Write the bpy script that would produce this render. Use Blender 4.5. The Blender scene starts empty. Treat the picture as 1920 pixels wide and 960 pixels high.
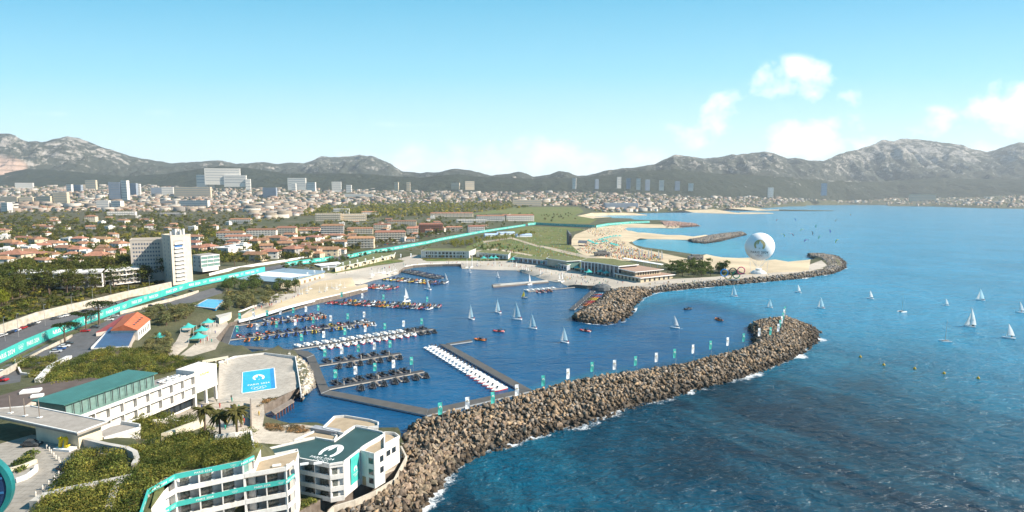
import bpy, bmesh, math, random
import numpy as np
from mathutils import Vector, Matrix
from mathutils.geometry import delaunay_2d_cdt, tessellate_polygon
R = math.radians
rng = random.Random(7)
nrs = np.random.RandomState(11)
scene = bpy.context.scene
COL = scene.collection

# ------------------------------------------------------------------ camera
CAM_H, FPX, HOR = 80.0, 1050.0, 370.0          # height (m), focal length and horizon row in a 1920 px wide frame
PITCH = math.atan((480.0 - HOR) / FPX)
cam = bpy.data.cameras.new('camera')
cam.lens = FPX / 1920.0 * 36.0
cam.sensor_width = 36.0
cam.clip_start, cam.clip_end = 1.0, 60000.0
cam_ob = bpy.data.objects.new('camera', cam)
COL.objects.link(cam_ob)
cam_ob.location = (0, 0, CAM_H)
cam_ob.rotation_euler = (R(90) - PITCH, 0, 0)
scene.camera = cam_ob

# ------------------------------------------------------------------ sky, sun, exposure
SUN_EL, SUN_AZ = R(37), R(97)                    # azimuth clockwise from the view direction (+Y)
SKY_STRENGTH, SUN_STRENGTH, EXPOSURE = 0.094, 4.9, 1.1
HAZE_DENSITY = 4.2e-5
sun = bpy.data.lights.new('sun', 'SUN')
sun.energy, sun.angle, sun.color = SUN_STRENGTH, R(0.53), (1.0, 0.90, 0.76)
sun_ob = bpy.data.objects.new('sun', sun)
COL.objects.link(sun_ob)
SUN_DIR = Vector((math.sin(SUN_AZ) * math.cos(SUN_EL), math.cos(SUN_AZ) * math.cos(SUN_EL), math.sin(SUN_EL)))
sun_ob.rotation_euler = (-SUN_DIR).to_track_quat('-Z', 'Y').to_euler()
sun_ob.location = (300, 0, 400)


class NT:
    """small helper round a node tree"""
    def __init__(self, tree):
        self.t = tree
        tree.nodes.clear()

    def n(self, kind, **kw):
        nd = self.t.nodes.new(kind)
        for k, v in kw.items():
            setattr(nd, k, v)
        return nd

    def l(self, a, b):
        self.t.links.new(a, b)

    def setin(self, sock, v):
        if isinstance(v, bpy.types.NodeSocket):
            self.l(v, sock)
        else:
            sock.default_value = v

    def math(self, op, a, b=None, c=None, clamp=False):
        nd = self.n('ShaderNodeMath', operation=op, use_clamp=clamp)
        for i, v in enumerate((a, b, c)):
            if v is not None:
                self.setin(nd.inputs[i], v)
        return nd.outputs[0]

    def vmath(self, op, a, b=None):
        nd = self.n('ShaderNodeVectorMath', operation=op)
        self.setin(nd.inputs[0], a)
        if b is not None:
            self.setin(nd.inputs[1], b)
        return nd

    def mix(self, fac, a, b, blend='MIX'):
        nd = self.n('ShaderNodeMix', data_type='RGBA', blend_type=blend)
        self.setin(nd.inputs[0], fac)
        self.setin(nd.inputs[6], a if isinstance(a, bpy.types.NodeSocket) else (*a[:3], 1))
        self.setin(nd.inputs[7], b if isinstance(b, bpy.types.NodeSocket) else (*b[:3], 1))
        return nd.outputs[2]

    def noise(self, vec, scale, detail=4.0, rough=0.55, dist=0.0):
        nd = self.n('ShaderNodeTexNoise')
        if vec is not None:
            self.l(vec, nd.inputs['Vector'])
        nd.inputs['Scale'].default_value = scale
        nd.inputs['Detail'].default_value = detail
        nd.inputs['Roughness'].default_value = rough
        nd.inputs['Distortion'].default_value = dist
        return nd.outputs[0]

    def ramp(self, fac, stops, interp='LINEAR'):
        nd = self.n('ShaderNodeValToRGB')
        cr = nd.color_ramp
        cr.interpolation = interp
        while len(cr.elements) < len(stops):
            cr.elements.new(0.5)
        for e, (p, c) in zip(cr.elements, stops):
            e.position = p
            e.color = (c, c, c, 1) if isinstance(c, (int, float)) else (*c[:3], 1)
        self.l(fac, nd.inputs[0])
        return nd.outputs[0]


world = bpy.data.worlds.new('World')
scene.world = world
world.use_nodes = True
w = NT(world.node_tree)
sky = w.n('ShaderNodeTexSky', sky_type='NISHITA')
sky.sun_disc = False
sky.sun_elevation = SUN_EL
sky.sun_rotation = SUN_AZ
sky.altitude, sky.air_density, sky.dust_density, sky.ozone_density = 60, 1.0, 0.7, 1.6
tc = w.n('ShaderNodeTexCoord')
sep = w.n('ShaderNodeSeparateXYZ')
w.l(tc.outputs['Generated'], sep.inputs[0])
ysafe = w.math('MAXIMUM', sep.outputs[1], 0.05)
au = w.math('DIVIDE', sep.outputs[0], ysafe)      # tangents of azimuth and of elevation, cloud banks are laid out in them
av = w.math('DIVIDE', sep.outputs[2], ysafe)
comb = w.n('ShaderNodeCombineXYZ')
w.l(au, comb.inputs[0]); w.l(av, comb.inputs[1])
cvec = comb.outputs[0]
front = w.math('GREATER_THAN', sep.outputs[1], 0.06)


def cloud_bank(blobs, nscale, lo, hi, seed):
    tot = None
    for (u0, v0, ru, rv, amp) in blobs:
        a = w.math('DIVIDE', w.math('SUBTRACT', au, u0), ru)
        b = w.math('DIVIDE', w.math('SUBTRACT', av, v0), rv)
        d = w.math('ADD', w.math('MULTIPLY', a, a), w.math('MULTIPLY', b, b))
        g = w.math('MULTIPLY', w.math('SUBTRACT', 1.0, d, clamp=True), amp)
        tot = g if tot is None else w.math('MAXIMUM', tot, g)
    mp = w.vmath('ADD', cvec, (seed, seed * 0.7, seed * 1.3)).outputs[0]
    mp2 = w.vmath('MULTIPLY', mp, (1.0, 1.35, 1.0)).outputs[0]
    nz = w.noise(mp2, nscale, 8.0, 0.56, 0.15)
    s = w.math('ADD', w.math('MULTIPLY', tot, 0.5), w.math('MULTIPLY_ADD', nz, 1.9, -0.5))
    s = w.math('MULTIPLY', w.math('SUBTRACT', s, lo), 1.0 / (hi - lo), clamp=True)
    s = w.math('MULTIPLY', s, w.math('MULTIPLY', tot, 3.0, clamp=True))
    return w.math('MULTIPLY', s, front)


def UV(px, py):
    a, b = (px - 960) / FPX, (480 - py) / FPX
    y = b * math.sin(PITCH) + math.cos(PITCH)
    y, z = math.cos(PITCH) + b * math.sin(PITCH), -math.sin(PITCH) + b * math.cos(PITCH)
    return a / y, z / y


def blob(px, py, rx, ry, amp):
    u, v = UV(px, py)
    return (u, v, rx / FPX, ry / FPX, amp)


big = cloud_bank([blob(1490, 160, 95, 60, 1.0), blob(1360, 215, 75, 50, 0.95), blob(1510, 265, 110, 55, 0.85), blob(1590, 210, 80, 60, 0.75),
                  blob(1735, 235, 90, 40, 0.8), blob(1890, 205, 100, 65, 1.0), blob(1290, 250, 70, 35, 0.6), blob(1830, 275, 110, 30, 0.6), blob(1660, 268, 110, 34, 0.6)],
                 11.0, 0.62, 1.05, 3.1)
low = cloud_bank([blob(1020, 295, 160, 48, 0.8), blob(820, 300, 130, 40, 0.6), blob(1150, 305, 120, 45, 0.65), blob(660, 305, 120, 28, 0.4)], 13.0, 0.50, 1.1, 8.7)
thin = cloud_bank([blob(330, 213, 240, 14, 0.55), blob(100, 214, 160, 7, 0.4), blob(780, 232, 90, 9, 0.4)], 7.0, 0.55, 1.0, 5.2)
hs = w.n('ShaderNodeHueSaturation')
hs.inputs['Hue'].default_value = 0.487
hs.inputs['Saturation'].default_value = 1.18
w.l(sky.outputs[0], hs.inputs['Color'])
cl = w.math('ADD', w.math('ADD', big, w.math('MULTIPLY', low, 0.8)), w.math('MULTIPLY', thin, 0.35), clamp=True)
shade = w.noise(w.vmath('ADD', cvec, (0.02, 0.035, 3.0)).outputs[0], 14.0, 5.0, 0.5)
ccol = w.mix(w.math('MULTIPLY', shade, 1.0), (6.6, 6.9, 7.2), (7.6, 7.6, 7.5))
grad = w.ramp(w.math('MULTIPLY', av, 1.6, clamp=True), [(0.0, (5.6, 6.2, 6.4)), (0.12, (4.2, 5.7, 6.2)), (0.34, (1.8, 4.3, 5.3)), (0.6, (0.45, 2.75, 4.3)), (0.85, (0.12, 1.9, 3.5)), (1.0, (0.05, 1.6, 3.2))])
clear = w.mix(0.82, hs.outputs[0], grad)
skyc = w.mix(w.math('MULTIPLY', cl, 0.92), clear, ccol)
bg = w.n('ShaderNodeBackground')
bg.inputs['Strength'].default_value = SKY_STRENGTH
w.l(skyc, bg.inputs['Color'])
wo = w.n('ShaderNodeOutputWorld')
w.l(bg.outputs[0], wo.inputs['Surface'])

vs = scene.view_settings
vs.view_transform, vs.look, vs.exposure, vs.gamma = 'Standard', 'None', EXPOSURE, 1.0
vs.use_curve_mapping = False
scene.display_settings.display_device = 'sRGB'
scene.render.engine = 'CYCLES'
cy = scene.cycles
cy.use_denoising = True
cy.max_bounces, cy.diffuse_bounces, cy.glossy_bounces, cy.transmission_bounces, cy.transparent_max_bounces, cy.volume_bounces = 5, 2, 3, 3, 12, 0
cy.caustics_reflective = cy.caustics_refractive = False
cy.sample_clamp_indirect = 4.0
cy.use_adaptive_sampling = True
cy.adaptive_threshold = 0.012

# ------------------------------------------------------------------ helpers: projection
CP, SP = math.cos(PITCH), math.sin(PITCH)


def ray(px, py):
    a, b = (px - 960.0) / FPX, (480.0 - py) / FPX
    return np.array([a, CP + b * SP, -SP + b * CP])


def gp(px, py, z=0.0):
    """point at height z on the line of sight through (px, py) of the 1920 px photograph"""
    d = ray(px, py)
    t = (z - CAM_H) / d[2]
    return (d[0] * t, d[1] * t, z)


def pj(p):
    x, y, z = p[0], p[1], p[2] - CAM_H
    zc = y * CP - z * SP
    return 960 + FPX * x / zc, 480 - FPX * (y * SP + z * CP) / zc


def gy(px, py, Y):
    """point at ground distance Y on the line of sight"""
    d = ray(px, py)
    t = Y / d[1]
    return (d[0] * t, Y, CAM_H + d[2] * t)


def pxm(p):
    """photo pixels per metre at p"""
    return FPX / (p[1] * CP - (p[2] - CAM_H) * SP)


# ------------------------------------------------------------------ helpers: meshes and things
class MB:
    def __init__(self):
        self.v, self.f, self.m = [], [], []

    def add(self, vs_, fs, mi=0):
        b = len(self.v)
        self.v += [tuple(v) for v in vs_]
        self.f += [tuple(i + b for i in f) for f in fs]
        self.m += [mi] * len(fs)
        return self

    def box(self, cx, cy_, z0, sx, sy, sz, rot=0.0, mi=0):
        c, s = math.cos(rot), math.sin(rot)
        vs_ = []
        for z in (z0, z0 + sz):
            for (dx, dy) in ((-1, -1), (1, -1), (1, 1), (-1, 1)):
                x, y = dx * sx / 2, dy * sy / 2
                vs_.append((cx + x * c - y * s, cy_ + x * s + y * c, z))
        return self.add(vs_, [(0, 3, 2, 1), (4, 5, 6, 7), (0, 1, 5, 4), (1, 2, 6, 5), (2, 3, 7, 6), (3, 0, 4, 7)], mi)

    def prism(self, poly, z0, z1, mi=0, cap_mi=None, bottom=True):
        """poly: list of (x, y); z0/z1 numbers or per-vertex lists"""
        n = len(poly)
        if poly_area(poly) < 0:
            poly = poly[::-1]
            z0 = z0[::-1] if isinstance(z0, (list, tuple)) else z0
            z1 = z1[::-1] if isinstance(z1, (list, tuple)) else z1
        za = z0 if isinstance(z0, (list, tuple)) else [z0] * n
        zb = z1 if isinstance(z1, (list, tuple)) else [z1] * n
        vs_ = [(p[0], p[1], za[i]) for i, p in enumerate(poly)] + [(p[0], p[1], zb[i]) for i, p in enumerate(poly)]
        self.add(vs_, [(i, (i + 1) % n, n + (i + 1) % n, n + i) for i in range(n)], mi)
        tris = tessellate_polygon([[Vector((p[0], p[1], 0)) for p in poly]])
        top, bot = [], []
        for t in tris:
            a, b, c = [Vector(poly[i]) for i in t]
            if (b - a).cross(c - a) < 0:
                t = t[::-1]
            top.append(tuple(n + i for i in t))
            bot.append(tuple(t[::-1]))
        b0 = len(self.v) - 2 * n
        self.f += [tuple(i + b0 for i in f) for f in top]
        self.m += [mi if cap_mi is None else cap_mi] * len(top)
        if bottom:
            self.f += [tuple(i + b0 for i in f) for f in bot]
            self.m += [mi] * len(bot)
        return self

    def tube(self, p0, p1, r0, r1=None, n=6, mi=0, cap=True):
        r1 = r0 if r1 is None else r1
        p0, p1 = Vector(p0), Vector(p1)
        q = (p1 - p0).to_track_quat('Z', 'Y')
        vs_ = []
        for p, r in ((p0, r0), (p1, r1)):
            for i in range(n):
                a = 2 * math.pi * i / n
                vs_.append(p + q @ Vector((r * math.cos(a), r * math.sin(a), 0)))
        fs = [(i, (i + 1) % n, n + (i + 1) % n, n + i) for i in range(n)]
        if cap:
            fs += [tuple(range(n))[::-1], tuple(range(n, 2 * n))]
        return self.add(vs_, fs, mi)

    def path(self, pts, r, n=6, mi=0):
        for a, b in zip(pts, pts[1:]):
            self.tube(a, b, r, r, n, mi)
        return self

    def lathe(self, prof, cx=0, cy_=0, n=16, mi=0):
        """prof: list of (r, z)"""
        vs_ = []
        for r, z in prof:
            for i in range(n):
                a = 2 * math.pi * i / n
                vs_.append((cx + r * math.cos(a), cy_ + r * math.sin(a), z))
        fs = []
        for k in range(len(prof) - 1):
            for i in range(n):
                fs.append((k * n + i, k * n + (i + 1) % n, (k + 1) * n + (i + 1) % n, (k + 1) * n + i))
        fs += [tuple(range(n))[::-1], tuple(range((len(prof) - 1) * n, len(prof) * n))]
        return self.add(vs_, fs, mi)

    def quad(self, a, b, c, d, mi=0):
        return self.add([a, b, c, d], [(0, 1, 2, 3)], mi)

    def build(self, name, mats, parent=None, loc=None, rot=0.0, smooth=False):
        me = bpy.data.meshes.new(name)
        me.from_pydata(self.v, [], self.f)
        mats = mats if isinstance(mats, (list, tuple)) else [mats]
        for m in mats:
            me.materials.append(m)
        if len(mats) > 1:
            me.polygons.foreach_set('material_index', self.m)
        if smooth:
            me.polygons.foreach_set('use_smooth', [True] * len(me.polygons))
        me.update()
        return put(name, me, parent, loc, rot)


def put(name, data, parent=None, loc=None, rot=0.0):
    o = bpy.data.objects.new(name, data)
    COL.objects.link(o)
    if parent is not None:
        o.parent = parent
    if loc is not None:
        o.location = loc
    if rot:
        o.rotation_euler = (0, 0, rot)
    return o


def np_mesh(name, verts, faces, mats, parent=None, col=None, midx=None, smooth=False):
    """fast mesh from numpy arrays; faces (n,k); col: per-face rgb stored as attribute 'tint'"""
    me = bpy.data.meshes.new(name)
    verts = np.asarray(verts, dtype=np.float32)
    faces = np.asarray(faces, dtype=np.int32)
    nf, k = faces.shape
    me.vertices.add(len(verts)); me.vertices.foreach_set('co', verts.ravel())
    me.loops.add(nf * k); me.loops.foreach_set('vertex_index', faces.ravel())
    me.polygons.add(nf)
    me.polygons.foreach_set('loop_start', np.arange(0, nf * k, k, dtype=np.int32))
    me.polygons.foreach_set('loop_total', np.full(nf, k, dtype=np.int32))
    for m in (mats if isinstance(mats, (list, tuple)) else [mats]):
        me.materials.append(m)
    if midx is not None:
        me.polygons.foreach_set('material_index', np.asarray(midx, dtype=np.int32))
    if smooth:
        me.polygons.foreach_set('use_smooth', np.ones(nf, dtype=bool))
    me.update(calc_edges=True)
    if col is not None:
        at = me.attributes.new('tint', 'FLOAT_COLOR', 'FACE')
        c4 = np.ones((nf, 4), dtype=np.float32); c4[:, :3] = col
        at.data.foreach_set('color', c4.ravel())
    return put(name, me, parent)


def tag(o, label=None, cat=None, group=None, kind=None):
    if label: o['label'] = label
    if cat: o['category'] = cat
    if group: o['group'] = group
    if kind: o['kind'] = kind
    return o


def empty(name, loc, rot=0.0, label=None, cat=None, group=None):
    o = bpy.data.objects.new(name, None)
    COL.objects.link(o)
    o.location = loc
    o.rotation_euler = (0, 0, rot)
    o.empty_display_size = 0.5
    return tag(o, label, cat, group)


KIDS = {}


def kids(o):
    k = KIDS.get(o.name)
    if k is None:
        k = KIDS[o.name] = list(o.children)
    return k


def dup(o, parent=None):
    c = o.copy()
    COL.objects.link(c)
    if parent is not None:
        c.parent = parent
    for ch in kids(o):
        dup(ch, c)
    return c


def poly_area(p):
    return 0.5 * sum(p[i][0] * p[(i + 1) % len(p)][1] - p[(i + 1) % len(p)][0] * p[i][1] for i in range(len(p)))


def in_poly(x, y, poly):
    """x, y arrays -> bool mask"""
    x, y = np.asarray(x, float), np.asarray(y, float)
    inside = np.zeros(x.shape, bool)
    n = len(poly)
    for i in range(n):
        x0, y0 = poly[i][0], poly[i][1]
        x1, y1 = poly[(i + 1) % n][0], poly[(i + 1) % n][1]
        c = (y0 > y) != (y1 > y)
        if not c.any():
            continue
        xi = (x1 - x0) * (y - y0) / (y1 - y0 + 1e-12) + x0
        inside ^= c & (x < xi)
    return inside


def lerp_poly(tab, x):
    xs = [t[0] for t in tab]
    return np.interp(x, xs, [t[1] for t in tab])


_H = np.random.RandomState(5).rand(256, 256)


def vnoise(x, y):
    x, y = np.asarray(x, float), np.asarray(y, float)
    xi, yi = np.floor(x).astype(int), np.floor(y).astype(int)
    fx, fy = x - xi, y - yi
    fx, fy = fx * fx * (3 - 2 * fx), fy * fy * (3 - 2 * fy)
    a = _H[xi & 255, yi & 255]; b = _H[(xi + 1) & 255, yi & 255]
    c = _H[xi & 255, (yi + 1) & 255]; d = _H[(xi + 1) & 255, (yi + 1) & 255]
    return (a * (1 - fx) + b * fx) * (1 - fy) + (c * (1 - fx) + d * fx) * fy


def fbm(x, y, octv=5, gain=0.5, ridged=False):
    s, a, t = 0, 1.0, 0
    for i in range(octv):
        n = vnoise(x * 2 ** i + 17.3 * i, y * 2 ** i + 9.1 * i)
        if ridged:
            n = 1 - np.abs(2 * n - 1)
        s = s + a * n; t += a; a *= gain
    return s / t


# ------------------------------------------------------------------ helpers: materials
MATS = {}


def mat(name, color, rough=0.7, var=0.12, scale=0.6, metallic=0.0, bump=0.0, bscale=8.0, spec=0.4, rnd=0.0, tint=False, streak=0.0, sheen=False):
    """a plain surface whose colour wanders a little (wear, dirt, fading)"""
    if name in MATS:
        return MATS[name]
    m = bpy.data.materials.new(name)
    m.use_nodes = True
    t = NT(m.node_tree)
    out = t.n('ShaderNodeOutputMaterial')
    b = t.n('ShaderNodeBsdfPrincipled')
    t.l(b.outputs[0], out.inputs['Surface'])
    tcn = t.n('ShaderNodeTexCoord')
    vec = tcn.outputs['Object']
    c = color
    nz = t.noise(vec, scale, 5.0, 0.6)
    if tint:
        at = t.n('ShaderNodeAttribute', attribute_name='tint')
        c = t.mix(1.0, (*color[:3],), at.outputs['Color'], 'MULTIPLY')
    if rnd:
        oi = t.n('ShaderNodeObjectInfo')
        h = t.n('ShaderNodeHueSaturation')
        t.setin(h.inputs['Color'], c if isinstance(c, bpy.types.NodeSocket) else (*c[:3], 1))
        t.l(t.math('MULTIPLY_ADD', oi.outputs['Random'], rnd, 1 - rnd * 0.55), h.inputs['Value'])
        t.l(t.math('MULTIPLY_ADD', t.math('FRACT', t.math('MULTIPLY', oi.outputs['Random'], 7.13)), rnd * 0.06, 0.5 - rnd * 0.03), h.inputs['Hue'])
        c = h.outputs[0]
    lo = t.mix(1.0, c if isinstance(c, bpy.types.NodeSocket) else c, (1 - var * 1.6, 1 - var * 1.7, 1 - var * 1.9), 'MULTIPLY')
    hi = t.mix(1.0, c if isinstance(c, bpy.types.NodeSocket) else c, (1 + var * 0.9,) * 3, 'MULTIPLY')
    c2 = t.mix(t.ramp(nz, [(0.3, 0.0), (0.7, 1.0)]), lo, hi)
    if streak:
        mp = t.vmath('MULTIPLY', vec, (1.3, 1.3, 0.12)).outputs[0]
        sn = t.ramp(t.noise(mp, 1.1, 5.0, 0.65), [(0.45, 0.0), (0.75, 1.0)])
        c2 = t.mix(t.math('MULTIPLY', sn, streak), c2, (0.22, 0.19, 0.16))
    t.l(c2, b.inputs['Base Color'])
    b.inputs['Roughness'].default_value = rough
    b.inputs['Metallic'].default_value = metallic
    b.inputs['Specular IOR Level'].default_value = spec
    if bump:
        bm = t.n('ShaderNodeBump')
        bm.inputs['Strength'].default_value = 1.0
        bm.inputs['Distance'].default_value = bump
        t.l(t.noise(vec, bscale, 4.0, 0.6), bm.inputs['Height'])
        t.l(bm.outputs[0], b.inputs['Normal'])
    MATS[name] = m
    return m
# ------------------------------------------------------------------ terrain heights
NEAR_Z = [(700, 955, 5), (620, 945, 5), (760, 870, 4), (600, 805, 2.2), (500, 792, 2.5), (550, 770, 2.6), (440, 790, 5.5), (480, 740, 4.2), (480, 690, 4.2),
          (430, 700, 4.5), (340, 775, 6.5), (400, 750, 5.5), (550, 690, 3.5), (420, 662, 3.5), (290, 805, 9.5), (350, 845, 20), (440, 838, 20), (300, 880, 21),
          (220, 870, 21), (150, 880, 21), (170, 930, 21.5), (250, 930, 21.5), (60, 900, 21), (110, 935, 21.3), (100, 850, 20.5), (30, 810, 20), (30, 722, 16),
          (150, 735, 16), (250, 690, 13.5), (330, 692, 11.5), (200, 668, 12.5), (380, 672, 7), (60, 692, 13), (130, 635, 10.5), (220, 645, 10), (10, 650, 13),
          (100, 612, 12.5), (250, 567, 11.5), (400, 525, 10), (520, 497, 8), (700, 464, 6), (860, 439, 5), (1000, 422, 4.5), (20, 585, 15.5), (150, 545, 15.5),
          (300, 522, 14), (60, 540, 17), (200, 510, 18), (400, 500, 13), (360, 622, 6), (300, 650, 8), (400, 640, 5), (395, 572, 7), (440, 560, 5.5), (470, 545, 4.5),
          (350, 580, 8), (540, 545, 3.2), (600, 560, 3.2), (470, 592, 3.2), (450, 606, 3.0), (690, 515, 2.8), (690, 538, 3.2), (800, 492, 2.4), (960, 495, 2.4),
          (1060, 522, 2.4), (1150, 532, 3), (1300, 524, 4), (1500, 509, 4), (1550, 495, 4), (1400, 500, 2.6), (1250, 492, 2.5), (900, 465, 6), (1000, 468, 5.5),
          (700, 488, 3.5), (850, 455, 5.5), (1100, 472, 3.2), (1060, 452, 3), (1150, 452, 2), (100, 480, 18), (300, 470, 18), (500, 460, 16), (650, 435, 12),
          (850, 415, 8), (1000, 403, 6), (1250, 480, 2), (-150, 700, 16), (-200, 850, 20), (-100, 600, 15), (-200, 500, 19), (560, 1040, 5), (300, 1040, 18),
          (60, 1040, 21), (700, 1040, 4)]
FAR_COL = [(-200, [(900, 19), (1500, 25), (2000, 33), (3000, 68), (4000, 130), (4800, 185), (6500, 260)]),
           (240, [(900, 18), (1500, 24), (2000, 32), (3000, 66), (4000, 128), (4800, 180), (6500, 250)]),
           (480, [(900, 16), (1500, 20), (2000, 25), (3000, 60), (4000, 115), (4800, 160), (6500, 240)]),
           (720, [(900, 11), (1500, 14), (2000, 20), (3000, 48), (4000, 95), (4800, 140), (6500, 220)]),
           (960, [(900, 6), (1500, 8), (2000, 14), (3000, 40), (4000, 85), (4800, 125), (6500, 200)]),
           (1200, [(900, 2), (1500, 3), (2500, 4), (3000, 18), (4000, 72), (4800, 115), (6500, 200)]),
           (1440, [(900, 2), (1500, 3), (3000, 3), (4200, 5), (4600, 25), (5500, 95), (6500, 190)]),
           (1580, [(900, 2), (5000, 3), (5900, 4), (6300, 40), (6800, 90)]),
           (1680, [(900, 2), (3000, 2), (5100, 3), (5500, 12), (6000, 55), (6500, 105)]),
           (1920, [(900, 2), (3000, 2), (3900, 4), (4300, 20), (5000, 60), (5500, 95), (6500, 170)]),
           (2300, [(900, 2), (2600, 2), (3400, 5), (4300, 25), (5000, 60), (5500, 95), (6500, 170)])]
_P = np.array([gp(a, b, c) for a, b, c in NEAR_Z])
_PU, _PL, _PZ = _P[:, 0] / _P[:, 1] * 2.0, np.log(_P[:, 1]) * 1.6, _P[:, 2]
_FU = np.array([(a - 960) / FPX for a, _ in FAR_COL])
_FD = np.array([900, 1500, 2000, 2500, 3000, 3500, 4000, 4500, 4800, 5000, 5500, 6000, 6500, 9000.0])
_FZ = np.array([np.interp(_FD, [d for d, _ in c], [z for _, z in c]) for _, c in FAR_COL])


_yard = []
for px_, py_, z_ in [(262, 975, 23), (278.6, 917.4, 23), (328, 889.7, 23), (455.7, 864, 23), (476.5, 854, 23)]:
    g_ = gp(px_, py_, z_); _yard.append((g_[0] - 1.0, g_[1] + 4.0))
_yard += [gp(560, 838, 13)[:2], gp(600, 806, 8)[:2], gp(760, 815, 8)[:2], gp(780, 880, 4)[:2], (-20, 60), (-160, 60)]
CLAMPS = [(_yard, 4.8)]
_deck = [gp(a, b, 4.2)[:2] for a, b in [(407, 756), (412, 682), (440, 671), (495, 664), (555, 671), (566, 742), (500, 748), (490, 746)]]
FLATS = [(_deck, 4.2)]


def hgt(x, y):
    """height of the land at (x, y)"""
    x, y = np.atleast_1d(np.asarray(x, float)), np.maximum(np.atleast_1d(np.asarray(y, float)), 30.0)
    u, l = x / y * 2.0, np.log(y) * 1.6
    out = np.empty_like(u)
    for s in range(0, len(u), 4096):
        e = slice(s, s + 4096)
        d2 = (u[e, None] - _PU) ** 2 + (l[e, None] - _PL) ** 2 + 6e-5
        wt = d2 ** -2.0
        out[e] = (wt * _PZ).sum(1) / wt.sum(1)
    uf = np.clip(x / y, _FU[0], _FU[-1])
    k = np.clip(np.searchsorted(_FU, uf) - 1, 0, len(_FU) - 2)
    f = (uf - _FU[k]) / (_FU[k + 1] - _FU[k])
    yf = np.clip(y, 900, 9000)
    j = np.clip(np.searchsorted(_FD, yf) - 1, 0, len(_FD) - 2)
    g = (yf - _FD[j]) / (_FD[j + 1] - _FD[j])
    za = _FZ[k, j] * (1 - g) + _FZ[k, j + 1] * g
    zb = _FZ[k + 1, j] * (1 - g) + _FZ[k + 1, j + 1] * g
    far = za * (1 - f) + zb * f
    b = np.clip((y - 800) / 450.0, 0, 1)
    b = b * b * (3 - 2 * b)
    z = out * (1 - b) + far * b
    for poly, zc in CLAMPS:
        k = in_poly(x, y, poly)
        if k.any():
            z = np.where(k, np.minimum(z, zc), z)
    for poly, zc in FLATS:
        z = np.where(in_poly(x, y, poly), zc, z)
    return z


def h1(x, y):
    return float(hgt([x], [y])[0])


_TS = np.geomspace(60, 7000, 160)


def gt(px, py):
    """point of the land on the line of sight through photo pixel (px, py)"""
    d = ray(px, py)
    if d[2] > -0.004:
        ts = np.concatenate([_TS])
    else:
        tmax = min((-1 - CAM_H) / d[2], 7000)
        ts = np.geomspace(60, tmax, 120)
    g = CAM_H + d[2] * ts - hgt(d[0] * ts, d[1] * ts)
    k = np.argmax(g < 0) if (g < 0).any() else len(ts) - 1
    lo, hi = ts[max(k - 1, 0)], ts[k]
    for _ in range(14):
        m = 0.5 * (lo + hi)
        if CAM_H + d[2] * m - h1(d[0] * m, d[1] * m) < 0:
            hi = m
        else:
            lo = m
    t = 0.5 * (lo + hi)
    x, y = d[0] * t, d[1] * t
    return (x, y, h1(x, y))


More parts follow.
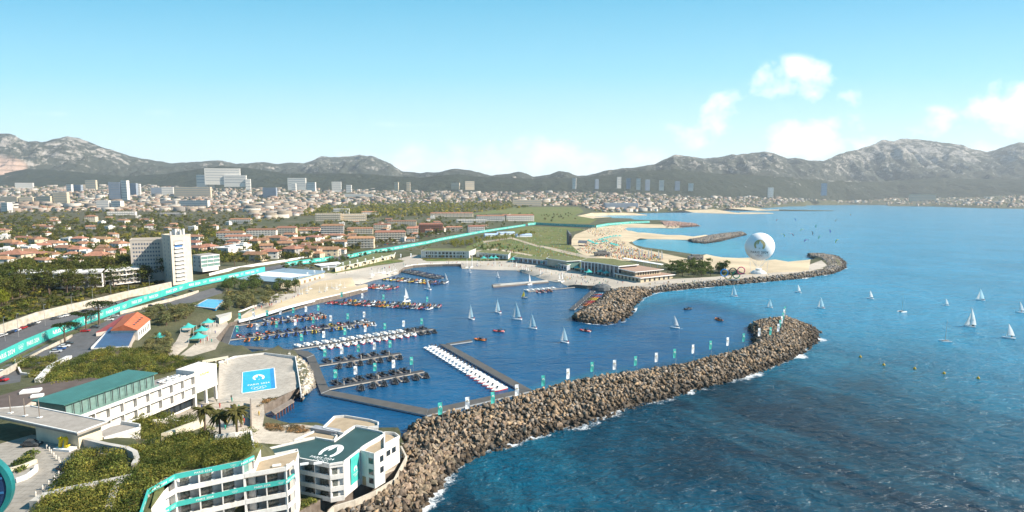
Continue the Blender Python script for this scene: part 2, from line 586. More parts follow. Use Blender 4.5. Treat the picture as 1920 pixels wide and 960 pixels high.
# ------------------------------------------------------------------ the shore, traced at sea level, and what lies on the land
SHORE = [(430, 1090, 'q'), (520, 1020, 'q'), (625, 957, 'q'), (702, 930, 'q'), (740, 907, 'q'), (763, 864, 'q'), (753, 844, 'q'), (751, 830, 'q'), (747, 822, 'q'),
         (700, 818, 'q'), (600, 804, 'b'), (545, 797, 'b'), (500, 794, 'q'), (497, 790, 'q'), (495, 777, 'q'), (512, 769, 'q'), (545, 754, 'q'), (566, 740, 'q'),
         (573, 736, 'r'), (588, 724, 'r'), (586, 706, 'r'), (574, 686, 'r'), (550, 669, 'r'), (520, 662, 'r'), (492, 666, 'r'), (478, 663, 'b'), (440, 657, 'b'),
         (412, 657, 'q'), (406, 651, 'q'), (431, 614, 'q'), (455, 608, 'q'), (480, 601, 'q'), (540, 584, 'q'), (590, 571, 'q'), (640, 560, 'q'), (689, 547, 'q'),
         (690, 540, 'q'), (667, 536, 'b'), (699.6, 526, 'b'), (716, 523, 'b'), (747, 514, 'b'), (748, 513, 'q'), (758, 506, 'q'), (775, 502, 'q'), (800, 500.3, 'q'),
         (830, 499.3, 'q'), (864, 499, 'q'), (866, 504, 'b'), (925, 506.5, 'b'), (968, 507, 'b'), (990, 514, 'b'), (1010, 521.4, 'b'), (1030, 527, 'b'),
         (1050, 530, 'b'), (1063, 536, 'b'), (1077, 539, 'q'), (1101, 541.5, 'q'), (1115, 541.5, 'q'), (1128, 545, 'q'), (1143, 546, 'q'), (1165, 547, 'r'),
         (1190, 551, 'r'), (1230, 546, 'r'), (1290, 540, 'r'), (1350, 534, 'r'), (1420, 528, 'r'), (1500, 520, 'r'), (1560, 511, 'r'), (1580, 500, 'r'),
         (1568, 486, 'r'), (1540, 478, 'r'), (1513, 479.5, 'r'), (1527, 486, 'r'), (1528, 491, 'r'), (1514, 493, 'q'), (1470, 491.5, 'b'), (1430, 488.5, 'b'),
         (1400, 486.5, 'b'), (1350, 482.5, 'b'), (1320, 479, 'b'), (1290, 475, 'b'), (1260, 471.5, 'b'), (1240, 468.5, 'b'), (1210, 464, 'b'), (1190, 459, 'b'),
         (1184, 454.5, 'b'), (1192, 450.5, 'b'), (1215, 448.3, 'b'), (1260, 449, 'b'), (1292, 451, 'r'), (1310, 451, 'r'), (1328, 441.5, 'r'), (1300, 444, 'r'),
         (1250, 441, 'r'), (1200, 437, 'b'), (1178, 432.5, 'b'), (1171, 429, 'b'), (1178, 426.6, 'b'), (1205, 427.3, 'b'), (1240, 428, 'r'), (1262, 428.8, 'r'),
         (1290, 425.4, 'r'), (1314, 423.8, 'r'), (1290, 421, 'r'), (1275, 418.5, 'r'), (1268, 415, 'r'), (1230, 413.8, 'b'), (1190, 412, 'b'), (1150, 410.5, 'b'),
         (1116, 408.5, 'b'), (1108, 406.6, 'b'), (1118, 404.8, 'b'), (1143, 403.4, 'b'), (1213, 404.2, 'r'), (1213, 403.3, 'r'), (1160, 401.6, 'b'), (1200, 399.6, 'b'),
         (1240, 399, 'b'), (1300, 398.6, 'b'), (1337, 400.2, 'r'), (1385, 401.7, 'r'), (1450, 400.6, 'r'), (1450, 399.7, 'r'), (1385, 399.8, 'r'), (1338, 396.6, 'b'),
         (1352, 394.9, 'b'), (1420, 395.4, 'r'), (1563, 395.8, 'r'), (1563, 394.9, 'r'), (1440, 393.8, 'r'), (1404, 392, 'b'), (1440, 390, 'b'), (1480, 387, 'b'),
         (1511, 386.8, 'r'), (1502, 385.7, 'b'), (1530, 384.6, 'b'), (1600, 384.1, 'b'), (1660, 384.6, 'b'), (1668, 386.6, 'r'), (1750, 387.4, 'r'), (1850, 390.6, 'b'),
         (1920, 391.7, 'b'), (2000, 393, 'b'), (2300, 398, 'b')]
shore_xy = [gp(a, b, 0)[:2] for a, b, _ in SHORE]
shore_kind = [c for _, _, c in SHORE]
CLOSE = [(9000, 3200), (9000, 7600), (-9000, 7600), (-9000, 3000), (-1800, 700), (-420, 160), (-260, 30), (-40, 30)]
land_xy = shore_xy + CLOSE
land_kind = shore_kind + ['x'] * len(CLOSE)


def on_land(x, y):
    return in_poly(np.atleast_1d(x), np.atleast_1d(y), land_xy)


ZONES = {   # first match wins; all traced in photo pixels and laid on the land
    'road': [[(-60, 648), (0, 628), (70, 602), (170, 577), (315, 542), (400, 521), (480, 504), (560, 491), (650, 477), (720, 463), (800, 451), (900, 433), (1000, 419),
              (1005, 421.5), (950, 429.5), (900, 437.5), (830, 451), (740, 470), (660, 483), (560, 499), (480, 514), (355, 542), (300, 560), (250, 576), (200, 596), (150, 615), (100, 635), (50, 659), (0, 684), (-60, 712)],
             [(-60, 692), (0, 700), (26, 690), (40, 703), (38, 716), (0, 722), (-60, 728)], [(95, 645), (200, 602), (245, 582), (262, 590), (180, 655), (108, 682), (98, 668)],
             [(0, 690), (90, 644), (97, 668), (60, 690), (28, 684)], [(330, 560), (400, 540), (430, 545), (360, 568), (290, 590), (255, 580)]],
    'driveway': [[(-60, 840), (0, 832), (60, 815), (130, 818), (215, 842), (245, 862), (240, 874), (222, 858), (160, 846), (136, 858), (140, 884), (116, 908), (86, 936), (64, 985), (-60, 985)]],
    'pool_deck': [[(407, 756), (412, 682), (440, 671), (495, 664), (555, 671), (566, 742), (500, 748), (490, 746)]],
    'terrace': [[(290, 795), (335, 772), (400, 744), (409, 757), (490, 745), (498, 760), (492, 800), (560, 795), (640, 805), (560, 835), (470, 830), (392, 826), (380, 800), (365, 793)],
                [(335, 668), (352, 655), (372, 640), (385, 605), (425, 602), (434, 616), (404, 655), (360, 668)], [(308, 665), (330, 640), (345, 610), (360, 612), (352, 650), (330, 668)],
                [(620, 960), (705, 930), (742, 906), (764, 862), (752, 842), (740, 850), (690, 905), (640, 940), (600, 1000), (560, 1030)]],
    'path': [[(1152, 491), (1100, 484), (1050, 473), (1010, 462), (1014, 460), (1056, 469), (1106, 480), (1156, 487)], [(905, 452), (960, 445), (1012, 461), (1008, 463), (958, 447.5), (907, 455)], [(880, 470), (930, 466), (1000, 478), (996, 480), (930, 469), (882, 473)]],
    'lawn': [[(612, 511), (650, 501), (700, 489), (745, 486), (760, 489), (700, 499), (625, 513)], [(788, 484), (962, 483.5), (962, 488), (800, 490)],
             [(870, 478), (875, 462), (905, 450), (960, 440), (1060, 436), (1072, 460), (1095, 482), (1140, 500), (1100, 500), (1050, 492), (960, 480)],
             [(870, 403), (950, 389), (1085, 388), (1095, 397), (1078, 404), (1120, 411), (1105, 420), (1010, 418), (985, 420), (1000, 408), (940, 400)],
             [(985, 424), (1060, 426), (1100, 430), (1062, 436), (960, 440), (905, 449), (930, 437)], [(1020, 485), (1150, 505), (1220, 520), (1130, 508), (1030, 492)]],
    'beach': [[(1062, 462), (1078, 440), (1110, 427), (1180, 419), (1240, 421), (1330, 418), (1330, 452), (1200, 447), (1178, 455), (1200, 466), (1300, 487), (1330, 474), (1520, 486), (1516, 509), (1450, 511), (1400, 515), (1380, 505), (1290, 508), (1240, 490), (1150, 488), (1095, 478)],
              [(1106, 412), (1062, 409), (1110, 399), (1200, 398.5), (1340, 392), (1400, 388.5), (1460, 387), (1462, 402), (1200, 404), (1115, 409)],
              [(445, 613), (458, 590), (487, 578), (512, 573), (560, 553), (590, 546), (640, 548), (690, 530), (690, 550), (590, 575), (480, 604)],
              [(560, 545), (600, 527), (660, 520), (667, 538), (690, 548), (590, 575)]],
    'plaza': [[(425, 618), (440, 600), (470, 580), (500, 560), (548, 536), (560, 530), (612, 512), (700, 499), (780, 488), (860, 489), (960, 489), (1000, 493), (1060, 502), (1100, 512), (1200, 526), (1340, 519),
               (1440, 509), (1500, 503), (1540, 488), (1552, 498), (1510, 512), (1420, 520), (1340, 526), (1260, 533), (1190, 544), (1150, 547), (1100, 545), (900, 515), (700, 560), (500, 620)],
              [(745, 486), (775, 478), (800, 478), (790, 490), (760, 492)]],
    'scrubland': [[(50, 702), (100, 690), (215, 655), (262, 655), (335, 668), (404, 690), (300, 702), (180, 722), (90, 728)], [(28, 680), (105, 671), (92, 692), (38, 693)],
                  [(232, 802), (268, 780), (350, 784), (368, 793), (310, 816), (270, 836), (258, 830)],
                  [(240, 848), (300, 832), (388, 812), (398, 840), (465, 826), (476, 850), (455, 864), (328, 890), (280, 918), (240, 985), (62, 985), (84, 938), (138, 888), (138, 860), (165, 848), (222, 858), (240, 880), (262, 870)],
                  [(470, 985), (500, 945), (560, 935), (622, 950), (590, 985)], [(495, 795), (545, 797), (600, 806), (560, 812), (500, 806)]],
    'pine_wood': [[(-60, 620), (0, 606), (85, 580), (160, 563), (315, 533), (330, 520), (250, 500), (0, 495), (-60, 500)], [(-60, 470), (0, 462), (160, 455), (310, 445), (470, 412), (460, 390), (0, 388), (-60, 392)],
                  [(560, 405), (720, 385), (950, 378), (960, 392), (830, 405), (600, 412)]],
}
zone_xy = {k: [[gt(a, b)[:2] for a, b in p] for p in v] for k, v in ZONES.items()}

ground_cols = {'ground': (0.085, 0.085, 0.045), 'road': (0.10, 0.10, 0.105), 'driveway': (0.33, 0.30, 0.26), 'pool_deck': (0.40, 0.36, 0.31), 'terrace': (0.40, 0.35, 0.29),
               'path': (0.36, 0.30, 0.22), 'lawn': (0.085, 0.125, 0.028), 'beach': (0.50, 0.40, 0.27), 'plaza': (0.44, 0.39, 0.33), 'scrubland': (0.10, 0.085, 0.045), 'pine_wood': (0.06, 0.06, 0.025)}
pts, kinds = list(land_xy), list(land_kind)
edges = [(i, (i + 1) % len(land_xy)) for i in range(len(land_xy))]
for ps in zone_xy.values():
    for p in ps:
        b = len(pts)
        pts += p; kinds += ['z'] * len(p)
        edges += [(b + i, b + (i + 1) % len(p)) for i in range(len(p))]
b = len(pts)
pts += _yard; kinds += ['z'] * len(_yard); edges += [(b + i, b + (i + 1) % len(_yard)) for i in range(len(_yard))]
dd = 60.0
while dd < 7500:
    for u in np.arange(-1.9, 1.5, 0.016 if dd < 500 else 0.022):
        pts.append((u * dd + 0.003 * dd * rng.uniform(-1, 1), dd * (1 + 0.006 * rng.uniform(-1, 1))))
    dd *= 1.035 if dd < 1200 else 1.05
gx = np.array([p[0] for p in pts]); gyy = np.array([p[1] for p in pts])
keep = on_land(gx, gyy); keep[:len(kinds)] = True
idx = np.where(keep)[0]
pts = [pts[i] for i in idx]
kinds += ['g'] * (len(pts) - len(kinds))
res = delaunay_2d_cdt([Vector(p) for p in pts], edges, [], 0, 1e-4)
V2 = np.array([(v[0], v[1]) for v in res[0]]); F = np.array([f for f in res[2] if len(f) == 3], dtype=np.int32)
Z = hgt(V2[:, 0], V2[:, 1])
for vi, orig in enumerate(res[3]):
    for o_ in orig:
        if o_ < len(land_xy):
            k = land_kind[o_]
            Z[vi] = 0.06 if k == 'b' else (0.7 if k == 'r' else max(Z[vi], 1.6))
cx_, cy2 = V2[F][:, :, 0].mean(1), V2[F][:, :, 1].mean(1)
inside = on_land(cx_, cy2)
F, cx_, cy2 = F[inside], cx_[inside], cy2[inside]
zone_of = np.full(len(F), 'ground', dtype=object)
for zn in reversed(list(ZONES)):
    for p in zone_xy[zn]:
        zone_of[in_poly(cx_, cy2, p)] = zn


def ground_mat(name, color, kind):
    m = bpy.data.materials.new(name + '_surface')
    m.use_nodes = True
    t = NT(m.node_tree)
    out = t.n('ShaderNodeOutputMaterial'); b = t.n('ShaderNodeBsdfPrincipled')
    t.l(b.outputs[0], out.inputs['Surface'])
    vec = t.n('ShaderNodeTexCoord').outputs['Object']
    big_, fine = t.noise(vec, 0.02, 6.0, 0.6), t.noise(vec, 0.45, 6.0, 0.65)
    c = t.mix(t.ramp(big_, [(0.35, 0), (0.65, 1)]), tuple(x * 0.8 for x in color), tuple(min(x * 1.15, 0.8) for x in color))
    if name in ('ground', 'scrubland', 'pine_wood', 'lawn'):
        g = {'ground': (0.055, 0.062, 0.025), 'scrubland': (0.12, 0.095, 0.055), 'pine_wood': (0.10, 0.085, 0.05), 'lawn': (0.16, 0.14, 0.05)}[name]
        c = t.mix(t.ramp(t.noise(vec, 0.06, 6.0, 0.65), [(0.42, 0), (0.62, 1)]), c, g)
        c = t.mix(t.ramp(t.noise(vec, 0.012, 3.0, 0.6), [(0.5, 0), (0.7, 0.7)]), c, (0.14, 0.12, 0.085) if name == 'ground' else g)
    c = t.mix(0.5, c, t.mix(t.ramp(fine, [(0.3, 0), (0.7, 1)]), (0.6, 0.6, 0.6), (1.3, 1.3, 1.3)), 'MULTIPLY') if name not in ('plaza', 'beach') else \
        t.mix(0.25, c, t.mix(t.ramp(fine, [(0.3, 0), (0.7, 1)]), (0.6, 0.58, 0.55), (1.2, 1.2, 1.2)), 'MULTIPLY')
    if name in ('plaza', 'pool_deck', 'terrace', 'driveway'):
        br = t.n('ShaderNodeTexBrick')
        t.l(vec, br.inputs['Vector'])
        br.inputs['Scale'].default_value = 0.16
        br.inputs['Mortar Size'].default_value = 0.012
        br.inputs['Color1'].default_value = (1, 1, 1, 1); br.inputs['Color2'].default_value = (0.93, 0.93, 0.93, 1); br.inputs['Mortar'].default_value = (0.72, 0.7, 0.68, 1)
        c = t.mix(1.0, c, br.outputs[0], 'MULTIPLY')
    t.l(c, b.inputs['Base Color'])
    b.inputs['Roughness'].default_value = 0.9
    b.inputs['Specular IOR Level'].default_value = 0.2
    if name in ('scrubland', 'beach', 'ground', 'lawn'):
        bm = t.n('ShaderNodeBump'); bm.inputs['Distance'].default_value = 0.5 if name != 'beach' else 0.15
        t.l(t.noise(vec, 0.5, 5.0, 0.6), bm.inputs['Height']); t.l(bm.outputs[0], b.inputs['Normal'])
    return m


V3 = np.column_stack([V2, Z])
for zn, color in ground_cols.items():
    sel = F[zone_of == zn]
    if not len(sel):
        continue
    used, inv = np.unique(sel, return_inverse=True)
    o = np_mesh(zn, V3[used], inv.reshape(sel.shape), ground_mat(zn, color, zn), smooth=zn in ('ground', 'beach', 'lawn'))
    tag(o, kind='structure')
# quay walls and the foot of the shore
qv, qf = [], []
n_s = len(SHORE)
for i in range(n_s - 1):
    for a_, b_ in ((i, i + 1),):
        pa, pb = shore_xy[a_], shore_xy[b_]
        def zz(k, p):
            return 0.06 if k == 'b' else (0.7 if k == 'r' else max(h1(*p), 1.6))
        b0 = len(qv)
        qv += [(pa[0], pa[1], zz(shore_kind[a_], pa)), (pb[0], pb[1], zz(shore_kind[b_], pb)), (pb[0], pb[1], -5), (pa[0], pa[1], -5)]
        qf.append((b0, b0 + 3, b0 + 2, b0 + 1))
o = np_mesh('quay_wall_face', qv, qf, mat('quay_stone', (0.16, 0.13, 0.11), 0.85, 0.3, 0.5, streak=0.6))
tag(o, kind='structure')

# ------------------------------------------------------------------ sea
m = bpy.data.materials.new('sea_water')
m.use_nodes = True
t = NT(m.node_tree)
out = t.n('ShaderNodeOutputMaterial'); b = t.n('ShaderNodeBsdfPrincipled')
t.l(b.outputs[0], out.inputs['Surface'])
vec = t.n('ShaderNodeTexCoord').outputs['Object']
seabed = t.noise(t.vmath('MULTIPLY', vec, (1.0, 0.8, 1)).outputs[0], 0.011, 4.0, 0.55, 0.4)
patch = t.noise(t.vmath('ADD', vec, (300, 120, 0)).outputs[0], 0.03, 5.0, 0.6, 0.3)
deep = t.mix(t.ramp(seabed, [(0.40, 0), (0.62, 1)]), (0.001, 0.020, 0.040), (0.001, 0.074, 0.130))
deep = t.mix(t.ramp(patch, [(0.50, 0), (0.66, 0.65)]), deep, (0.001, 0.012, 0.022))
stk = t.noise(t.vmath('MULTIPLY', t.vmath('ADD', t.n('ShaderNodeVectorRotate').outputs[0], (0, 0, 0)).outputs[0], (0.30, 1.0, 1)).outputs[0], 0.035, 5.0, 0.6, 0.5)
rotn = [n for n in t.t.nodes if n.type == 'VECTOR_ROTATE'][0]; rotn.rotation_type = 'Z_AXIS'; rotn.inputs['Angle'].default_value = R(58); t.l(vec, rotn.inputs['Vector'])
sky_sheen = t.n('ShaderNodeAttribute', attribute_name='offshore_sheen')
deep = t.mix(t.math('MULTIPLY', sky_sheen.outputs['Fac'], t.math('MULTIPLY_ADD', seabed, 0.5, 0.6)), deep, (0.045, 0.265, 0.43))  # sky reflection on far and right-hand water is put into the base colour
deep = t.mix(t.ramp(stk, [(0.50, 0), (0.72, 0.4)]), deep, (0.02, 0.17, 0.25))
# harbour basins: sheltered, bluer water
sepw = t.n('ShaderNodeSeparateXYZ'); t.l(vec, sepw.inputs[0])
at = t.n('ShaderNodeAttribute', attribute_name='basin')
deep = t.mix(at.outputs['Fac'], deep, t.mix(t.ramp(seabed, [(0.3, 0), (0.7, 1)]), (0.003, 0.040, 0.110), (0.006, 0.085, 0.195)))
shal = t.n('ShaderNodeAttribute', attribute_name='shallow')
deep = t.mix(shal.outputs['Fac'], deep, (0.05, 0.32, 0.40))
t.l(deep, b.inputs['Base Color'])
b.inputs['Roughness'].default_value = 0.16
b.inputs['IOR'].default_value = 1.333
b.inputs['Specular IOR Level'].default_value = 0.33
wv = t.vmath('MULTIPLY', vec, (0.75, 1.25, 1)).outputs[0]
h_ = t.math('ADD', t.math('MULTIPLY_ADD', t.noise(wv, 0.022, 3.0, 0.6, 0.5), 5.0, t.math('MULTIPLY', t.noise(wv, 0.09, 4.0, 0.6, 0.4), 3.0)), t.math('MULTIPLY', t.noise(wv, 0.33, 5.0, 0.62, 0.8), 1.6))
calm = t.math('SUBTRACT', t.math('MULTIPLY_ADD', at.outputs['Fac'], -0.6, 1.0), t.math('MULTIPLY', sky_sheen.outputs['Fac'], 0.12))
bm = t.n('ShaderNodeBump'); bm.inputs['Distance'].default_value = 0.9
t.l(calm, bm.inputs['Strength'])
t.l(h_, bm.inputs['Height']); t.l(bm.outputs[0], b.inputs['Normal'])
us = np.concatenate([np.arange(-14, -1.3, 1.0), np.arange(-1.3, 1.61, 0.02), np.arange(2, 14, 1.0)])
ds = np.concatenate([[-600, 20, 45], np.geomspace(70, 1500, 110), np.geomspace(1600, 14000, 26)])
UU, DD = np.meshgrid(us, ds)
XX = UU * np.maximum(DD, 60)
wx, wy = XX.ravel(), DD.ravel()
nu, nd = len(us), len(ds)
ii = (np.arange(nd - 1)[:, None] * nu + np.arange(nu - 1)).ravel()
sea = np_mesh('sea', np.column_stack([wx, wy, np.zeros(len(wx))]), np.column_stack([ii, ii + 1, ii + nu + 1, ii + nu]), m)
tag(sea, kind='structure')
BASIN = [gp(a, b, 0)[:2] for a, b in [(700, 880), (820, 790), (1000, 742), (1100, 712), (1240, 690), (1340, 668), (1420, 640), (1430, 600), (1300, 560), (1180, 590), (1060, 610),
                                      (1120, 560), (1150, 545), (1060, 535), (960, 505), (860, 490), (700, 520), (600, 560), (430, 610), (380, 650), (450, 700), (480, 800), (600, 830)]]


def soft_mask(polys, wid):
    acc = np.zeros(len(wx))
    for poly in polys:
        for k in range(8):
            a = k * math.pi / 4
            s = wid * np.maximum(wy, 60) / 300.0
            acc += in_poly(wx + np.cos(a) * s, wy + np.sin(a) * s, poly)
    return np.clip(acc / 8.0, 0, 1)


basin = soft_mask([BASIN], 9)
a_ = sea.data.attributes.new('basin', 'FLOAT', 'POINT'); a_.data.foreach_set('value', basin.astype(np.float32))
SHALLOW = [[gp(a, b, 0)[:2] for a, b in p] for p in ([(1175, 452), (1190, 446), (1300, 450), (1390, 450), (1400, 478), (1300, 478), (1200, 466)], [(1165, 430), (1180, 425), (1300, 427), (1330, 436), (1200, 438)],
                                                      [(1400, 484), (1510, 480), (1520, 492), (1450, 492), (1330, 482)], [(1100, 408), (1120, 403), (1250, 406), (1250, 412), (1150, 411)],
                                                      [(1000, 745), (1180, 705), (1190, 695), (1120, 705), (990, 738)])]
shl = soft_mask(SHALLOW, 8) * 0.55
a_ = sea.data.attributes.new('shallow', 'FLOAT', 'POINT'); a_.data.foreach_set('value', shl.astype(np.float32))

sheen_mask = np.clip((wy - 235 - 0.12 * np.maximum(0, 160 - wx)) / 260.0 + np.clip((wx - 120) / 220.0, -1, .5), 0, 1)
sheen_mask *= 1 - basin
a_ = sea.data.attributes.new('offshore_sheen', 'FLOAT', 'POINT'); a_.data.foreach_set('value', sheen_mask.astype(np.float32))

# ------------------------------------------------------------------ mountains
SKYL = [(-500, 300), (-330, 268), (-200, 275), (-100, 262), (0, 255), (20, 254), (45, 258), (65, 270), (80, 268), (100, 268), (118, 263), (140, 260), (165, 266), (200, 277), (235, 290), (260, 297), (300, 304),
        (340, 308), (390, 306), (425, 303), (450, 309), (480, 306), (500, 305), (520, 308), (548, 308), (575, 308), (600, 299), (640, 296), (678, 292), (700, 296), (730, 307), (757, 322),
        (790, 326), (820, 322), (850, 317), (880, 319), (920, 331), (950, 328), (975, 324), (1000, 332), (1030, 331), (1045, 324), (1065, 324), (1080, 330), (1100, 329), (1140, 321),
        (1165, 317), (1200, 314), (1225, 310), (1260, 294), (1300, 296), (1330, 297), (1380, 292), (1430, 287), (1445, 289), (1470, 300), (1485, 299), (1510, 303), (1537, 304), (1560, 294),
        (1580, 285), (1620, 278), (1645, 266), (1690, 263), (1740, 268), (1790, 274), (1840, 287), (1870, 279), (1895, 272), (1920, 275), (2000, 288), (2150, 300), (2400, 330)]
FOOT = [(-500, 352), (0, 345), (240, 343), (480, 344), (720, 346), (900, 347), (1100, 347), (1250, 352), (1440, 358), (1600, 362), (1920, 358), (2400, 362)]
FOOT_D = [(-500, 4300), (480, 4300), (960, 4400), (1300, 4500), (1440, 5100), (1580, 6200), (1680, 6000), (1920, 5200), (2400, 5000)]
RIDGE_D = [(-500, 6800), (200, 6800), (420, 7600), (690, 9000), (800, 7200), (900, 6600), (1050, 6600), (1130, 6400), (1300, 7600), (1440, 8000), (1540, 7600), (1690, 8600), (1920, 8200), (2400, 7600)]
HILLS = [(-500, 335), (0, 330), (60, 318), (140, 322), (240, 332), (330, 326), (420, 312), (480, 318), (540, 326), (640, 326), (700, 328), (790, 334), (860, 328), (960, 336), (1040, 336), (1110, 333),
         (1180, 322), (1260, 318), (1330, 326), (1440, 331), (1540, 338), (1640, 342), (1740, 334), (1850, 338), (1920, 336), (2400, 345)]


def range_mesh(name, top, top_d, foot_off, seed, rock, ncol=900, nrow=72, amp=1.0):
    px = np.linspace(-480, 2380, ncol)
    u = (px - 960) / FPX
    ty = np.interp(px, *zip(*top)) + (fbm(px / 26 + seed, px * 0 + seed, 4) - 0.5) * (5.0 if rock else 3.0)
    rd = np.interp(px, *zip(*top_d))
    fd = np.interp(px, *zip(*FOOT_D)) + foot_off
    zt = CAM_H + (HOR - ty) * rd / FPX
    zf = hgt(u * fd, fd) - 25
    tt = np.concatenate([np.linspace(0, 1, nrow), 1 + np.linspace(0.04, 0.35, 8)])
    T, U_ = np.meshgrid(tt, u, indexing='ij')
    D = fd + (rd - fd) * T
    X, Y = U_ * D, D
    prof = np.where(T <= 1, (0.45 * T + 0.55 * T ** 1.9), np.maximum(1 - (T - 1) * 1.5, 0))
    Zm = zf + (zt - zf) * prof
    env = np.clip(np.sin(np.pi * np.clip(T, 0, 1)) + 0.1, 0, 1) * (T <= 1)
    wrp = fbm(X / 900 + seed, Y / 900, 3) * 1.3
    spur = fbm(X / 520 + wrp + seed, Y / 1500 + wrp, 5, 0.55, True) - 0.55
    crag = fbm(X / 190 + seed * 2, Y / 230, 4, 0.55, True) - 0.5
    span = (zt - zf)
    Zm = Zm + env * amp * (spur * 0.85 * span * (0.4 + 0.6 * T) + crag * (120 if rock else 60) * (0.3 + T))
    # nothing in front may stand above the skyline
    lim = CAM_H + (HOR - ty - 1.5) * D / FPX
    Zm = np.where(T < 0.98, np.minimum(Zm, lim), Zm)
    nr = len(tt)
    ii = (np.arange(nr - 1)[:, None] * ncol + np.arange(ncol - 1)).ravel()
    fc = np.column_stack([ii, ii + 1, ii + ncol + 1, ii + ncol])
    return X, Y, Zm, fc, T


def rock_mat(name, dark, mid, rock, lo, hi, quarry=False):
    m = bpy.data.materials.new(name); m.use_nodes = True
    t = NT(m.node_tree)
    out = t.n('ShaderNodeOutputMaterial'); b = t.n('ShaderNodeBsdfPrincipled')
    t.l(b.outputs[0], out.inputs['Surface'])
    vec = t.n('ShaderNodeTexCoord').outputs['Object']
    geo = t.n('ShaderNodeNewGeometry')
    sp = t.n('ShaderNodeSeparateXYZ'); t.l(geo.outputs['True Normal'], sp.inputs[0])
    ps = t.n('ShaderNodeSeparateXYZ'); t.l(vec, ps.inputs[0])
    n1, n2, n3 = t.noise(vec, 0.0035, 7.0, 0.65, 0.6), t.noise(vec, 0.02, 6.0, 0.65), t.noise(t.vmath('MULTIPLY', vec, (1, 1, 2.4)).outputs[0], 0.0075, 8.0, 0.7, 0.8)
    veg = t.mix(t.ramp(n2, [(0.3, 0), (0.7, 1)]), dark, mid)
    alt = t.math('MULTIPLY', t.math('SUBTRACT', ps.outputs[2], lo), 1.0 / (hi - lo), clamp=True)
    steep = t.math('MULTIPLY', t.math('SUBTRACT', 0.93, sp.outputs[2]), 1.6, clamp=True)
    f = t.math('ADD', t.math('MULTIPLY', alt, 0.34), t.math('MULTIPLY', steep, 0.30))
    f = t.math('ADD', f, t.math('MULTIPLY', t.math('SUBTRACT', n3, 0.5), 2.1))
    f = t.math('ADD', f, t.math('MULTIPLY', t.math('SUBTRACT', n1, 0.5), 0.7))
    rk = t.mix(t.ramp(n2, [(0.3, 0), (0.75, 1)]), tuple(x * 0.75 for x in rock), rock)
    c = t.mix(t.ramp(f, [(0.33, 0), (0.56, 1)]), veg, rk)
    if quarry:
        q = t.n('ShaderNodeAttribute', attribute_name='quarry')
        bands = t.ramp(t.math('FRACT', t.math('MULTIPLY', ps.outputs[2], 0.02)), [(0.0, (0.42, 0.30, 0.24)), (0.6, (0.36, 0.26, 0.21)), (0.7, (0.2, 0.15, 0.12)), (1.0, (0.42, 0.3, 0.24))])
        c = t.mix(q.outputs['Fac'], c, bands)
    t.l(c, b.inputs['Base Color'])
    b.inputs['Roughness'].default_value = 0.95
    b.inputs['Specular IOR Level'].default_value = 0.1
    bm = t.n('ShaderNodeBump'); bm.inputs['Distance'].default_value = 40.0; bm.inputs['Strength'].default_value = 0.9
    t.l(t.noise(vec, 0.012, 8.0, 0.68, 0.5), bm.inputs['Height']); t.l(bm.outputs[0], b.inputs['Normal'])
    return m


X, Y, Zm, fc, T = range_mesh('mountains', SKYL, RIDGE_D, 500, 3.3, True)
mo = np_mesh('mountains', np.column_stack([X.ravel(), Y.ravel(), Zm.ravel()]), fc, rock_mat('limestone_ridge', (0.030, 0.038, 0.030), (0.065, 0.07, 0.055), (0.34, 0.31, 0.28), 200, 800, True), smooth=False)
tag(mo, kind='structure')
pxs, pys = 960 + FPX * X / (Y * CP - (Zm - 80) * SP), 480 - FPX * (Y * SP + (Zm - 80) * CP) / (Y * CP - (Zm - 80) * SP)
q = np.clip(1.4 - ((pxs + 5) / 50) ** 2 - ((pys - 312) / 17) ** 2, 0, 1).ravel()
a_ = mo.data.attributes.new('quarry', 'FLOAT', 'POINT'); a_.data.foreach_set('value', np.clip(q * 3, 0, 1).astype(np.float32))
X, Y, Zm, fc, T = range_mesh('foothills', HILLS, [(-500, 5300), (900, 5400), (1440, 6000), (1680, 6800), (1920, 6300), (2400, 6000)], 0, 9.1, False, 900, 48, 0.6)
fo = np_mesh('foothills', np.column_stack([X.ravel(), Y.ravel(), Zm.ravel()]), fc, rock_mat('scrub_hillside', (0.018, 0.026, 0.018), (0.04, 0.048, 0.030), (0.36, 0.34, 0.31), 500, 1400), smooth=False)
tag(fo, kind='structure')

# ------------------------------------------------------------------ air
hz = MB().box(0, 4500, -6.5, 26000, 17000, 1075)
m = bpy.data.materials.new('haze_air'); m.use_nodes = True
t = NT(m.node_tree)
out = t.n('ShaderNodeOutputMaterial'); pv = t.n('ShaderNodeVolumePrincipled')
pv.inputs['Color'].default_value = (0.86, 0.93, 1.0, 1)
pv.inputs['Density'].default_value = HAZE_DENSITY
pv.inputs['Anisotropy'].default_value = 0.1
t.l(pv.outputs[0], out.inputs['Volume'])
tag(hz.build('haze', m), kind='stuff')
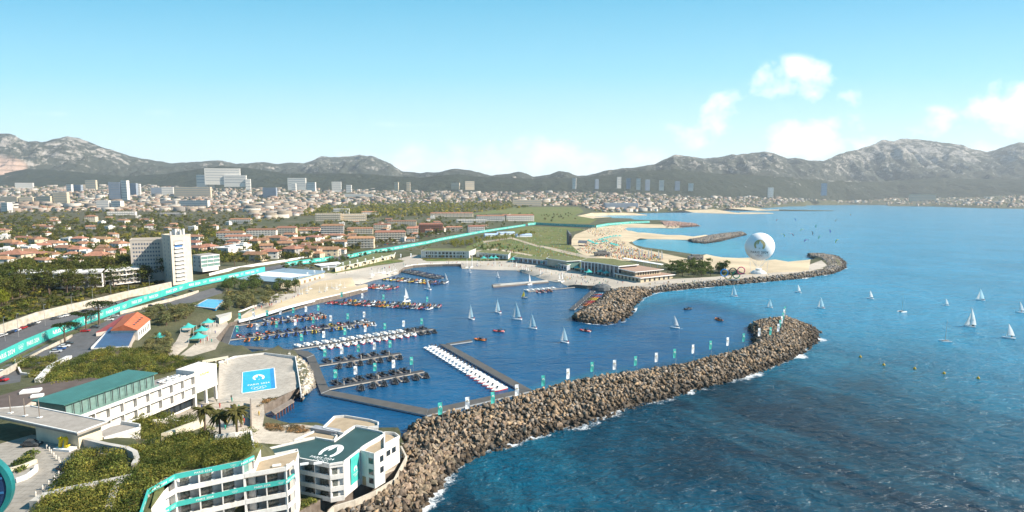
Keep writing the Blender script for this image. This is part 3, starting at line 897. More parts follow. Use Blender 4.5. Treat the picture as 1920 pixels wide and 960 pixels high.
# ------------------------------------------------------------------ common colours
TEAL = (0.05, 0.40, 0.36)
M_TEAL = mat('teal_fabric', TEAL, 0.6, 0.06, 0.4)
M_WHITE = mat('white_paint', (0.78, 0.78, 0.77), 0.55, 0.06, 0.3)
M_WFAB = mat('white_fabric', (0.72, 0.76, 0.80), 0.7, 0.05, 0.5)
M_STEEL = mat('galvanised_steel', (0.42, 0.43, 0.45), 0.4, 0.1, 0.5, metallic=0.6)
M_BLACK = mat('black_rubber', (0.018, 0.020, 0.024), 0.5, 0.2, 1.0)
M_DARKG = mat('dark_deck', (0.055, 0.055, 0.06), 0.75, 0.15, 0.4)
M_CONC = mat('pale_concrete', (0.45, 0.42, 0.38), 0.85, 0.14, 0.25, streak=0.12)
M_WOOD = mat('grey_timber', (0.22, 0.18, 0.15), 0.8, 0.2, 0.7)
M_SKIN = mat('bare_skin', (0.45, 0.27, 0.19), 0.6, 0.05)  # plain skin tone
ORD = ['first', 'second', 'third', 'fourth', 'fifth', 'sixth', 'seventh', 'eighth', 'ninth', 'tenth', 'eleventh', 'twelfth', 'thirteenth', 'fourteenth', 'fifteenth', 'sixteenth',
       'seventeenth', 'eighteenth', 'nineteenth', 'twentieth', 'twenty-first', 'twenty-second', 'twenty-third', 'twenty-fourth', 'twenty-fifth', 'twenty-sixth', 'twenty-seventh',
       'twenty-eighth', 'twenty-ninth', 'thirtieth', 'thirty-first', 'thirty-second', 'thirty-third', 'thirty-fourth', 'thirty-fifth', 'thirty-sixth', 'thirty-seventh', 'thirty-eighth', 'thirty-ninth', 'fortieth']

# ------------------------------------------------------------------ marks: rings, flame, lettering (flat shapes a few mm proud of what carries them)


def ring2d(cx, cy_, r, wd, n=24):
    vs_, fs = [], []
    for i in range(n):
        a = 2 * math.pi * i / n
        vs_ += [(cx + (r - wd) * math.cos(a), cy_ + (r - wd) * math.sin(a)), (cx + r * math.cos(a), cy_ + r * math.sin(a))]
    for i in range(n):
        j = (i + 1) % n
        fs.append((2 * i, 2 * i + 1, 2 * j + 1, 2 * j))
    return vs_, fs


RINGS = [(-2.3, 0, 0), (0, 0, 1), (2.3, 0, 2), (-1.15, -1.05, 3), (1.15, -1.05, 4)]


def rings_shape(sz):
    vs_, fs = [], []
    for x, y, _ in RINGS:
        v, f = ring2d(x, y, 1.0, 0.17, 20)
        fs += [tuple(i + len(vs_) for i in q_) for q_ in f]
        vs_ += v
    return [(x * sz, y * sz) for x, y in vs_], fs


def flame_shape(sz):
    out_ = [(math.cos(R(a)), math.sin(R(a))) for a in range(-52, 233, 12)]
    hole = [(-0.50, -0.58), (-0.64, -0.22), (-0.58, 0.10), (-0.44, 0.30), (-0.36, -0.02), (-0.20, 0.12), (-0.10, 0.42), (0.02, 0.86), (0.16, 0.52), (0.40, 0.26), (0.56, 0.02),
            (0.58, -0.30), (0.42, -0.60)]
    poly = out_ + hole
    tr = tessellate_polygon([[Vector((x, y, 0)) for x, y in poly]])
    lips = [(-0.17, -0.62), (0.0, -0.56), (0.17, -0.62), (0.0, -0.72)]
    return [(x * sz, y * sz) for x, y in poly + lips], [tuple(f) for f in tr] + [(len(poly), len(poly) + 1, len(poly) + 2, len(poly) + 3)]


_txt = {}


def text_shape(s, sz):
    if s not in _txt:
        cu = bpy.data.curves.new('lettering', 'FONT')
        cu.body = s; cu.size = 1.0; cu.align_x = 'CENTER'; cu.resolution_u = 2; cu.space_character = 1.12
        cu.offset = 0.012
        o = bpy.data.objects.new('lettering', cu); COL.objects.link(o)
        dg = bpy.context.evaluated_depsgraph_get()
        me = bpy.data.meshes.new_from_object(o.evaluated_get(dg))
        _txt[s] = ([(v.co.x, v.co.y - 0.36) for v in me.vertices], [tuple(p.vertices) for p in me.polygons])
        bpy.data.objects.remove(o); bpy.data.meshes.remove(me); bpy.data.curves.remove(cu)
    v, f = _txt[s]
    return [(x * sz, y * sz) for x, y in v], f


def flat_mark(name, shape, mt, parent, o, ex, ey, lift=0.03):
    """shape laid in the plane through o spanned by unit vectors ex, ey, lifted along their normal"""
    o, ex, ey = Vector(o), Vector(ex).normalized(), Vector(ey).normalized()
    n = ex.cross(ey).normalized()
    vs_ = [o + ex * x + ey * y + n * lift for x, y in shape[0]]
    return MB().add(vs_, shape[1]).build(name, mt, parent)


# ------------------------------------------------------------------ rocks and breakwaters
def rock_shapes(n=10):
    out_ = []
    for k in range(n):
        bm_ = bmesh.new()
        for _ in range(9):
            v = Vector((rng.gauss(0, 1), rng.gauss(0, 1), rng.gauss(0, 1))).normalized()
            v = Vector((v.x * rng.uniform(0.85, 1.25), v.y * rng.uniform(0.75, 1.1), v.z * rng.uniform(0.6, 0.95)))
            bm_.verts.new(v)
        r_ = bmesh.ops.convex_hull(bm_, input=bm_.verts[:])
        bmesh.ops.delete(bm_, geom=[e for e in r_['geom_interior'] if isinstance(e, bmesh.types.BMVert)], context='VERTS')
        bmesh.ops.triangulate(bm_, faces=bm_.faces[:])
        bm_.verts.index_update()
        out_.append((np.array([v.co[:] for v in bm_.verts]), np.array([[v.index for v in f.verts] for f in bm_.faces])))
        bm_.free()
    return out_


ROCKS = rock_shapes()


def rand_rot(n):
    q_ = nrs.normal(size=(n, 4)); q_ /= np.linalg.norm(q_, axis=1)[:, None]
    w_, x, y, z = q_.T
    return np.stack([np.stack([1 - 2 * (y * y + z * z), 2 * (x * y - z * w_), 2 * (x * z + y * w_)], 1), np.stack([2 * (x * y + z * w_), 1 - 2 * (x * x + z * z), 2 * (y * z - x * w_)], 1),
                     np.stack([2 * (x * z - y * w_), 2 * (y * z + x * w_), 1 - 2 * (x * x + y * y)], 1)], 1)


def rock_cloud(P, rad):
    """one mesh worth of rocks at points P with radii rad -> verts, faces, per-face tint"""
    vs_, fs, cs = [], [], []
    kind = nrs.randint(0, len(ROCKS), len(P)); RT = rand_rot(len(P)); off = 0
    for i in range(len(P)):
        v, f = ROCKS[kind[i]]
        vs_.append((v * rad[i]) @ RT[i].T + P[i]); fs.append(f + off); off += len(v)
        b_ = nrs.uniform(0.45, 1.5); wm = nrs.uniform(-0.14, 0.12)
        wet = 0.30 if P[i][2] < 1.0 else (0.65 if P[i][2] < 1.7 else 1.0)
        cs.append(np.tile([b_ * (1 + wm) * wet, b_ * wet, b_ * (1 - wm * 1.6) * wet], (len(f), 1)))
    return np.concatenate(vs_), np.concatenate(fs), np.concatenate(cs)


M_ROCK = mat('limestone_boulders', (0.235, 0.18, 0.13), 0.9, 0.35, 0.8, bump=0.12, bscale=2.0, tint=True)
M_ROCKG = mat('grey_boulders', (0.22, 0.195, 0.17), 0.9, 0.3, 0.8, tint=True)
M_ROCKL = mat('pale_boulders', (0.50, 0.45, 0.38), 0.9, 0.2, 0.8, tint=True)
M_ROCKP = mat('pinkish_boulders', (0.36, 0.24, 0.20), 0.9, 0.2, 0.8, tint=True)
M_BOULD = mat('loose_boulder', (0.245, 0.187, 0.135), 0.9, 0.35, 0.8, bump=0.12, bscale=2.0, rnd=0.5)
M_CORE = mat('dark_rubble', (0.10, 0.08, 0.06), 0.95, 0.3, 0.8)


def mound(pairs, zs, zw, inner, name):
    """pairs: (inner crest px, outer waterline px). returns sampled surface + builds the rubble core"""
    A = [np.array(gp(a[0], a[1], zs)) for a, _ in pairs]
    B = [np.array(gp(b[0], b[1], zw)) for _, b in pairs]
    prof = [(-inner, -2.2), (0.0, zs - 0.9), (0.45, zs - 0.7), (1.0, zw - 0.7), (1.15, -3.0)]
    vs_, n = [], len(prof)
    for a, b in zip(A, B):
        d = b - a
        L = max(np.linalg.norm(d[:2]), 0.5)
        for s, z in prof:
            p = a + d * s if s >= 0 else a + d / L * (s * 1.0)
            vs_.append((p[0], p[1], z))
    fs = [(i * n + j, i * n + j + 1, (i + 1) * n + j + 1, (i + 1) * n + j) for i in range(len(A) - 1) for j in range(n - 1)]
    tag(np_mesh(name, vs_, fs, M_CORE), kind='structure')
    return A, B


def scatter_mound(A, B, zs, zw, inner, spacing):
    pts_ = []
    for i in range(len(A) - 1):
        a0, a1, b0, b1 = A[i], A[i + 1], B[i], B[i + 1]
        seg = 0.5 * (np.linalg.norm(a1 - a0) + np.linalg.norm(b1 - b0))
        wid = 0.5 * (np.linalg.norm(b0 - a0) + np.linalg.norm(b1 - a1)) + inner
        nr = max(int(seg * wid * 1.12 / spacing ** 2), 3)
        for _ in range(nr):
            f = nrs.rand(); s = nrs.uniform(-inner / wid, 1.03)
            a, b = a0 + (a1 - a0) * f, b0 + (b1 - b0) * f
            L = max(np.linalg.norm((b - a)[:2]), 0.5)
            if s >= 0:
                p = a + (b - a) * s
                z = zs + 0.1 if s < 0.45 else zs - (zs - zw) * ((s - 0.45) / 0.55) ** 1.1
            else:
                p = a + (b - a) * s
                z = zs * (1 + s * wid / max(inner, 0.1))
            pts_.append((p[0], p[1], z + nrs.uniform(-0.45, 0.3) - 0.15))
    return np.array(pts_)


MAIN = [((590, 1030), (730, 1040)), ((640, 958), (790, 958)), ((703, 931), (812, 928)), ((742, 908), (830, 905)), ((766, 866), (848, 884)), ((757, 830), (872, 866)), ((786, 786), (905, 850)),
        ((830, 775), (945, 838)), ((880, 765), (990, 823)), ((930, 752), (1035, 811)), ((990, 736), (1092, 796)), ((1050, 720), (1145, 777)), ((1100, 709), (1190, 762)),
        ((1170, 698), (1250, 746)), ((1240, 689), (1312, 729)), ((1290, 680), (1362, 716)), ((1340, 668), (1420, 698)), ((1400, 652), (1472, 678)), ((1427, 638), (1508, 660)),
        ((1425, 617), (1531, 641)), ((1416, 602), (1537, 622)), ((1440, 597), (1516, 608)), ((1462, 597), (1486, 600))]
A, B = mound(MAIN, 4.3, 0.3, 5.0, 'breakwater_core')
rp = scatter_mound(A, B, 4.3, 0.1, 5.0, 1.08)
rad = 0.5 + 0.95 * nrs.rand(len(rp)) ** 1.8 ** 1.0 * np.where(rp[:, 1] < 190, 1.12, 1.0)
crest_A, water_B = A, B
scr = np.array([pj(p) for p in rp])
big_ = rad * FPX / np.maximum(rp[:, 1], 50)
big_[(scr[:, 1] > 955) | (scr[:, 0] < 640)] = 0
big_[rp[:, 2] < 0.9] *= 0.5
near_idx = np.argsort(-big_)[:300]
rest = np.setdiff1d(np.arange(len(rp)), near_idx)
v_, f_, c_ = rock_cloud(rp[rest], rad[rest])
tag(np_mesh('breakwater_rocks', v_, f_, M_ROCK, col=c_), kind='stuff')
rock_me = []
for v, f in ROCKS:
    me = bpy.data.meshes.new('boulder'); me.from_pydata([tuple(x) for x in v], [], [tuple(int(i) for i in x) for x in f]); me.materials.append(M_BOULD); rock_me.append(me)
for i in near_idx:
    o = put('boulder', rock_me[rng.randrange(len(rock_me))], None, tuple(rp[i]))
    o.rotation_euler = (rng.uniform(0, 6), rng.uniform(0, 6), rng.uniform(0, 6)); o.scale = [rad[i]] * 3
    tag(o, 'large tan limestone boulder in the breakwater below the white hotel block', 'boulder', 'big boulders of the near breakwater')

MID = [((1138, 547), (1238, 546)), ((1130, 556), (1208, 558)), ((1116, 567), (1194, 572)), ((1098, 577), (1186, 588)), ((1084, 584), (1168, 603)), ((1077, 590), (1136, 609)), ((1074, 594), (1104, 606)), ((1075, 598), (1084, 602))]


def mound2(pairs, zc, name, spacing, rmin, rmax, mt, rock_name):
    """both waterlines seen: (left px, right px) at sea level, crest zc between"""
    vs_, pts_ = [], []
    prof = [(0, -1.5), (0.22, zc * 0.75), (0.5, zc - 0.6), (0.78, zc * 0.75), (1, -1.5)]
    L = [np.array(gp(a[0], a[1], 0.2)) for a, _ in pairs]; Q = [np.array(gp(b[0], b[1], 0.2)) for _, b in pairs]
    for a, b in zip(L, Q):
        for s, z in prof:
            p = a + (b - a) * s; vs_.append((p[0], p[1], z - 0.6))
    n = len(prof)
    fs = [(i * n + j, i * n + j + 1, (i + 1) * n + j + 1, (i + 1) * n + j) for i in range(len(L) - 1) for j in range(n - 1)]
    tag(np_mesh(name, vs_, fs, M_CORE), kind='structure')
    for i in range(len(L) - 1):
        seg = 0.5 * (np.linalg.norm(L[i + 1] - L[i]) + np.linalg.norm(Q[i + 1] - Q[i])); wid = 0.5 * (np.linalg.norm(Q[i] - L[i]) + np.linalg.norm(Q[i + 1] - L[i + 1]))
        for _ in range(max(int(seg * wid * 1.15 / spacing ** 2), 4)):
            f, s = nrs.rand(), nrs.rand()
            a, b = L[i] + (L[i + 1] - L[i]) * f, Q[i] + (Q[i + 1] - Q[i]) * f
            p = a + (b - a) * s
            pts_.append((p[0], p[1], np.interp(s, [0, 0.25, 0.5, 0.75, 1], [0, zc * 0.75, zc, zc * 0.75, 0]) + nrs.uniform(-0.5, 0.2)))
    pts_ = np.array(pts_)
    v_, f_, c_ = rock_cloud(pts_, nrs.uniform(rmin, rmax, len(pts_)))
    tag(np_mesh(rock_name, v_, f_, mt, col=c_), kind='stuff')
    return L, Q


ml, mq = mound2(MID, 4.2, 'inner_breakwater_core', 2.0, 1.1, 1.9, M_ROCK, 'inner_breakwater_rocks')
mound2([((1291, 451), (1300, 455)), ((1308, 447), (1322, 457)), ((1335, 441), (1350, 453)), ((1360, 438), (1376, 446)), ((1384, 436.5), (1400, 440.5))], 4, 'islet_core', 2.8, 1.5, 2.4, M_ROCKG, 'islet_rocks')
mound2([((1236, 415), (1250, 428)), ((1256, 415), (1275, 427)), ((1275, 417.5), (1292, 425.5)), ((1292, 420.5), (1312, 424.3))], 4, 'red_point_core', 4.2, 2.2, 3.6, M_ROCKP, 'red_point_rocks')
EDGE = [((1150, 543), (1162, 551)), ((1190, 541.5), (1228, 548.5)), ((1260, 533.5), (1290, 542)), ((1340, 526.5), (1352, 536)), ((1420, 520), (1424, 529.5)), ((1500, 512), (1504, 522)), ((1546, 505), (1563, 513)),
        ((1551, 498), (1586, 503)), ((1548, 490), (1585, 491)), ((1541, 484), (1571, 481)), ((1528, 480), (1543, 475.5)), ((1520, 479), (1514, 475.5))]
A, B = mound(EDGE, 3.6, 0.2, 1.0, 'sea_wall_core')
rp2 = scatter_mound(A, B, 3.4, 0.1, 1.5, 2.0)
edge_B = B
v_, f_, c_ = rock_cloud(rp2, nrs.uniform(1.0, 1.8, len(rp2)))
tag(np_mesh('sea_wall_rocks', v_, f_, M_ROCKG, col=c_), kind='stuff')
POOLR = [((493, 666), (490, 661)), ((520, 668), (524, 659.5)), ((547, 673), (554, 666.5)), ((556, 690), (578, 685)), ((561, 712), (591, 706)), ((565, 728), (591, 724)), ((567, 740), (575, 738))]
A, B = mound(POOLR, 3.0, 0.2, 0.3, 'groyne_core')
rp3 = scatter_mound(A, B, 3.0, 0.1, 0.3, 1.25)
order_ = np.argsort(-rp3[:, 2])
v_, f_, c_ = rock_cloud(rp3, nrs.uniform(0.8, 1.35, len(rp3)))
tag(np_mesh('groyne_rocks', v_, f_, M_ROCKL, col=np.clip(c_, 0.4, 1.3)), kind='stuff')

# surf along the seaward foot of the rocks
m = bpy.data.materials.new('surf_foam'); m.use_nodes = True
t = NT(m.node_tree)
out = t.n('ShaderNodeOutputMaterial'); df = t.n('ShaderNodeBsdfDiffuse'); tr = t.n('ShaderNodeBsdfTransparent'); mx = t.n('ShaderNodeMixShader')
df.inputs['Color'].default_value = (0.80, 0.83, 0.85, 1)
vec = t.n('ShaderNodeTexCoord').outputs['Object']
e_ = t.n('ShaderNodeAttribute', attribute_name='edge').outputs['Fac']
s_ = t.ramp(t.noise(vec, 0.07, 4.0, 0.6), [(0.44, 0), (0.66, 1)])
fn = t.noise(vec, 0.7, 8.0, 0.75, 1.4)
al = t.math('SUBTRACT', t.math('MULTIPLY_ADD', s_, 0.36, fn), t.math('MULTIPLY_ADD', e_, 0.48, 0.565))
al = t.math('MULTIPLY', t.math('MULTIPLY', al, 4.0, clamp=True), 0.9)
t.l(al, mx.inputs[0]); t.l(tr.outputs[0], mx.inputs[1]); t.l(df.outputs[0], mx.inputs[2]); t.l(mx.outputs[0], out.inputs['Surface'])
M_FOAM = m
fv, ff, fe = [], [], []


def foam_ribbon(line, inland, reach):
    n0 = len(fv)
    L = []
    for i in range(len(line) - 1):
        k = max(int(np.linalg.norm(line[i + 1] - line[i]) / 3), 1)
        L += [line[i] + (line[i + 1] - line[i]) * j / k for j in range(k)]
    L.append(line[-1]); L = np.array(L)
    tg = np.gradient(L[:, :2], axis=0); nrm = np.stack([tg[:, 1], -tg[:, 0]], 1); nrm /= np.linalg.norm(nrm, axis=1)[:, None] + 1e-9
    k = 6
    for i in range(len(L)):
        for j in range(k):
            s = -inland + (reach + inland) * j / (k - 1)
            fv.append((L[i, 0] + nrm[i, 0] * s, L[i, 1] + nrm[i, 1] * s, 0.05)); fe.append(max(0, (j - 1) / (k - 2)))
    for i in range(len(L) - 1):
        for j in range(k - 1):
            a = n0 + i * k + j
            ff.append((a, a + 1, a + k + 1, a + k))


foam_ribbon(water_B, 1.6, 8.5)
foam_ribbon(edge_B, 1.5, 6.0)
foam_ribbon(mq, 1.5, 5.0)
fo_ = np_mesh('surf_foam', fv, ff, M_FOAM)
a_ = fo_.data.attributes.new('edge', 'FLOAT', 'POINT'); a_.data.foreach_set('value', np.array(fe, dtype=np.float32))
tag(fo_, kind='stuff')

# ------------------------------------------------------------------ boats
BOATC = {'red': (0.42, 0.025, 0.03), 'blue': (0.03, 0.10, 0.34), 'orange': (0.62, 0.17, 0.03), 'yellow': (0.60, 0.42, 0.03), 'black': (0.055, 0.062, 0.078), 'grey': (0.30, 0.32, 0.35), 'white': (0.72, 0.74, 0.77), 'navy': (0.02, 0.035, 0.10)}


def boat_mat(c):
    return mat(c + '_hypalon', BOATC[c], 0.45, 0.08, 0.8)


def rib_boat(c, L=7.2, top='black'):
    """rigid inflatable: buoyancy tube, hull, console, seat, outboard"""
    e = empty('rigid_inflatable_boat', (0, 0, -50))
    W = 2.8
    mb = MB()
    pth = [Vector((W / 2 - .25, -L / 2, .45)), Vector((W / 2 - .22, L * .12, .47)), Vector((W / 2 - .42, L * .32, .55)), Vector((0, L * .5, .72)), Vector((-W / 2 + .42, L * .32, .55)), Vector((-W / 2 + .22, L * .12, .47)), Vector((-W / 2 + .25, -L / 2, .45))]
    mb.path(pth, 0.29, 8)
    mb.build('buoyancy_tube', boat_mat(c), e, smooth=True)
    h = MB().prism([(-W / 2 + .4, -L / 2), (W / 2 - .4, -L / 2), (W / 2 - .45, L * .2), (0, L * .46), (-W / 2 + .45, L * .2)], -.15, .42)
    h.build('hull', M_WHITE if c in ('white', 'red', 'grey') else M_DARKG, e)
    con = MB().box(0, .1, .42, .8, .7, .95).box(0, .38, 1.37, .8, .06, .4)
    con.build('console', M_BLACK if top == 'black' else M_WHITE, e)
    MB().box(0, -.9, .42, .8, .9, .55).build('seat', M_BLACK if top == 'black' else M_WHITE, e)
    eng = MB().box(0, -L / 2 - .1, .75, .5, .65, .75).box(0, -L / 2 - .15, -.1, .2, .3, .85)
    eng.build('outboard_engine', M_BLACK if c != 'white' else M_DARKG, e)
    fr = MB()
    for sx in (-.5, .5):
        fr.tube((sx, -1.7, .5), (sx, -1.5, 1.9), .05, n=4)
    fr.box(0, -1.4, 1.9, 1.5, 1.5, .06)
    fr.build('radar_arch', M_BLACK if c in ('black', 'navy', 'grey', 'blue', 'red') else M_DARKG, e)
    return e


def motor_boat(stripe, L=7.6):
    e = empty('motor_boat', (0, 0, -50))
    W = 2.9
    pl = [(-W / 2, -L / 2), (W / 2, -L / 2), (W / 2 * .96, L * .12), (W / 2 * .6, L * .36), (0, L * .5), (-W / 2 * .6, L * .36), (-W / 2 * .96, L * .12)]
    ins = [(x * .8, y * .86 - .1) for x, y in pl]
    MB().prism(pl, -.1, .42).build('hull', stripe, e)
    d = MB().prism([(x * .985, y * .99) for x, y in pl], .42, .85)
    d.build('topside', M_WHITE, e)
    MB().prism(ins, .852, .90).build('deck', mat('cream_gelcoat', (0.62, 0.60, 0.56), 0.5, 0.06), e)
    MB().prism([(-.75, -1.0), (.75, -1.0), (.6, .9), (-.6, .9)], .9, 1.35).build('cabin', M_WHITE, e)
    MB().add([(-.62, .9, 1.35), (.62, .9, 1.35), (.55, .35, 1.85), (-.55, .35, 1.85)], [(0, 1, 2, 3)]).build('windscreen', mat('dark_glass', (0.02, 0.03, 0.04), 0.08, 0.05, spec=0.6), e)
    MB().box(0, -L / 2 - .15, .4, .5, .5, .8).build('outboard_engine', M_BLACK, e)
    return e


def place(proto, used, loc, rot, label, group, cat='boat', scale=None):
    o = proto if not used else dup(proto)
    o.location = loc; o.rotation_euler = (0, 0, rot)
    if scale: o.scale = (scale,) * 3
    tag(o, label, cat, group)
    return o


class Fleet:
    def __init__(self): self.p, self.u = {}, set()
    def put(self, key, maker, *a, **k):
        if key not in self.p: self.p[key] = maker()
        o = place(self.p[key], key in self.u, *a, **k)
        self.u.add(key)
        return o


FL = Fleet()
M_REDH = mat('red_hull', (0.45, 0.03, 0.03), 0.4, 0.05)


def boat_maker(c):
    if c == 'whitemotor': return lambda: motor_boat(M_WHITE)
    if c == 'redmotor': return lambda: motor_boat(M_REDH)
    if c == 'whiterib': return lambda: rib_boat('white', 7.5, 'white')
    return lambda: rib_boat(c)


BNAME = {'whitemotor': 'all-white motor boat', 'redmotor': 'red-hulled motor boat', 'whiterib': 'white inflatable boat'}

# flags
def banner_flag(c, hgt_=8.0):
    e = empty('banner_flag', (0, 0, -50))
    MB().tube((0, 0, 0), (0, 0, hgt_), .07, .045, 6).build('pole', M_STEEL, e)
    b_ = MB()
    n = 7
    vs_ = []
    for s in (0, 1):
        for i in range(n):
            z = hgt_ - .1 - i * (hgt_ * .52 / (n - 1))
            for x in (0.05, 0.8, 1.55):
                vs_.append((-x, .05 * s + .10 * math.sin(i * 1.3 + x * 2.2), z))
    fs = []
    for s in (0, 1):
        for i in range(n - 1):
            for j in range(2):
                a = s * n * 3 + i * 3 + j
                fs.append((a, a + 1, a + 4, a + 3) if s else (a, a + 3, a + 4, a + 1))
    b_.add(vs_, fs)
    b_.build('banner', M_TEAL if c == 'teal' else M_WFAB, e)
    flat_mark('flame_emblem', flame_shape(.42), M_WHITE if c == 'teal' else mat('gold_print', (0.45, 0.36, 0.16), 0.5, 0.05), e, (-.8, -.12, hgt_ - hgt_ * .2), (1, 0, 0), (0, 0, 1), .02)
    return e


FLAG_YAW = R(20)


def flag(c, p, label, group, h=8.0):
    return FL.put('flag_%s_%.1f' % (c, h), lambda: banner_flag(c, h), p, FLAG_YAW + rng.uniform(-.12, .12), label, group, 'flag')


bw = [(830, 797), (881, 786), (928, 775), (973, 760), (1022, 741), (1068, 727), (1113, 713), (1155, 709), (1194, 701), (1233, 694), (1267, 686), (1301, 677), (1334, 669), (1366, 662), (1396, 654), (1425, 643), (1446, 641), (1461, 634), (1464, 626), (1467, 618), (1469.5, 611), (1471.5, 604), (1473, 598)]
for i, (a, b) in enumerate(bw):
    p = gp(a, b, 4.2)
    c = ('teal', 'white')[i % 2]
    flag(c, p, f'{c} banner flag on the breakwater, {ORD[i]} of its row counted from the hotel end', 'banner flags along the breakwater')

# ------------------------------------------------------------------ pontoons with their boats
def deck_strip(e, a, b, wd, name='deck', z=0.75, th=0.5, mt=None, edge=True):
    a, b = Vector(a[:2]), Vector(b[:2])
    d = (b - a).normalized(); n = Vector((-d.y, d.x)) * wd / 2
    mb = MB().prism([tuple(a + n), tuple(a - n), tuple(b - n), tuple(b + n)], z - th, z, 1, 0)
    mb.build(name, [mt or M_DARKG, M_CONC], e)


BO_CYC = ['blue', 'orange', 'black', 'red', 'grey', 'blue', 'yellow', 'red', 'navy', 'orange', 'white', 'blue', 'red', 'black', 'yellow', 'navy']
ARMS = [  # name, start px, end px, width, far side (list or (count, style)), near side, spacing, flags
    ('highest jetty of the left basin', (440, 609.5), (612, 590), 2.6, (0.30, 1.0, ['grey', 'red', 'blue', 'white', 'orange', 'blue', 'red', 'grey']), (0.10, 0.98, ['orange', 'grey', 'blue', 'orange', 'blue', 'navy', 'red', 'blue', 'orange', 'red', 'orange']), 7),
    ('second jetty of the left basin', (430, 636), (702, 603), 2.8, (0.04, 0.98, ['red', 'navy', 'red', 'orange', 'navy', 'blue', 'navy', 'blue', 'red', 'navy', 'yellow', 'red', 'navy', 'grey', 'white']), (0.07, 1.0, ['orange', 'yellow', 'blue', 'blue', 'blue', 'blue', 'blue', 'yellow', 'navy', 'blue', 'yellow', 'grey', 'blue', 'orange', 'white']), 8),
    ('jetty of white motor boats', (549, 654), (812, 616), 3.0, (0.02, 0.98, ['whitemotor'] * 13 + ['black'] * 3), (0.14, 1.0, ['redmotor'] * 13 + ['black'] * 3), 7),
    ('upper jetty of black boats', (598, 684), (751, 662), 3.0, (0.05, 0.92, ['black'] * 6), (0.14, 1.0, ['black'] * 7), 5),
    ('lower jetty of black boats', (616, 727.5), (794, 695), 3.0, (0.05, 0.90, ['black'] * 7), (0.22, 1.02, ['black'] * 7), 5),
    ('jetty off the quay corner', (622, 564), (823, 575.5), 2.6, (0.06, 1.0, ['blue', 'orange', 'yellow', 'grey', 'red', 'black', 'white', 'orange', 'yellow', 'blue', 'grey', 'black', 'yellow', 'yellow', 'red', 'white', 'black', 'orange', 'grey', 'red']), (0.0, 0.97, ['red', 'red', 'black', 'red', 'grey', 'black', 'orange', 'navy', 'red', 'white', 'black', 'orange', 'yellow', 'grey', 'red', 'black', 'blue', 'navy', 'grey', 'red', 'blue', 'white']), 5),
    ('short jetty under the slipway', (665, 533), (740, 540), 2.4, (0.30, 1.0, ['red', 'grey', 'red', 'white', 'black', 'red']), (0.25, 1.0, ['yellow', 'navy', 'red', 'orange', 'white', 'grey', 'red']), 0),
    ('jetty beside the dinghy slipway', (727, 521.5), (833, 531), 2.4, (0.02, 1.0, ['blue', 'black', 'yellow', 'navy', 'grey', 'black', 'orange', 'white', 'yellow', 'grey', 'black', 'red', 'blue', 'black', 'white']), (0.0, 0.98, ['yellow', 'white', 'yellow', 'grey', 'orange', 'white', 'grey', 'yellow', 'navy', 'white', 'yellow', 'orange', 'black', 'blue', 'navy']), 0),
    ('pier of dark boats by the far quay', (760, 507), (830, 521), 2.6, (0.0, 1.0, ['navy'] * 10), (0.0, 1.0, ['black'] * 12), 0),
    ('jetty of small white launches', (989, 546), (1077, 538), 2.2, (0.0, 0.66, ['whitemotor'] * 6), (0.12, 0.42, ['red', 'navy', 'red', 'blue', 'orange']), 0),
    ('pier beside the inner breakwater', (1112, 545), (1072, 580), 4.0, (0, 0, []), (0.10, 0.95, ['grey', 'red', 'blue', 'orange', 'yellow', 'yellow', 'red', 'red', 'orange', 'orange', 'white', 'grey']), 0),
]
for nm, s, e_px, wd, far, near, nfl in ARMS:
    a, b = Vector(gp(*s, 0.75)), Vector(gp(*e_px, 0.75))
    d = (b - a); L = d.length; d.normalize()
    n = Vector((-d.y, d.x, 0))
    if n.y < 0: n = -n              # far side
    mid = (a + b) / 2
    e = empty('floating_pontoon', (mid.x, mid.y, 0), 0, f'grey floating pontoon, the {nm}', 'pontoon')
    la, lb = a - e.location, b - e.location
    deck_strip(e, la, lb, wd)
    for side, (t0, t1, lst) in ((1, far), (-1, near)):
        k = len(lst)
        for i, c in enumerate(lst):
            tt = t0 + (t1 - t0) * (i + .5) / max(k, 1)
            p = a + d * (L * tt) + n * side * (wd / 2 + 4.6)
            ang = math.atan2(n.y * side, n.x * side) - math.pi / 2 + (0.25 if side > 0 else -0.25 + math.pi) * 1 + rng.uniform(-.07, .07)
            if 'motor' in c and side < 0: ang += math.pi
            if nm.startswith('pier beside'): ang = math.atan2(n.y * side, n.x * side) - math.pi / 2
            what = BNAME.get(c, f'{c} inflatable boat')
            lab = f'{what}, {ORD[i]} from shore, {"far" if side > 0 else "near"} side, {nm}'
            FL.put(c, boat_maker(c), (p.x, p.y, 0), ang, lab, 'boats moored along the pontoons')
            if i % 2 == 1 and i < k - 1 and L / max(k, 1) > 5:
                tf = t0 + (t1 - t0) * (i + 1.0) / k
                q_ = a + d * (L * tf) + n * side * (wd / 2) - e.location
                r_ = q_ + n * side * 6.5
                deck_strip(e, q_, r_, .9, 'finger', .7, .4, M_WOOD)
    for i in range(3 if L > 40 else 2):
        pp = la + (lb - la) * (.15 + .35 * i)
        MB().tube((pp.x, pp.y, -1), (pp.x, pp.y, 2.6), .22, n=8).build('mooring_pile', M_CONC, e)
    for i in range(nfl):
        tt = (i + .5) / nfl
        c = ('teal', 'white')[i % 2]
        p = a + d * (L * tt) + n * (wd / 2 + .1)
        flag(c, (p.x, p.y, .7), f'{c} banner flag, {ORD[i]} from shore on the {nm}', 'banner flags on the pontoons', 7.0)

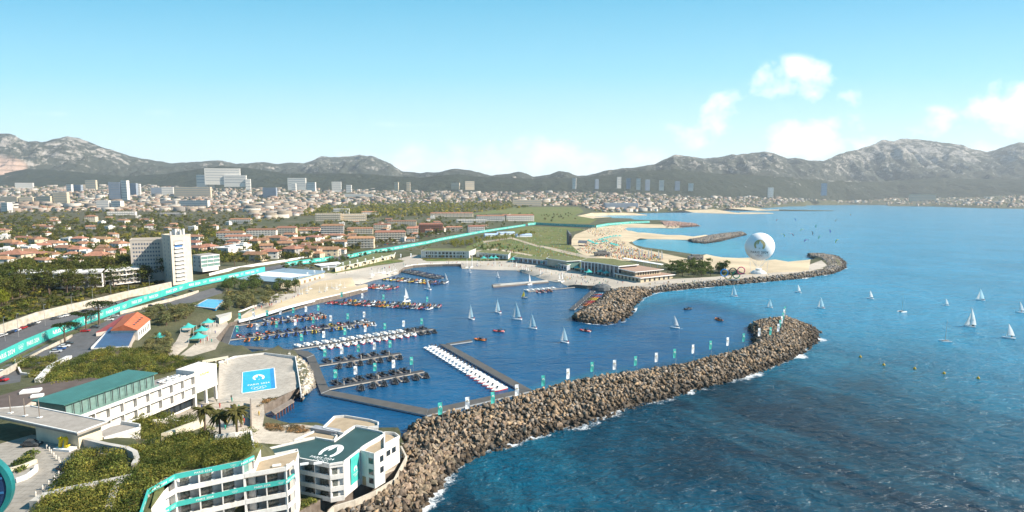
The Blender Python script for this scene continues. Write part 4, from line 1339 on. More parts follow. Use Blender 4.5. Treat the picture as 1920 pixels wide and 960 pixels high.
wk = empty('floating_walkway', tuple(gp(600, 737, 0)), 0, 'wide grey floating walkway framing the basin of black boats', 'walkway')
o0 = Vector(wk.location)
for q_ in ([(430, 607.5), (441, 609), (428, 647), (411, 651)], [(411, 651.5), (428, 647.2), (470, 649.3), (546, 654.5), (577, 658), (589, 665), (575, 670.5), (549, 659.5), (510, 656.5), (455, 653)], [(575.3, 671), (589.3, 665.5), (617.5, 731), (602, 737.5)],
           [(602.3, 738), (617.8, 731.5), (803, 766.3), (799.5, 778.5)], [(800.3, 778.8), (803.8, 766.6), (972.5, 731), (998, 732.5)], [(973, 730.3), (823.5, 644.6), (843, 646), (998.5, 731.8)], [(836, 643.8), (882, 636.5), (886, 639.5), (844, 645.6)]):
    pl = [tuple(Vector(gp(*p, .85)[:2]) - o0.xy) for p in q_]
    MB().prism(pl, .25, .85, 1, 0).build('deck', [mat('walkway_deck', (0.085, 0.08, 0.075), 0.8, 0.12, 0.3), mat('float_edge', (0.34, 0.37, 0.40), 0.6, 0.1)], wk)
jt = empty('concrete_jetty', tuple(gp(975, 531, 0)), 0, 'long concrete jetty reaching into the harbour from the slipway', 'jetty')
o0 = Vector(jt.location)
MB().prism([tuple(Vector(gp(*p, 1.2)[:2]) - o0.xy) for p in [(923, 533), (1026, 525), (1029, 528), (925, 537)]], -1, 1.2, 1, 0).build('deck', [M_CONC, M_WOOD], jt)
MB().box(*(Vector(gp(930, 534.5, 1.2)) - o0)[:2], 1.2, 8, 2.2, .4).build('end_block', M_DARKG, jt)

# the white boats along the walkway's long pier, and the last red-trimmed ones
a, b = Vector(gp(820, 649, 0)), Vector(gp(965, 733, 0))
dv = (b - a); n = Vector((-dv.y, dv.x, 0)).normalized()
if n.x > 0: n = -n
for i in range(20):
    p = a + dv * (i + .4) / 20.5 + n * 5.2
    c = 'whiterib' if i < 13 else 'redmotor'
    FL.put(c, boat_maker(c), (p.x, p.y, 0), math.atan2(n.y, n.x) - math.pi / 2 + .15, f'{BNAME[c]}, {ORD[i]} from the far end of the row along the walkway pier', 'white boats along the walkway pier')

# ------------------------------------------------------------------ sails
def sail_mesh(pts_, belly, nx=6, nz=8):
    """pts_: tack, clew, head (x, z); bellied triangle, as a thin double surface"""
    (tx, tz), (cx, cz), (hx, hz) = pts_
    vs_, fs = [], []
    for k in range(nz + 1):
        f = k / nz
        lx, lz = tx + (hx - tx) * f, tz + (hz - tz) * f
        rx, rz = cx + (hx - cx) * f, cz + (hz - cz) * f
        rx += 0.10 * abs(cx - tx) * math.sin(math.pi * f) * (1 if cx > tx else -1)
        for j in range(nx + 1):
            g = j / nx
            y = belly * math.sin(math.pi * g) * (1 - f * .8)
            vs_.append((lx + (rx - lx) * g, y, lz + (rz - lz) * g))
    for k in range(nz):
        for j in range(nx):
            a = k * (nx + 1) + j
            fs.append((a, a + 1, a + nx + 2, a + nx + 1))
    return vs_, fs


def sail_mat(nm, c):
    if nm in MATS: return MATS[nm]
    m = bpy.data.materials.new(nm); m.use_nodes = True
    t = NT(m.node_tree)
    o_ = t.n('ShaderNodeOutputMaterial'); d_ = t.n('ShaderNodeBsdfDiffuse'); tl = t.n('ShaderNodeBsdfTranslucent'); mx = t.n('ShaderNodeMixShader')
    vec = t.n('ShaderNodeTexCoord').outputs['Object']
    sp = t.n('ShaderNodeSeparateXYZ'); t.l(vec, sp.inputs[0])
    seam = t.ramp(t.math('FRACT', t.math('MULTIPLY', sp.outputs[2], .8)), [(0.0, .8), (.06, 1.0), (.94, 1.0), (1.0, .8)])
    c_ = t.mix(1.0, c, seam, 'MULTIPLY')
    t.l(c_, d_.inputs['Color']); t.l(c_, tl.inputs['Color']); mx.inputs[0].default_value = .45
    t.l(d_.outputs[0], mx.inputs[1]); t.l(tl.outputs[0], mx.inputs[2]); t.l(mx.outputs[0], o_.inputs['Surface'])
    MATS[nm] = m
    return m


S_BLUE, S_WHITE, S_YEL, S_PALE = sail_mat('pale_blue_sailcloth', (0.50, 0.70, 0.76)), sail_mat('white_sailcloth', (0.80, 0.80, 0.78)), sail_mat('yellow_sailcloth', (0.80, 0.62, 0.05)), sail_mat('grey_sailcloth', (0.66, 0.68, 0.66))


def crew(e, spots):
    for x, y, z, c in spots:
        p = MB()
        p.lathe([(.16, z), (.22, z + .25), (.2, z + .55), (.08, z + .66)], x, y, 8)
        p.lathe([(.05, z + .66), (.12, z + .72), (.12, z + .84), (.04, z + .92)], x, y, 8)
        p.tube((x + .1, y, z + .12), (x + .35, y + .1, z - .05), .09, .06, 6)
        p.build('crew_person', c, e, smooth=True)


def dinghy(kind, sailed=True):
    """x runs towards the stern; mast at 0"""
    e = empty('sailing_dinghy', (0, 0, -50))
    L, H = {'skiff': (4.9, 8.3), 'laser': (4.2, 6.2), 'bare': (4.2, 6.4), 'spi': (4.4, 5.0)}[kind]
    pl = [(-L * .38, 0), (-L * .2, .45), (L * .15, .75), (L * .62, .7), (L * .62, -.7), (L * .15, -.75), (-L * .2, -.45)]
    MB().prism(pl, [0.05] * 7, [.6, .45, .42, .4, .4, .42, .45]).build('hull', M_WHITE if kind != 'spi' else M_DARKG, e)
    MB().prism([(x * .8 + .2, y * .75) for x, y in pl], .43, .47).build('deck', mat('dinghy_deck', (0.45, 0.45, 0.46), 0.6, 0.08), e)
    MB().tube((0, 0, .4), (.12, 0, H), .05 if kind != 'bare' else .17, .03 if kind != 'bare' else .08, 6).build('mast', M_STEEL if kind != 'bare' else M_WHITE, e)
    MB().tube((0, 0, 1.2), (L * .55, .25, 1.2), .04, n=5).build('boom', M_STEEL, e)
    if kind in ('skiff', 'laser'):
        MB().add(*sail_mesh([(.05, 1.25), (L * .55, 1.25), (.12, H - .1)], .35)).build('mainsail', S_BLUE if kind == 'skiff' else S_WHITE, e, smooth=True)
        MB().add([(.35, .40, 2.1), (.95, .46, 2.1), (.95, .46, 2.6), (.35, .40, 2.6)], [(0, 1, 2, 3)]).build('sail_badge', mat('red_print', (0.5, 0.04, 0.05), 0.6, 0.05), e)
    if kind == 'skiff':
        MB().add(*sail_mesh([(-L * .36, .8), (-.1, 1.0), (0.0, H * .78)], .25)).build('jib', S_PALE, e, smooth=True)
    if kind == 'spi':
        MB().add(*sail_mesh([(-L * .38, .7), (.6, 1.2), (0.05, H)], 1.1)).build('spinnaker', S_YEL, e, smooth=True)
    MB().box(L * .64, 0, -.1, .06, .25, .8).build('rudder', M_WHITE, e)
    if sailed:
        crew(e, [(L * .3, .75, .5, M_BLACK), (L * .5, .7, .5, mat('red_vest', (0.4, 0.03, 0.03), 0.7, 0.1))] if kind == 'skiff' else [(L * .35, .6, .5, M_BLACK)])
    return e


def catamaran(kind):
    e = empty('catamaran', (0, 0, -50))
    for s in (-1, 1):
        pl = [(-2.3, s * 1.25), (-1.2, s * 1.25 + .2), (2.3, s * 1.25 + .22), (2.3, s * 1.25 - .22), (-1.2, s * 1.25 - .2)]
        MB().prism(pl, 0, .6).build('hull', M_WHITE, e)
    MB().prism([(-.6, -1.1), (1.9, -1.1), (1.9, 1.1), (-.6, 1.1)], .55, .6).build('trampoline', M_DARKG if kind == 'bare' else M_BLACK, e)
    MB().tube((0, 0, .6), (.2, 0, 10.2), .12 if kind == 'bare' else .08, .06, 6).build('mast', M_CONC if kind == 'bare' else M_STEEL, e)
    if kind == 'sail':
        MB().add(*sail_mesh([(.1, 1.2), (2.6, 1.2), (.2, 10.0)], .5)).build('mainsail', S_WHITE, e, smooth=True)
        MB().add(*sail_mesh([(-2.2, .9), (-.1, 1.1), (0.05, 7.4)], .4)).build('jib', S_PALE, e, smooth=True)
        fl = MB()
        for i in range(3):
            x0 = .5 + i * .5
            fl.add([(x0, .55, 3.4), (x0 + .5, .55, 3.4), (x0 + .5, .55, 4.3), (x0, .55, 4.3)], [(0, 1, 2, 3)], i)
        fl.build('sail_flag', [mat('blue_print', (0.03, 0.06, 0.35), 0.6, 0.05), M_WHITE, mat('red_print', (0.5, 0.04, 0.05), 0.6, 0.05)], e)
        crew(e, [(1.2, .9, .6, M_BLACK), (1.7, .9, .6, M_BLACK)])
    return e


WAKES = []


def sailboat(key, mk, px, py, hpx, base_h, yaw, label, group, z=0.0, cat='sailing boat'):
    p = gp(px, py, z)
    if z == 0.0 and 'barecat' not in key and px not in (760, 992): WAKES.append((p, yaw, 9.0, 1.0))
    sc = hpx / (base_h * pxm(p)) * 1.02
    return FL.put(key, mk, p, yaw, label, group, cat, sc)


YF = R(-32)
for px, py, h, where in [(882, 598, 27, 'leftmost in the middle of the harbour'), (932, 586, 26, 'farthest back of the harbour group'), (966, 599, 34, 'tallest sail in mid harbour'), (996, 616, 29, 'just right of the tallest harbour sail'), (1056, 642, 30, 'nearest one, below the inner breakwater head'),
                         (1374, 556, 22, 'below the ring sculpture')]:
    sailboat('skiff', lambda: dinghy('skiff'), px, py, h, 8.3, YF + rng.uniform(-.3, .3), f'pale blue sailed skiff, {where}', 'skiffs sailing')
for px, py, h, where in [(1537, 578, 22, 'just right of the breakwater head'), (1442, 577, 17, 'behind the breakwater head flags'), (1836, 563, 22, 'far out above the catamaran')]:
    sailboat('skiff', None, px, py, h, 8.3, YF + rng.uniform(-.3, .3), f'pale sailed skiff out at sea, {where}', 'skiffs sailing')
for px, py, h, where in [(1263, 615, 24, 'alone in the channel between both breakwaters'), (1495, 548, 15, 'close under the far point'), (1630, 560, 16, 'right of the far point, red sail badge'), (1888, 634, 28, 'largest, near the edge of the open sea'), (1910, 586, 21, 'second largest, far out by the open sea edge'),
                         (1772, 573, 14, 'tiny, leaning, between the bare catamaran and the racing one'), (879, 511, 11, 'small one just off the slipway'), (932, 520, 12, 'small one above the concrete jetty'),
                         (800, 543, 21, 'by the end of the dinghy slipway jetty'), (834, 528, 17, 'near the pier of dark boats')]:
    sailboat('laser', lambda: dinghy('laser'), px, py, h, 6.2, YF + rng.uniform(-.3, .3), f'white sailed dinghy, {where}', 'white sailed dinghies')
for px, py, h, where in [(760, 566, 27, 'beside the jetty off the quay corner'), (992, 534, 22, 'at the end of the concrete jetty launches')]:
    sailboat('laser', None, px, py, h, 6.2, R(60), f'white sailed dinghy, {where}', 'white sailed dinghies')
sailboat('spi', lambda: dinghy('spi'), 982, 559, 13, 5.0, R(10), 'dark dinghy flying a yellow sail in the harbour', 'skiffs sailing')
sailboat('cat', lambda: catamaran('sail'), 1818, 613, 37, 10.2, YF, 'racing catamaran with a tricolour flag on its white sail', 'catamarans at sea', cat='catamaran')
sailboat('barecat', lambda: catamaran('bare'), 1691, 585, 31, 10.2, R(20), 'catamaran with a bare mast, the farther one', 'catamarans at sea', cat='catamaran')
sailboat('barecat', None, 1772, 641, 40, 10.2, R(-10), 'catamaran with a bare mast, the nearer one', 'catamarans at sea', cat='catamaran')
slip = [(875.6, 502, 17), (885, 502, 27), (895.5, 502, 15), (928, 503, 19), (961, 503, 16), (967.6, 503, 14), (979, 509, 13), (982.5, 509.5, 13), (986, 510.5, 12), (990, 511, 11), (1013, 518, 15), (1016, 517.5, 17), (1020.5, 517, 12), (1027, 514.5, 13), (1031, 514.5, 9), (1048, 526.5, 15), (1053.6, 529, 23), (1062, 523, 16)]
for i, (px, py, h) in enumerate(slip):
    k = 'laser' if i > 4 else 'bare'
    sailboat(k + '_dry', lambda k=k: dinghy(k, False), px, py, h, 6.3, R(70) + rng.uniform(-.4, .4), f'{"sail-less" if k == "bare" else "white sailed"} dinghy standing on the slipway, {ORD[i]} from its harbour end', 'dinghies on the slipway', .6)
for i in range(26):
    px, py = 690 + rng.random() * 52, 0
    py = 521.5 - (px - 690) * .19 - rng.random() * 7
    p = gt(px, py)
    FL.put('bare_ashore', lambda: dinghy('bare', False), p, R(rng.uniform(20, 60)), None, 'bare-masted dinghies parked ashore', 'dinghy', .8)
    FL_last = [o for o in bpy.data.objects if o.name.startswith('sailing_dinghy')][-1]
    FL_last['label'] = 'small bare-masted white dinghy parked on the sloping quay beside the far jetties'
for i in range(16):
    px, py = 560 + rng.random() * 88, 0
    py = 553 - (px - 560) * .13 - rng.random() * 9
    o = FL.put('bare_ashore', None, gt(px, py), R(rng.uniform(0, 360)), 'small bare-masted white dinghy parked on the sand below the boat hall', 'bare-masted dinghies on the sand', 'dinghy', .75)

for px, py, c, ang, lab in [(900, 638, 'orange', 70, 'orange inflatable boat heading out off the walkway stub'), (935, 622, 'red', 80, 'red inflatable boat alone in the middle of the harbour'), (1097, 621, 'red', 60, 'red inflatable boat near the inner breakwater head'),
                            (1291, 580, 'black', -60, 'black inflatable boat alone in the channel'), (1347, 600, 'orange', 10, 'orange inflatable boat near the breakwater head')]:
    o = FL.put('patrol_' + c, lambda c=c: rib_boat(c), gp(px, py, 0), R(ang), lab, 'inflatable boats under way')
    if ('crew' + c) not in FL.u and px != 1291:
        FL.u.add('crew' + c)
        if not any(k.name.startswith('crew_person') for k in o.children): crew(o, [(.2, -.5, .7, M_BLACK), (-.2, .9, .7, mat('orange_vest', (0.6, 0.15, 0.02), 0.7, 0.1))]); KIDS.pop(o.name, None)

for px, py, a_ in [(900, 638, 70), (935, 622, 80), (1097, 621, 60), (1347, 600, 10)]: WAKES.append((gp(px, py, 0), R(a_ - 90), 16.0, 2.2))
for px, py, a_, L_ in [(1573, 451, 200, 26), (1632, 455, 160, 45), (1480, 462, 150, 34), (1500, 447, 20, 24), (1545, 428, 170, 30), (1690, 492, 150, 30), (1470, 468, 30, 30)]: WAKES.append((gp(px, py, 0), R(a_), L_, 1.5))
wv_, wf_, we_ = [], [], []
for p, a_, L_, w0 in WAKES:
    ca, sa = math.cos(a_), math.sin(a_)
    b = len(wv_); n = 10
    for k in range(n):
        f = k / (n - 1); d_ = 2.2 + L_ * f; wd = w0 * (.25 + .75 * f) * .5
        for s_ in (-1, 0, 1):
            x, y = d_, s_ * wd + math.sin(f * 5 + L_) * .25
            wv_.append((p[0] + x * ca - y * sa, p[1] + x * sa + y * ca, .06)); we_.append(max(0, f * .75 - .12) if s_ == 0 else min(1, .35 + f * .5))
    for k in range(n - 1):
        for j in range(2):
            o_ = b + k * 3 + j; wf_.append((o_, o_ + 3, o_ + 4, o_ + 1))
wk_ = np_mesh('wake_foam', wv_, wf_, M_FOAM)
at_ = wk_.data.attributes.new('edge', 'FLOAT', 'POINT'); at_.data.foreach_set('value', np.array(we_, dtype=np.float32))
tag(wk_, kind='stuff')

M_BUOY = mat('yellow_buoy_paint', (0.62, 0.36, 0.02), 0.5, 0.08)
for i, (px, py) in enumerate([(1613, 670), (1657, 685), (1715, 692), (1770, 701), (1834, 710)]):
    def bmk():
        e = empty('marker_buoy', (0, 0, -50))
        MB().lathe([(.2, -.4), (.55, -.1), (.62, .3), (.4, .75), (.1, .95)], n=12).build('float', M_BUOY, e, smooth=True)
        MB().tube((0, 0, .9), (0, 0, 1.5), .05, n=5).build('top_mark', M_BUOY, e)
        return e
    FL.put('buoy', bmk, gp(px, py, 0), 0, f'yellow marker buoy on the open sea, {ORD[i]} from the breakwater', 'yellow marker buoys', 'buoy')

KC = {'red': (.6, .03, .04), 'blue': (.03, .12, .6), 'green': (.02, .35, .16), 'brown': (.25, .14, .08), 'orange': (.7, .25, .03), 'black': (.02, .02, .03), 'violet': (.16, .08, .6), 'lime': (.4, .5, .05), 'yellow': (.75, .6, .04), 'pink': (.7, .1, .15), 'jade': (.05, .45, .2), 'purple': (.3, .05, .4), 'lemon': (.8, .68, .1)}
for px, py, c, rot in [(1457, 412, 'red', 40), (1491, 411, 'blue', -50), (1530, 424, 'green', 85), (1568, 413, 'brown', 40), (1594, 402, 'orange', -40), (1523, 436, 'black', -60), (1556, 433, 'violet', -70), (1504, 430, 'lime', 20), (1469, 440, 'yellow', -35), (1485, 439, 'pink', -30), (1537, 444, 'jade', 35), (1512, 450, 'purple', 15), (1569, 451, 'lemon', 45)]:
    g = gp(px + 4, py + 20, 0)
    k = gy(px, py, g[1])
    e = empty('kite_surfer', g, 0, f'kite surfer under a {c} kite over the bay', 'kite surfer', 'kite surfers over the bay')
    rel = Vector(k) - Vector(g)
    vs_, fs = [], []
    n = 11
    cr, sr = math.cos(R(rot)), math.sin(R(rot))
    for j, th in enumerate((0, .25)):
        for i in range(n):
            a = R(-75 + 150 * i / (n - 1)); wid = .95 * math.cos(a * .85) + .2
            for s in (-1, 1):
                x, z, y = 3.6 * math.sin(a), 3.2 * (math.cos(a) - .75) - th, s * wid
                vs_.append((rel.x + x * cr - z * sr, rel.y + y, rel.z + x * sr + z * cr))
    for j in (0, 1):
        for i in range(n - 1):
            b0 = j * 2 * n + 2 * i
            fs.append((b0, b0 + 1, b0 + 3, b0 + 2))
    MB().add(vs_, fs).build('kite', mat(c + '_kite_cloth', KC[c], 0.5, 0.05), e)
    bd = MB().lathe([(.14, .15), (.13, .8), (.2, 1.0), (.22, 1.4), (.08, 1.6)], n=8).lathe([(.06, 1.6), (.13, 1.68), (.12, 1.85), (.05, 1.92)], n=8)
    bd.build('rider', M_BLACK, e, smooth=True)
    MB().box(0, 0, .06, 1.4, .4, .06).build('board', M_WHITE, e)
    ln = MB()
    for s in (-1, 1): ln.tube((s * .3, 0, 1.3), (rel.x + s * 3 * cr, rel.y, rel.z + s * 3 * sr), .015, n=3)
    ln.build('line', M_WHITE, e)
# ------------------------------------------------------------------ materials of buildings
M_HOTELW = mat('white_render', (0.70, 0.68, 0.65), 0.8, 0.09, 0.25, streak=0.28)
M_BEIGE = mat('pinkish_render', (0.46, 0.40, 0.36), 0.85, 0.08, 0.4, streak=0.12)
M_TAN = mat('tan_gravel_roof', (0.36, 0.28, 0.19), 0.95, 0.12, 0.5)
M_CURT = mat('curtained_glass', (0.16, 0.18, 0.17), 0.15, 0.5, 2.5, spec=0.7)
M_GLASS = mat('dark_glass', (0.02, 0.03, 0.04), 0.08, 0.05, spec=0.6)
M_GGLASS = mat('greenish_glass', (0.16, 0.26, 0.24), 0.1, 0.15, 0.8, spec=0.7)
M_GREYR = mat('grey_gravel_roof', (0.30, 0.27, 0.24), 0.95, 0.12, 0.5)
M_BROWNR = mat('brown_felt_roof', (0.10, 0.075, 0.065), 0.9, 0.15, 0.3)
M_TILE = mat('terracotta_tiles', (0.33, 0.165, 0.10), 0.85, 0.22, 0.5, bump=0.05, bscale=3.0, rnd=0.45)
M_CREAM = mat('cream_render', (0.60, 0.53, 0.40), 0.85, 0.08, 0.4, streak=0.1)
M_STONE = mat('pale_stone_wall', (0.50, 0.45, 0.38), 0.9, 0.2, 0.35, streak=0.3)
M_GREENROOF = mat('roof_turf', (0.13, 0.14, 0.05), 0.95, 0.3, 0.4)


def ribbed(name, c, freq, depth=0.3):
    if name in MATS: return MATS[name]
    m = mat(name, c, 0.5, 0.12, 0.3)
    t = m.node_tree
    nt = NT.__new__(NT); nt.t = t
    b = [n for n in t.nodes if n.type == 'BSDF_PRINCIPLED'][0]
    vec = [n for n in t.nodes if n.type == 'TEX_COORD'][0].outputs['Object']
    wv = t.nodes.new('ShaderNodeTexWave'); wv.bands_direction = 'DIAGONAL' if 0 else 'X'
    wv.inputs['Scale'].default_value = freq
    t.links.new(vec, wv.inputs['Vector'])
    src = b.inputs['Base Color'].links[0].from_socket
    mx = nt.mix(depth, src, nt.ramp(wv.outputs[0], [(0.0, 0.35), (0.25, 1.0)]), 'MULTIPLY')
    t.links.new(mx, b.inputs['Base Color'])
    return m


M_GREENSH = ribbed('ribbed_green_roof', (0.035, 0.075, 0.07), 0.55, 0.5)
M_GREENPAV = ribbed('green_sheet_roof', (0.05, 0.16, 0.14), 0.3, 0.35)


class Bld:
    """a building as an Empty at its base with parts in local coordinates"""
    def __init__(self, name, label, cat, px_poly, z_top, z_base, group=None):
        self.w = [gp(a, b, z_top)[:2] for a, b in px_poly]
        self.setup(name, label, cat, z_top, z_base, group)

    def setup(self, name, label, cat, z_top, z_base, group=None):
        cx = sum(p[0] for p in self.w) / len(self.w); cy_ = sum(p[1] for p in self.w) / len(self.w)
        self.o = Vector((cx, cy_, 0)); self.zt, self.zb = z_top, z_base
        self.e = empty(name, (cx, cy_, z_base), 0, label, cat, group)
        self.l = [(p[0] - cx, p[1] - cy_) for p in self.w]

    def L(self, p):
        return (p[0] - self.o.x, p[1] - self.o.y)

    def loc(self, pxs, z):
        return [self.L(gp(a, b, z)) for a, b in pxs]

    def body(self, m, poly=None, z0=None, z1=None, name='wall'):
        poly = poly or self.l
        return MB().prism(poly, (0 if z0 is None else z0 - self.zb), (self.zt if z1 is None else z1) - self.zb).build(name, m, self.e)

    def roof(self, m, poly=None, z=None, th=.12, name='roof', inset=0.0):
        poly = poly or self.l
        if inset: poly = offset_poly(poly, inset)
        z = (self.zt if z is None else z) - self.zb
        return MB().prism(poly, z + .004, z + th).build(name, m, self.e)

    def parapet(self, m, h=.7, th=.25, poly=None, z=None, closed=True):
        poly = poly or self.l
        z = (self.zt if z is None else z) - self.zb
        mb = MB()
        n = len(poly)
        for i in range(n if closed else n - 1):
            wall_seg(mb, poly[i], poly[(i + 1) % n], z, z + h, th, 0)
        return mb.build('parapet', m, self.e)

    def windows(self, a, b, zs, n, w, h, m, out_=0.05, t0=0.06, t1=0.94, name='window', frame=None):
        """a row of windows on wall a->b (local xy), one part each; outward is to the right of a->b"""
        a, b = Vector(a), Vector(b)
        d = b - a; L_ = d.length; d.normalize(); nr = Vector((d.y, -d.x))
        rot = math.atan2(d.y, d.x)
        for z in zs:
            for i in range(n):
                c = a + d * L_ * (t0 + (t1 - t0) * (i + .5) / n) + nr * (out_ - .04)
                wnd = MB().box(c.x, c.y, z - self.zb, w, .10, h, rot).build(name, m, self.e)
                if frame:
                    c2 = c + nr * .03
                    MB().box(c2.x, c2.y, z - self.zb - .12, w + .2, .16, .12, rot).build('sill', frame, wnd)


def wall_seg(mb, a, b, z0, z1, th, mi=0):
    a, b = Vector(a[:2]), Vector(b[:2])
    d = b - a
    if d.length < 1e-3: return
    L_ = d.length
    c = (a + b) / 2
    mb.box(c.x, c.y, z0, L_ + th * .98, th, z1 - z0, math.atan2(d.y, d.x), mi)


def offset_poly(p, d):
    """inset a polygon (CCW positive inset)"""
    if poly_area(p) < 0: p = p[::-1]
    n = len(p); out_ = []
    for i in range(n):
        a, b, c = Vector(p[i - 1][:2]), Vector(p[i][:2]), Vector(p[(i + 1) % n][:2])
        e1, e2 = (b - a).normalized(), (c - b).normalized()
        n1, n2 = Vector((-e1.y, e1.x)), Vector((-e2.y, e2.x))
        m_ = n1 + n2
        k = max(m_.dot(n1), .3)
        out_.append(tuple(b + m_ * (d / k)))
    return out_


def balcony_bays(B, a, b, zs, nb, depth, mats_band, wallm=None, furn=True, band_h=1.0, glass=None):
    """recessed balconies on facade a->b (local xy, outward to the right of a->b). zs: level heights (top of each parapet band) from the top down; every bay gets its own parts"""
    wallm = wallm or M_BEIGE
    a, b = Vector(a), Vector(b)
    d = b - a; L_ = d.length; d.normalize(); nr = Vector((d.y, -d.x)); rot = math.atan2(d.y, d.x)
    for k, z in enumerate(zs):
        c = (a + b) / 2 - nr * .12
        mat_ = mats_band[k]
        MB().box(c.x, c.y, z - band_h - B.zb, L_ + .1, .24, band_h, rot).build('balcony_parapet' if k else 'top_band', mat_, B.e)
        if mat_ is M_TEAL:
            nt_ = max(int(L_ / 7), 1)
            p_ = [o for o in B.e.children if o.name.startswith(('balcony_parapet', 'top_band'))][-1]
            for i in range(nt_):
                o_ = a + d * L_ * (i + .4) / nt_
                o3 = (o_.x, o_.y, z - band_h * .5 - B.zb)
                flat_mark('lettering', text_shape('PARIS 2024', .62), M_WHITE, p_, o3, (d.x, d.y, 0), (0, 0, 1), .03)
                o_ = a + d * L_ * (i + .85) / nt_
                flat_mark('ring_emblem', rings_shape(.17), M_WHITE, p_, (o_.x, o_.y, z - band_h * .45 - B.zb), (d.x, d.y, 0), (0, 0, 1), .03)
        if k == len(zs) - 1:
            break
        zf = zs[k + 1] - band_h - B.zb      # floor of the storey below this band
        zc = z - band_h - B.zb
        sl = (a + b) / 2 - nr * (depth / 2 + .12)
        MB().box(sl.x, sl.y, zf - .002, L_, depth, .2, rot).build('floor_slab', M_HOTELW, B.e)
        pw = (a + b) / 2 - nr * (depth + .1)
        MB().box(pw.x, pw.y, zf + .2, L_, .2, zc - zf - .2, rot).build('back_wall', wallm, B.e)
        for i in range(nb + 1):
            q_ = a + d * L_ * i / nb - nr * (depth / 2 + .02)
            MB().box(q_.x, q_.y, zf + .2, .24, depth - .1, zc - zf - .2, rot).build('party_wall', M_HOTELW, B.e)
        for i in range(nb):
            g = a + d * L_ * (i + .30) / nb - nr * (depth - .04)
            MB().box(g.x, g.y, zf + .25, L_ / nb * .5, .07, zc - zf - .45, rot).build('window', glass or M_CURT, B.e)
            if furn:
                f_ = a + d * L_ * (i + .6) / nb - nr * (depth * .55)
                MB().box(f_.x, f_.y, zf + .65, .7, .7, .06, rot).box(f_.x, f_.y, zf + .2, .08, .08, .45).build('table', M_WHITE, B.e)


# ------------------------------------------------------------------ the white hotel by the breakwater: block with the green roof
HB = Bld('hotel_block', 'white three-storey hotel block with dark green ribbed roof beside the breakwater', 'hotel',
         [(618, 873), (560.7, 862), (557.7, 845.2), (477, 862), (477, 849.5), (591.3, 823), (627, 829), (665.5, 801.7), (717, 812.5), (720, 816.5), (683, 838), (674.4, 845), (643.8, 869)], 13.9, 4.6)
lp = HB.l
A_, B_, M_ = Vector(lp[0]), Vector(lp[1]), Vector(lp[12])
dAB = (A_ - B_).normalized(); nAB = Vector((dAB.y, -dAB.x))
dAM = (M_ - A_).normalized(); nAM = Vector((dAM.y, -dAM.x))
dep = 1.8
core = [tuple(A_ - nAB * dep - nAM * .3), tuple(B_ - nAB * dep)] + [tuple(p) for p in lp[2:12]] + [tuple(M_ - nAM * .3)]
HB.body(M_HOTELW, core)
HB.roof(M_GREENSH, inset=.3, th=.12)
HB.parapet(M_HOTELW, .55, .28)
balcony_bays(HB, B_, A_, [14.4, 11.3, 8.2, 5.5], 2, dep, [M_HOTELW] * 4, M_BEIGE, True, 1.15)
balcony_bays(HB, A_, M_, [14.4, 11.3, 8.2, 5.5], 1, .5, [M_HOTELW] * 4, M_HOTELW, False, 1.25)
K_ = Vector(lp[11])
bn = (K_ - M_).normalized(); bnn = Vector((bn.y, -bn.x))
p0, p1 = M_ + bn * ((K_ - M_).length * .40), M_ + bn * ((K_ - M_).length * .93)
vs_ = []
for i in range(8):
    for p in (p0, p0 * .5 + p1 * .5, p1):
        o_ = bnn * (.12 + .05 * math.sin(i * 1.7))
        vs_.append((p.x + o_.x, p.y + o_.y, 9.6 - i * 7.6 / 7))
fb = MB().add(vs_, [(i * 3 + j, (i + 1) * 3 + j, (i + 1) * 3 + j + 1, i * 3 + j + 1) for i in range(7) for j in range(2)]).build('hanging_banner', M_TEAL, HB.e)
mid = (p0 + p1) / 2
flat_mark('flame_emblem', flame_shape(.75), M_WHITE, fb, (mid.x, mid.y, 5.6), (bn.x, bn.y, 0), (0, 0, 1), .22)
flat_mark('lettering', text_shape('PARIS 2024', .42), M_WHITE, fb, (mid.x, mid.y, 4.4), (bn.x, bn.y, 0), (0, 0, 1), .22)
flat_mark('ring_emblem', rings_shape(.2), M_WHITE, fb, (mid.x, mid.y, 3.9), (bn.x, bn.y, 0), (0, 0, 1), .22)
# emblem on the green roof
zr = 13.9 + .14
oR = HB.L(gp(621, 846, zr)); xR = Vector(HB.L(gp(646, 849, zr))) - Vector(HB.L(gp(596, 842, zr)))
ex = Vector((xR.x, xR.y, 0)).normalized(); ey = Vector((-ex.y, ex.x, 0))
rf = [o for o in HB.e.children if o.name.startswith('roof')][0]
flat_mark('flame_emblem', ([(x, y * 1.45) for x, y in flame_shape(2.75)[0]], flame_shape(2.75)[1]), M_WHITE, rf, (oR[0], oR[1], zr - HB.zb), ex, ey, .01)
oR = HB.L(gp(604, 858.5, zr)); flat_mark('lettering', text_shape('PARIS 2024', 1.3), M_WHITE, rf, (oR[0], oR[1], zr - HB.zb), ex, ey, .01)
oR = HB.L(gp(601, 863.5, zr)); flat_mark('ring_emblem', rings_shape(.62), M_WHITE, rf, (oR[0], oR[1], zr - HB.zb), ex, ey, .01)

